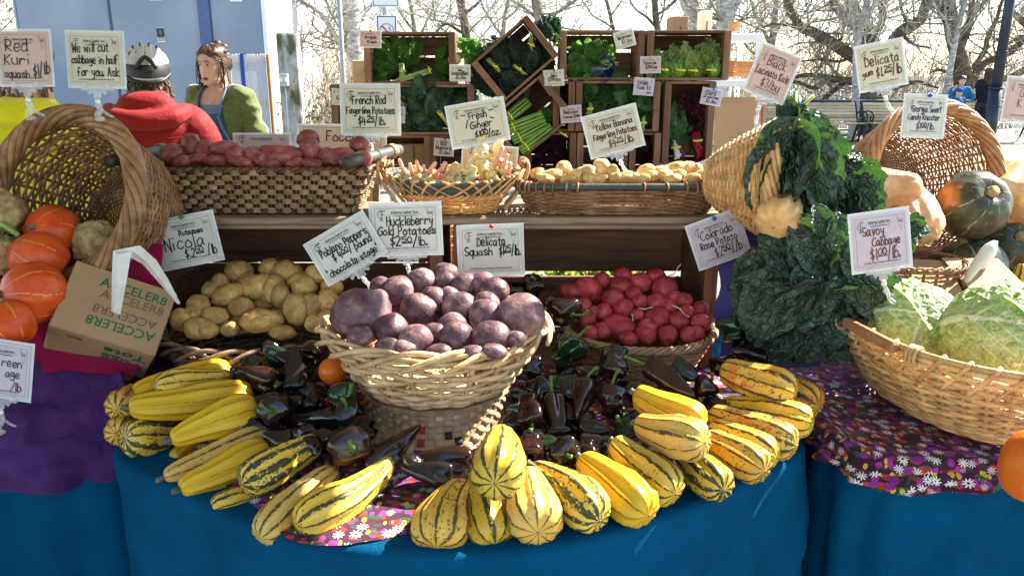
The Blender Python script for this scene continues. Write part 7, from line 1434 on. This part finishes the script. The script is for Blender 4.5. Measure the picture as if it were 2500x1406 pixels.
# ================================================================= people
TORSO = [(.80, .155, .105, .0), (.90, .170, .115, .0), (1.0, .155, .105, .0), (1.10, .135, .095, -.005), (1.20, .150, .105, -.008), (1.30, .170, .115, -.005), (1.38, .178, .100, .005), (1.43, .150, .080, .012), (1.47, .075, .060, .015), (1.50, .055, .055, .012)]
HEAD = [(-.116, .016, -.076, -.046), (-.106, .036, -.090, -.012), (-.085, .052, -.092, .02), (-.055, .063, -.089, .055), (-.02, .070, -.087, .077), (.015, .073, -.087, .090), (.05, .076, -.088, .096), (.08, .071, -.078, .092), (.100, .055, -.056, .076), (.112, .03, -.028, .046), (.117, .002, 0, .01)]
def loft(m, lev, n=28, e=1.0):
    vs = []
    for z, hx, hy, yc in lev:
        for k in range(n): a = 2*pi*k/n; vs.append(V((hx*spow(cos(a), e), yc+hy*spow(sin(a), e), z)))
    fs = [(i*n+k, i*n+(k+1) % n, (i+1)*n+(k+1) % n, (i+1)*n+k) for i in range(len(lev)-1) for k in range(n)]
    m.add(vs, fs+[tuple(range(n))[::-1], tuple((len(lev)-1)*n+k for k in range(n))])
def headvol(m, MM, female=True):
    h = MB(); n = 36; lev = [q for q in HEAD]; fine = []
    for i in range(len(lev)-1):
        for j in range(3): f = j/3; fine.append(tuple(lev[i][k]*(1-f)+lev[i+1][k]*f for k in range(4)))
    fine.append(lev[-1]); vs = []
    for z, hx, yf, yb in fine:
        yc, hy = (yf+yb)/2, (yb-yf)/2
        for k in range(n):
            a = 2*pi*k/n; x, y = hx*spow(cos(a), .92), yc+hy*spow(sin(a), .92)
            if y < yc:
                nose = math.exp(-(x/.0105)**2)*(max(0, 1-abs((z+.028)/.030))*.020 if z < -.02 else max(0, 1-(z+.02)/.045)*.016) if -.058 < z < .03 else 0
                y -= nose; y += .010*math.exp(-((abs(x)-.031)/.014)**2-((z-.012)/.011)**2); y -= .005*math.exp(-((abs(x)-.028)/.022)**2-((z-.034)/.009)**2)
                y -= .006*math.exp(-(x/.022)**2-((z+.070)/.014)**2); y -= .004*math.exp(-((abs(x)-.040)/.02)**2-((z+.025)/.022)**2); y += .004*math.exp(-(x/.02)**2-((z+.090)/.006)**2)
            vs.append(V((x, y, z)))
    L = len(fine); h.add(vs, [(i*n+k, i*n+(k+1) % n, (i+1)*n+(k+1) % n, (i+1)*n+k) for i in range(L-1) for k in range(n)]+[tuple(range(n))[::-1], tuple((L-1)*n+k for k in range(n))])
    for s in (-1, 1): h.sphere((s*.074, .012, -.005), (.010, .018, .030), 10, 8)
    h.xf(MM); m.add(h.v, h.f)
def hand(m, w, el, s):
    d = (w-el).normalized(); sd = d.cross(V((0, 0, 1))).normalized(); up = sd.cross(d); c = w+d*.045
    m.tube([w-d*.01, w+d*.03, w+d*.085], [.024, .030, .026], 10, flat=1.0)
    for k in range(4): o = sd*(.022-.0148*k); L = (.068, .078, .074, .058)[k]; m.tube([w+d*.075+o, w+d*(.085+L*.45)+o*1.05-up*.006, w+d*(.08+L*.8)+o*1.05-up*.022], [.0095, .0088, .0075], 7)
    m.tube([w+d*.03+sd*.022*s, w+d*.055+sd*.046*s-up*.008, w+d*.085+sd*.050*s-up*.016], [.012, .010, .0085], 7)
def figure(arms, inf=0, head=None, legs=True, torso=True, sleeves=(0, 1), hands=True, lev=None, fat=1.0):
    m = MB()
    if torso: loft(m, [(z, hx*fat+inf, hy*fat+inf, yc) for z, hx, hy, yc in (lev or TORSO)])
    if legs:
        for s in (-1, 1): m.tube([(s*.085, 0, .92), (s*.09, -.005, .72), (s*.092, 0, .48), (s*.095, .012, .30), (s*.098, .01, .06)], [.098+inf, .082+inf, .058+inf, .056+inf, .040+inf], 12); m.tube([(s*.098, .05, .035), (s*.10, -.07, .033), (s*.104, -.15, .025)], [.036+inf, .040+inf, .026+inf], 10)
    for s, (sh, el, wr) in zip((-1, 1), arms):
        sh, el, wr = V(sh), V(el), V(wr); m.tube(catmull([sh+V((-s*.05, 0, .012)), sh, sh.lerp(el, .5), el, el.lerp(wr, .5), wr.lerp(el, .02) if hands else wr], 3), [q+inf for q in ([.054]*3+[.056]*3+[.047]*3+[.040]*3+[.034]*3+[.025])], 12)
        m.sphere(sh, .057+inf, 12, 8)
        if hands: hand(m, wr, el, s)
    if head is not None: m.tube([(0, .014, 1.42), (0, .006, 1.56)], [.060, .056], 12); headvol(m, head)
    return m
def remeshed(mb, vox, name, smooth=6, wr=0.0, ws=9, keep=None, seed=0, post=None):
    me = mb.mesh('tmp'); ob = bpy.data.objects.new('tmp', me); COL.objects.link(ob); r = ob.modifiers.new('r', 'REMESH'); r.mode = 'VOXEL'; r.voxel_size = vox
    if smooth: s = ob.modifiers.new('s', 'SMOOTH'); s.iterations = smooth; s.factor = .5
    dg = bpy.context.evaluated_depsgraph_get(); out = bpy.data.meshes.new_from_object(ob.evaluated_get(dg)); bpy.data.objects.remove(ob); bpy.data.meshes.remove(me); out.name = name
    if keep or wr or post:
        b = MB(); nr = [v.normal.copy() for v in out.vertices]; co = [v.co.copy() for v in out.vertices]
        if wr: co = [c+n*(wr*(noise.noise(V((c.x*ws, c.y*ws, c.z*ws*1.6))+V((seed, 0, 0)))+.6*(1-abs(noise.noise(V((c.x*ws*.7+c.z*4, c.y*ws*.7, c.z*ws*1.2))+V((0, seed, 0)))*3)))) for c, n in zip(co, nr)]
        if post: co = [post(c) for c in co]
        b.v = co; b.uv = [(0, 0)]*len(co); b.f = [tuple(p.vertices) for p in out.polygons if (keep is None or keep(p.center))]; b.mi = [0]*len(b.f); bpy.data.meshes.remove(out); out = b.mesh(name)
    out.polygons.foreach_set('use_smooth', [True]*len(out.polygons)); out.materials.clear(); return out
def face(o, MM, lip=True, brow='hair_brown', open_=.006):
    f = lambda p: MM @ V(p)
    for s in (-1, 1):
        m = MB(); m.sphere(f((s*.031, -.0755, .012)), (.0108, .0085, .0052), 12, 8); e = part('eye', m, M['eye_white'], o); m = MB(); m.sphere(f((s*.031-.003, -.0835, .0115)), (.0056, .0032, .0052), 10, 8); part('iris', m, M['eye_dark'], e)
        m = MB(); m.tube([f((s*.017, -.085, .0175)), f((s*.031, -.0865, .0205)), f((s*.045, -.078, .016))], [.0018, .0026, .0016], 5); part('eyelid', m, M['skin_flush'], o)
        m = MB(); m.tube(catmull([f((s*.012, -.0915, .031)), f((s*.028, -.0915, .038)), f((s*.047, -.080, .033))], 4), [.0022]*5+[.0019]*3+[.0010], 5); part('eyebrow', m, M[brow], o)
    m = MB(); m.sphere(f((0, -.0935, -.0685)), (.016, .005, open_), 12, 6); part('mouth', m, M['mouth_dark'], o)
    m = MB()
    for z, r in ((-.0685+open_+.001, .0034), (-.0685-open_-.0015, .0042)): m.tube(catmull([f((-.021, -.087, -.0685)), f((-.010, -.0945, z)), f((0, -.0965, z-.0005)), f((.010, -.0945, z)), f((.021, -.087, -.0685))], 4), [.0012]*2+[r*.8]*3+[r]*7+[r*.8]*3+[.0012]*2, 6)
    part('lips', m, M['lips'], o)
def strands(o, MM, spec, mat, name='hair_lock', rng=None):
    m = MB()
    for pts, r in spec: m.tube(catmull([MM @ V(p) for p in pts], 4), [r*(.6+.5*sin(pi*min(1, (i+1)/(len(pts)*4)))) for i in range((len(pts)-1)*4+1)], 5)
    return part(name, m, M[mat], o)
def hoodvol():
    m = MB(); m.tube(catmull([V((-.13, .02, 1.455)), V((-.165, .09, 1.44)), V((-.12, .17, 1.415)), V((0, .205, 1.40)), V((.12, .17, 1.415)), V((.165, .09, 1.44)), V((.13, .02, 1.455))], 5), [.02]*4+[.038]*6+[.046]*11+[.038]*6+[.02]*4, 12, flat=1.0); m.sphere((0, .115, 1.475), (.125, .080, .058), 20, 12); m.tube([(0, .03, 1.45), (0, .035, 1.535)], [.105, .085], 20); return m
# ---- the woman in the denim apron
wp = PY(530, 190, 5.3)
def place(x, Y, yaw, s=1.0): return Matrix.Translation((x, Y, 0)) @ Matrix.Rotation(yaw, 4, 'Z') @ Matrix.Scale(s, 4)
o = thing('person', 'young woman with braided brown hair, green cardigan and denim apron, talking', 'person', M=place(wp.x, 5.3, radians(-13), 1.015))
HM = Matrix.Translation((.0, -.035, 1.605)) @ Matrix.Rotation(radians(-6), 4, 'Z') @ Matrix.Rotation(radians(9), 4, 'X')
arms = [((-.165, .01, 1.405), (-.225, .03, 1.14), (-.12, -.20, 1.06)), ((.165, .01, 1.405), (.245, .03, 1.13), (.09, -.22, 1.07))]
link('body', remeshed(figure(arms, 0, HM), .0065, 'body', 3), M['skin'], o)
face(o, HM, brow='hair_brown', open_=.0055)
link('shirt', remeshed(figure(arms, .006, None, False, True, hands=False), .010, 'shirt', 4, keep=lambda c: c.z < 1.365+.25*max(0, abs(c.x)-.06) and abs(c.x) < .17 and c.z > .8), M['denim_trim'], o)
def card_keep(c): return not (c.y < .02 and abs(c.x) < .085+.03*max(0, 1.40-c.z)/.3 and c.z < 1.52) and c.z < 1.495 and c.z > .78
arms2 = [(a, b, tuple(V(b).lerp(V(c), .62))) for a, b, c in arms]
link('cardigan', remeshed(figure(arms2, .020, None, False, True, hands=False), .010, 'cardigan', 5, .011, 13, card_keep, 2), M['knit_green'], o)
link('trousers', remeshed(figure([], .014, None, True, True, lev=TORSO[:4]), .016, 'trousers', 4), M['trouser'], o)
m = MB(); m.grid(20, 22, lambda u, v: (lambda a, z: (lambda l: V(((l[0]+.030)*sin(a), l[2]-(l[1]+.030)*cos(a)-(.012*sin(u*9+z*5) if z < 1.0 else .003*sin(u*14+z*9)), z)))([(lambda f, A, B: A*(1-f)+B*f)(max(0, min(1, (z-1.0)/.36)), p, q) for p, q in ((.150, .155), (.108, .106), (0, 0))]))((u-.5)*2*(radians(62) if v < .55 else radians(62-34*(v-.55)/.45)), .52+.79*v)); part('apron', m, M['denim'], o)
for s in (-1, 1): m = MB(); m.tube(catmull([V((s*.072, -.128, 1.30)), V((s*.085, -.112, 1.37)), V((s*.088, -.06, 1.445)), V((s*.06, .03, 1.475))], 4), .012, 6, flat=.35); part('apron_strap', m, M['denim_trim'], o); m = MB(); m.tube(catmull([V((s*.068, -.140, 1.30)), V((s*.105, -.138, 1.20)), V((s*.150, -.110, 1.10)), V((s*.178, -.075, 1.03))], 4), .010, 6, flat=.35); part('apron_trim', m, M['denim_trim'], o)
m = MB(); m.tube(catmull([V((-.015, -.150, 1.13)), V((-.03, -.152, 1.165)), V((-.005, -.150, 1.18)), V((.01, -.148, 1.15)), V((.02, -.15, 1.12))], 4), .0045, 6); part('embroidered_petal', m, M['card_cream'], o); m = MB(); m.tube([V((-.005, -.150, 1.175)), V((-.012, -.149, 1.215)), V((-.02, -.147, 1.245))], [.010, .008, .002], 6, flat=.5); part('embroidered_petal', m, M['jacket_red'], o); m = MB(); m.tube(catmull([V((.02, -.148, 1.16)), V((.04, -.146, 1.19)), V((.03, -.144, 1.215))], 4), .006, 6); part('embroidered_petal', m, M['celery_stalk'], o)
m = MB(); m.tube(catmull([V((-.055, -.05, 1.47)), V((-.03, -.09, 1.40)), V((0, -.108, 1.375)), V((.03, -.09, 1.40)), V((.055, -.05, 1.47))], 4), .0012, 4); m.sphere((0, -.112, 1.37), .006, 8, 6); part('necklace', m, M['steel'], o)
rng = random.Random(8); hs = MB()
def hair_cap(MM, mat, front=.040, low=-.03, thick=.012, wav=.006, name='hair'):
    h = MB()
    def fn(u, v):
        a = 2*pi*u; back = (1+sin(a))/2; zlow = front*(1-back)**.7+low*(1-(1-back)**.7); z = zlow+(.118-zlow)*v; 
        for i in range(len(HEAD)-1):
            if HEAD[i][0] <= z <= HEAD[i+1][0]: f = (z-HEAD[i][0])/(HEAD[i+1][0]-HEAD[i][0]); hx, yf, yb = [HEAD[i][k]*(1-f)+HEAD[i+1][k]*f for k in (1, 2, 3)]; break
        else: hx, yf, yb = HEAD[-1][1:]
        yc, hy = (yf+yb)/2, (yb-yf)/2; t = thick*(1-.2*v)+wav*noise.noise(V((cos(a)*6, sin(a)*6, z*30))); k2 = min(1, v*2.4)
        return MM @ V(((hx+t*k2)*cos(a), yc+(hy+t*k2)*sin(a), z+t*.9*v))
    h.grid(60, 18, fn); return part(name, h, M[mat], o)
hair_cap(HM, 'hair_brown', .078, -.085, .010, .010)
sp = []
for k in range(300):                                  # combed from a centre parting down and back
    s = rng.choice((-1, 1)); y0 = rng.uniform(-.074, .075); zt = .118*sqrt(max(.05, 1-((y0-.008)/.108)**2))+.004; j = rng.gauss(0, .004)
    sp.append(([(.003*s, y0, zt), (s*.038, y0-.004+j, zt-.016+j), (s*.071, y0*.8+.018, .038+j*2), (s*.081, y0*.45+.05, .002+rng.gauss(0, .014)), (s*.045, .100, -.012+rng.gauss(0, .016))], rng.uniform(.0018, .0040)))
for s in (-1, 1):
    for k in range(10): x = s*(.066+rng.uniform(0, .016)); y = rng.uniform(-.055, .01); sp.append(([(x, y, .05), (x+s*.010, y-.004, .0), (x+s*rng.uniform(.0, .02), y+rng.uniform(-.015, .01), -.05), (x+s*rng.uniform(-.012, .02), y+rng.uniform(-.02, .01), -.10), (x+s*rng.uniform(-.02, .02), y+rng.uniform(-.02, .01), -.125+rng.uniform(-.03, .03))], rng.uniform(.0015, .0042)))
strands(o, HM, sp, 'hair_brown')
sp = []
for i in range(17): a = -.95+1.9*i/16; c = V((.084*sin(a), .050-.010*cos(a*2), .024+.088*cos(a))); sp.append(([c+V((-.010, -.012, -.004)), c+V((0, 0, .008)), c+V((.010, .012, -.002))], .009)); sp.append(([c+V((.010, -.012, -.004)), c+V((0, 0, .007)), c+V((-.010, .012, -.002))], .0085))
strands(o, HM, sp, 'hair_brown', 'braid')
m = MB()
for k in range(10): m.sphere(HM @ V((rng.gauss(0, .02), .105+rng.uniform(0, .02), .03+rng.gauss(0, .03))), .026, 10, 8)
part('hair_bun', m, M['hair_brown'], o)
# ---- rider in the red jacket, seen from behind
hp_ = PY(358, 170, 3.85)
o = thing('person', 'cyclist in a red hooded jacket and silver black helmet, back turned', 'person', M=place(hp_.x, 3.85, radians(180+14), .985))
HM = Matrix.Translation((.0, -.02, 1.605)) @ Matrix.Rotation(radians(8), 4, 'Z'); arms = [((-.185, .01, 1.365), (-.27, .0, 1.11), (-.20, -.22, 1.03)), ((.185, .01, 1.365), (.27, .0, 1.11), (.20, -.22, 1.03))]
link('body', remeshed(figure(arms, 0, HM, fat=1.1), .009, 'body', 3), M['skin'], o); face(o, HM, brow='hair_grey')
lev = [(.72, .205, .150, .01), (.80, .205, .150, .005), (.95, .205, .150, 0), (1.10, .205, .145, .0), (1.25, .215, .145, .005), (1.36, .218, .130, .015), (1.43, .170, .105, .025), (1.475, .100, .082, .028), (1.515, .085, .078, .024)]
arms2 = [(a, b, tuple(V(b).lerp(V(c), .97))) for a, b, c in arms]
link('jacket', remeshed(figure(arms2, .036, None, False, True, hands=False, lev=[(z, a-.036, b-.036, c) for z, a, b, c in lev]), .011, 'jacket', 8, .008, 5, lambda c: c.z > .7, 5), M['jacket_red'], o)
m = hoodvol()
link('hood', remeshed(m, .010, 'hood', 8, .006, 8, None, 3), M['jacket_red'], o); m = MB(); m.box((.0, .098, 1.545), (.05, .006, .012)); m.tube(catmull([V((-.02, .105, 1.545)), V((0, .115, 1.555)), V((.02, .105, 1.545))], 4), .003, 5); part('hood_tab', m, M['helmet_black'], o)
m = MB(); m.tube(catmull([V((-.215, .13, 1.325)), V((-.1, .165, 1.318)), V((.0, .168, 1.316)), V((.1, .165, 1.318)), V((.215, .13, 1.325))], 4), .0016, 4); part('yoke_seam', m, M['jacket_red'], o)
link('trousers', remeshed(figure([], .020, None, True, True, lev=TORSO[:3]), .016, 'trousers', 4), M['trouser'], o)
hair_cap(HM, 'hair_grey', .06, -.10, .012, .010); sp = []
for k in range(120): a = rng.uniform(.0, pi); x, y = .078*cos(a), .012+.085*sin(a); z = rng.uniform(-.075, .0); sp.append(([(x, y, z), (x*1.15, y*1.12+.004, z-.018), (x*1.12+rng.gauss(0, .008), y*1.18+.004, z-.038), (x*1.2+rng.gauss(0, .01), y*1.14+rng.gauss(0, .008), z-.055)], rng.uniform(.002, .005)))
strands(o, HM, sp, 'hair_grey')
HT = HM @ Matrix.Translation((0, .008, .028)) @ Matrix.Rotation(radians(-6), 4, 'X'); m = MB()
def hel(u, v, R_=(.105, .140, .112), low=.0):
    a = 2*pi*u; p = (pi/2)*(1-v); back = max(0, sin(a)); zl = -.012-.030*back; x, y, z = R_[0]*sin(p)*cos(a), R_[1]*sin(p)*sin(a), R_[2]*cos(p)
    g = 1-.035*max(0, cos(2*pi*x/.036))**6*min(1, z/.05)*(z > 0); return HT @ V((x*g, y*g, z*g+zl*(1-v)**2))
m.grid(96, 20, lambda u, v: hel(u, v)); m.grid(48, 2, lambda u, v: hel(u, 0, (.105-.02*v, .140-.02*v, .112))); hsh = part('helmet', m, M['helmet_silver'], o)
for x0 in (-.052, -.020, .020, .052):                   # slim dark vents that stop short of the rear edge
    m = MB(); pts = []
    for i in range(9): t = -.55+.95*i/8; yy = .140*t*sqrt(max(0, 1-(x0/.105)**2)); pts.append(HT @ V((x0*(1-.12*t), yy, .112*sqrt(max(.02, 1-(x0/.105)**2-(yy/.140)**2)))))
    m.tube(pts, [.001, .004, .006, .0065, .0065, .006, .005, .003, .001], 6); part('vent', m, M['helmet_black'], hsh)
m = MB(); m.grid(40, 8, lambda u, v: (lambda a, w: HT @ V((.1085*cos(a)*(1-.10*w*w), .1435*sin(a)*(1-.10*w*w), -.043*sin(a)**.5+.010+.060*w*(.55+.45*sin(a)))))(pi*(.02+.96*u), v)); part('rear_shell', m, M['helmet_black'], hsh)
m = MB(); m.tube(catmull([HT @ V((-.045, .140, .012)), HT @ V((0, .140, .062)), HT @ V((.045, .140, .012))], 5), .010, 6); m.tube(catmull([HT @ V((-.10, .05, -.02)), HT @ V((-.06, .125, -.045)), HT @ V((0, .14, -.052)), HT @ V((.06, .125, -.045)), HT @ V((.10, .05, -.02))], 5), .009, 6); part('retention_frame', m, M['helmet_black'], hsh)
for s in (-1, 1): m = MB(); m.tube([HT @ V((s*.098, .03, -.02)), HM @ V((s*.082, .02, -.05)), HM @ V((s*.06, -.03, -.112))], .004, 5, flat=.4); part('chin_strap', m, M['helmet_black'], hsh)
# ---- person in yellow at the left
yp = PY(66, 190, 2.78)
o = thing('person', 'person in a bright yellow jacket standing behind the left basket', 'person', M=place(yp.x, 2.78, radians(180+24), .985))
HM = Matrix.Translation((.0, -.02, 1.605)) @ Matrix.Rotation(radians(-20), 4, 'Z'); link('body', remeshed(figure(arms, 0, HM, fat=1.1), .009, 'body', 3), M['skin'], o); face(o, HM, brow='hair_grey')
link('jacket', remeshed(figure(arms2, .034, None, False, True, hands=False, lev=[(z, a-.026, b-.030, c) for z, a, b, c in lev]), .011, 'jacket', 6, .010, 7, lambda c: c.z > .7, 9), M['jacket_yellow'], o)
link('hood', remeshed(hoodvol(), .010, 'hood', 8, .006, 8, None, 6), M['jacket_yellow'], o)
m = MB()
for s in (-1, 1): m.tube(catmull([V((s*.09, .10, 1.475)), V((s*.16, .125, 1.42)), V((s*.205, .13, 1.33)), V((s*.215, .13, 1.22))], 5), .0028, 5)
m.tube(catmull([V((-.02, .178, 1.27)), V((.02, .180, 1.285)), V((.03, .180, 1.265)), V((.06, .177, 1.262))], 5), .003, 5); part('piping', m, M['helmet_black'], o)
link('trousers', remeshed(figure([], .020, None, True, True, lev=TORSO[:3]), .016, 'trousers', 4), M['trouser'], o); hair_cap(HM, 'hair_grey', .05, -.10, .012, .012); sp = []
for k in range(70): a = rng.uniform(.0, pi); x, y = .076*cos(a), .012+.085*sin(a); z = rng.uniform(-.08, .06); sp.append(([(x, y, z), (x*1.1, y*1.1, z-.02), (x*1.12+rng.gauss(0, .006), y*1.1, z-.04)], rng.uniform(.003, .005)))
strands(o, HM, sp, 'hair_grey'); m = MB(); m.tube([HM @ V((.078, -.07, .012)), HM @ V((.080, .02, .008))], .002, 5); part('glasses_arm', m, M['helmet_black'], o)
# ---- people by the river: girl in blue, small child, woman in a dark coat
def passer(label, px, py, Y, yaw, s, top, hair, arms, long_top=None, knit=None, long_hair=True):
    global o
    p = PY(px, py, Y); o = thing('person', label, 'person', M=place(p.x, Y, yaw, s)); HM = Matrix.Translation((0, -.02, 1.605)) @ Matrix.Rotation(radians(8), 4, 'X'); link('body', remeshed(figure(arms, 0, HM), .016, 'body', 2), M['skin'], o); face(o, HM, brow=hair)
    lv = TORSO if not long_top else [(long_top, .20, .15, 0)]+TORSO
    link('top', remeshed(figure([(a, b, tuple(V(b).lerp(V(c), .9))) for a, b, c in arms], .014, None, False, True, hands=False, lev=lv[:-1]), .018, 'top', 4, .006, 8), M[top], o); link('trousers', remeshed(figure([], .014, None, True, True, lev=TORSO[:3]), .02, 'trousers', 3), M['trouser'], o)
    if knit:
        m = MB(); m.lathe([(.088, .02), (.092, .03), (.094, .05), (.088, .09), (.06, .125), (.02, .138), (0, .139)], 20); m.xf(HM); part('knit_hat', m, M[knit], o)
    else: hair_cap(HM, hair, .055, -.10, .014, .008)
    if long_hair:
        rr = random.Random(int(px)); sp = []
        for k in range(34): a = rr.uniform(-.3, pi+.3); x, y = .080*cos(a), .02+.08*sin(a); sp.append(([(x, y, .03), (x*1.1, y*1.05, -.06), (x*1.0+rr.gauss(0, .01), y*1.0+.01, -.15), (x*.9+rr.gauss(0, .02), y*.9+.02, -.26)], rr.uniform(.008, .014)))
        strands(o, HM, sp, hair)
    return o
passer('smiling girl in a turquoise top bending over a small child', 2348, 200, 17, radians(-14), .86, 'blue_top', 'hair_dark', [((-.165, 0, 1.405), (-.27, -.05, 1.2), (-.20, -.20, 1.42)), ((.165, 0, 1.405), (.27, -.06, 1.2), (.22, -.26, 1.36))])
passer('small child in a blue knitted hat in front of the girl', 2341, 222, 16.7, radians(10), .72, 'blue_knit', 'hair_dark', [((-.165, 0, 1.405), (-.22, 0, 1.14), (-.2, -.1, .9)), ((.165, 0, 1.405), (.22, 0, 1.14), (.2, -.1, .9))], None, 'blue_knit', False)
passer('woman in a dark coat with a ponytail, seen from behind', 2414, 190, 17.3, radians(165), .955, 'coat_dark', 'hair_brown', [((-.165, 0, 1.405), (-.22, 0, 1.14), (-.16, -.16, 1.02)), ((.165, 0, 1.405), (.22, 0, 1.14), (.16, -.16, 1.02))], .55)

# ================================================================= parked bicycles by the concrete post
def bicycle(label, x, Y, yaw, fr):
    o = thing('bicycle', label, 'bicycle', M=Matrix.Translation((x, Y, 0)) @ Matrix.Rotation(yaw, 4, 'Z'), group='bicycles parked by the bush')
    for cx in (-.52, .52):
        m = MB(); m.tube([V((cx+.33*cos(a), 0, .34+.33*sin(a))) for a in [2*pi*k/40 for k in range(40)]], .018, 7, closed=True); w = part('tyre', m, M['black_iron'], o)
        m = MB(); m.tube([V((cx+.305*cos(a), 0, .34+.305*sin(a))) for a in [2*pi*k/36 for k in range(36)]], .010, 6, closed=True)
        for k in range(16): a = 2*pi*k/16; m.tube([(cx, .02*(-1)**k, .34), (cx+.305*cos(a), 0, .34+.305*sin(a))], .0012, 3)
        m.tube([(cx, -.04, .34), (cx, .04, .34)], .018, 8); part('rim', m, M['steel'], w)
    m = MB(); bbk, seat, head, rear, front = V((-.08, 0, .30)), V((-.24, 0, .80)), V((.34, 0, .82)), V((-.52, 0, .34)), V((.52, 0, .34))
    for a, b2, r in ((bbk, seat, .017), (bbk, head-V((0, 0, .08)), .020), (seat, head, .017), (bbk, rear, .011), (seat, rear, .010), (head+V((-.02, 0, .06)), head-V((-.03, 0, .12)), .020)): m.tube([a, b2], r, 8)
    for s in (-1, 1): m.tube([head-V((-.03, -s*.04, .12)), front+V((0, s*.04, 0))], .013, 7)
    part('frame', m, M[fr], o); m = MB(); m.tube(catmull([V((.36, -.31, .98)), V((.40, -.18, 1.0)), V((.34, 0, .98)), V((.40, .18, 1.0)), V((.36, .31, .98))], 5), .013, 8); m.tube([head, V((.34, 0, .98))], .014, 7); part('handlebar', m, M['black_iron'], o)
    for s in (-1, 1): m = MB(); m.tube([V((.36, s*.31, .98)), V((.35, s*.20, .985))], .018, 8); m.tube([V((.40, s*.22, .985)), V((.45, s*.28, .96))], .006, 5); part('grip', m, M['black_iron'], o)
    m = MB(); m.sphere((-.26, 0, .90), (.13, .075, .03), 14, 8); m.tube([seat, V((-.26, 0, .89))], .013, 7); part('saddle', m, M['black_iron'], o); m = MB(); m.tube([V((-.08+.09*cos(a), .05, .30+.09*sin(a))) for a in [2*pi*k/24 for k in range(24)]], .006, 5, closed=True); m.tube([(-.08, .06, .30), (.02, .08, .18)], .010, 6); m.box((.03, .11, .18), (.09, .07, .02), None, .004); part('crankset', m, M['steel'], o)
b1 = PY(782, 280, 8.8); bicycle('white framed mountain bicycle parked beside the concrete post', b1.x, 8.8, radians(68), 'white_paint'); bicycle('second parked bicycle behind the white one', b1.x+.22, 9.3, radians(80), 'steel')
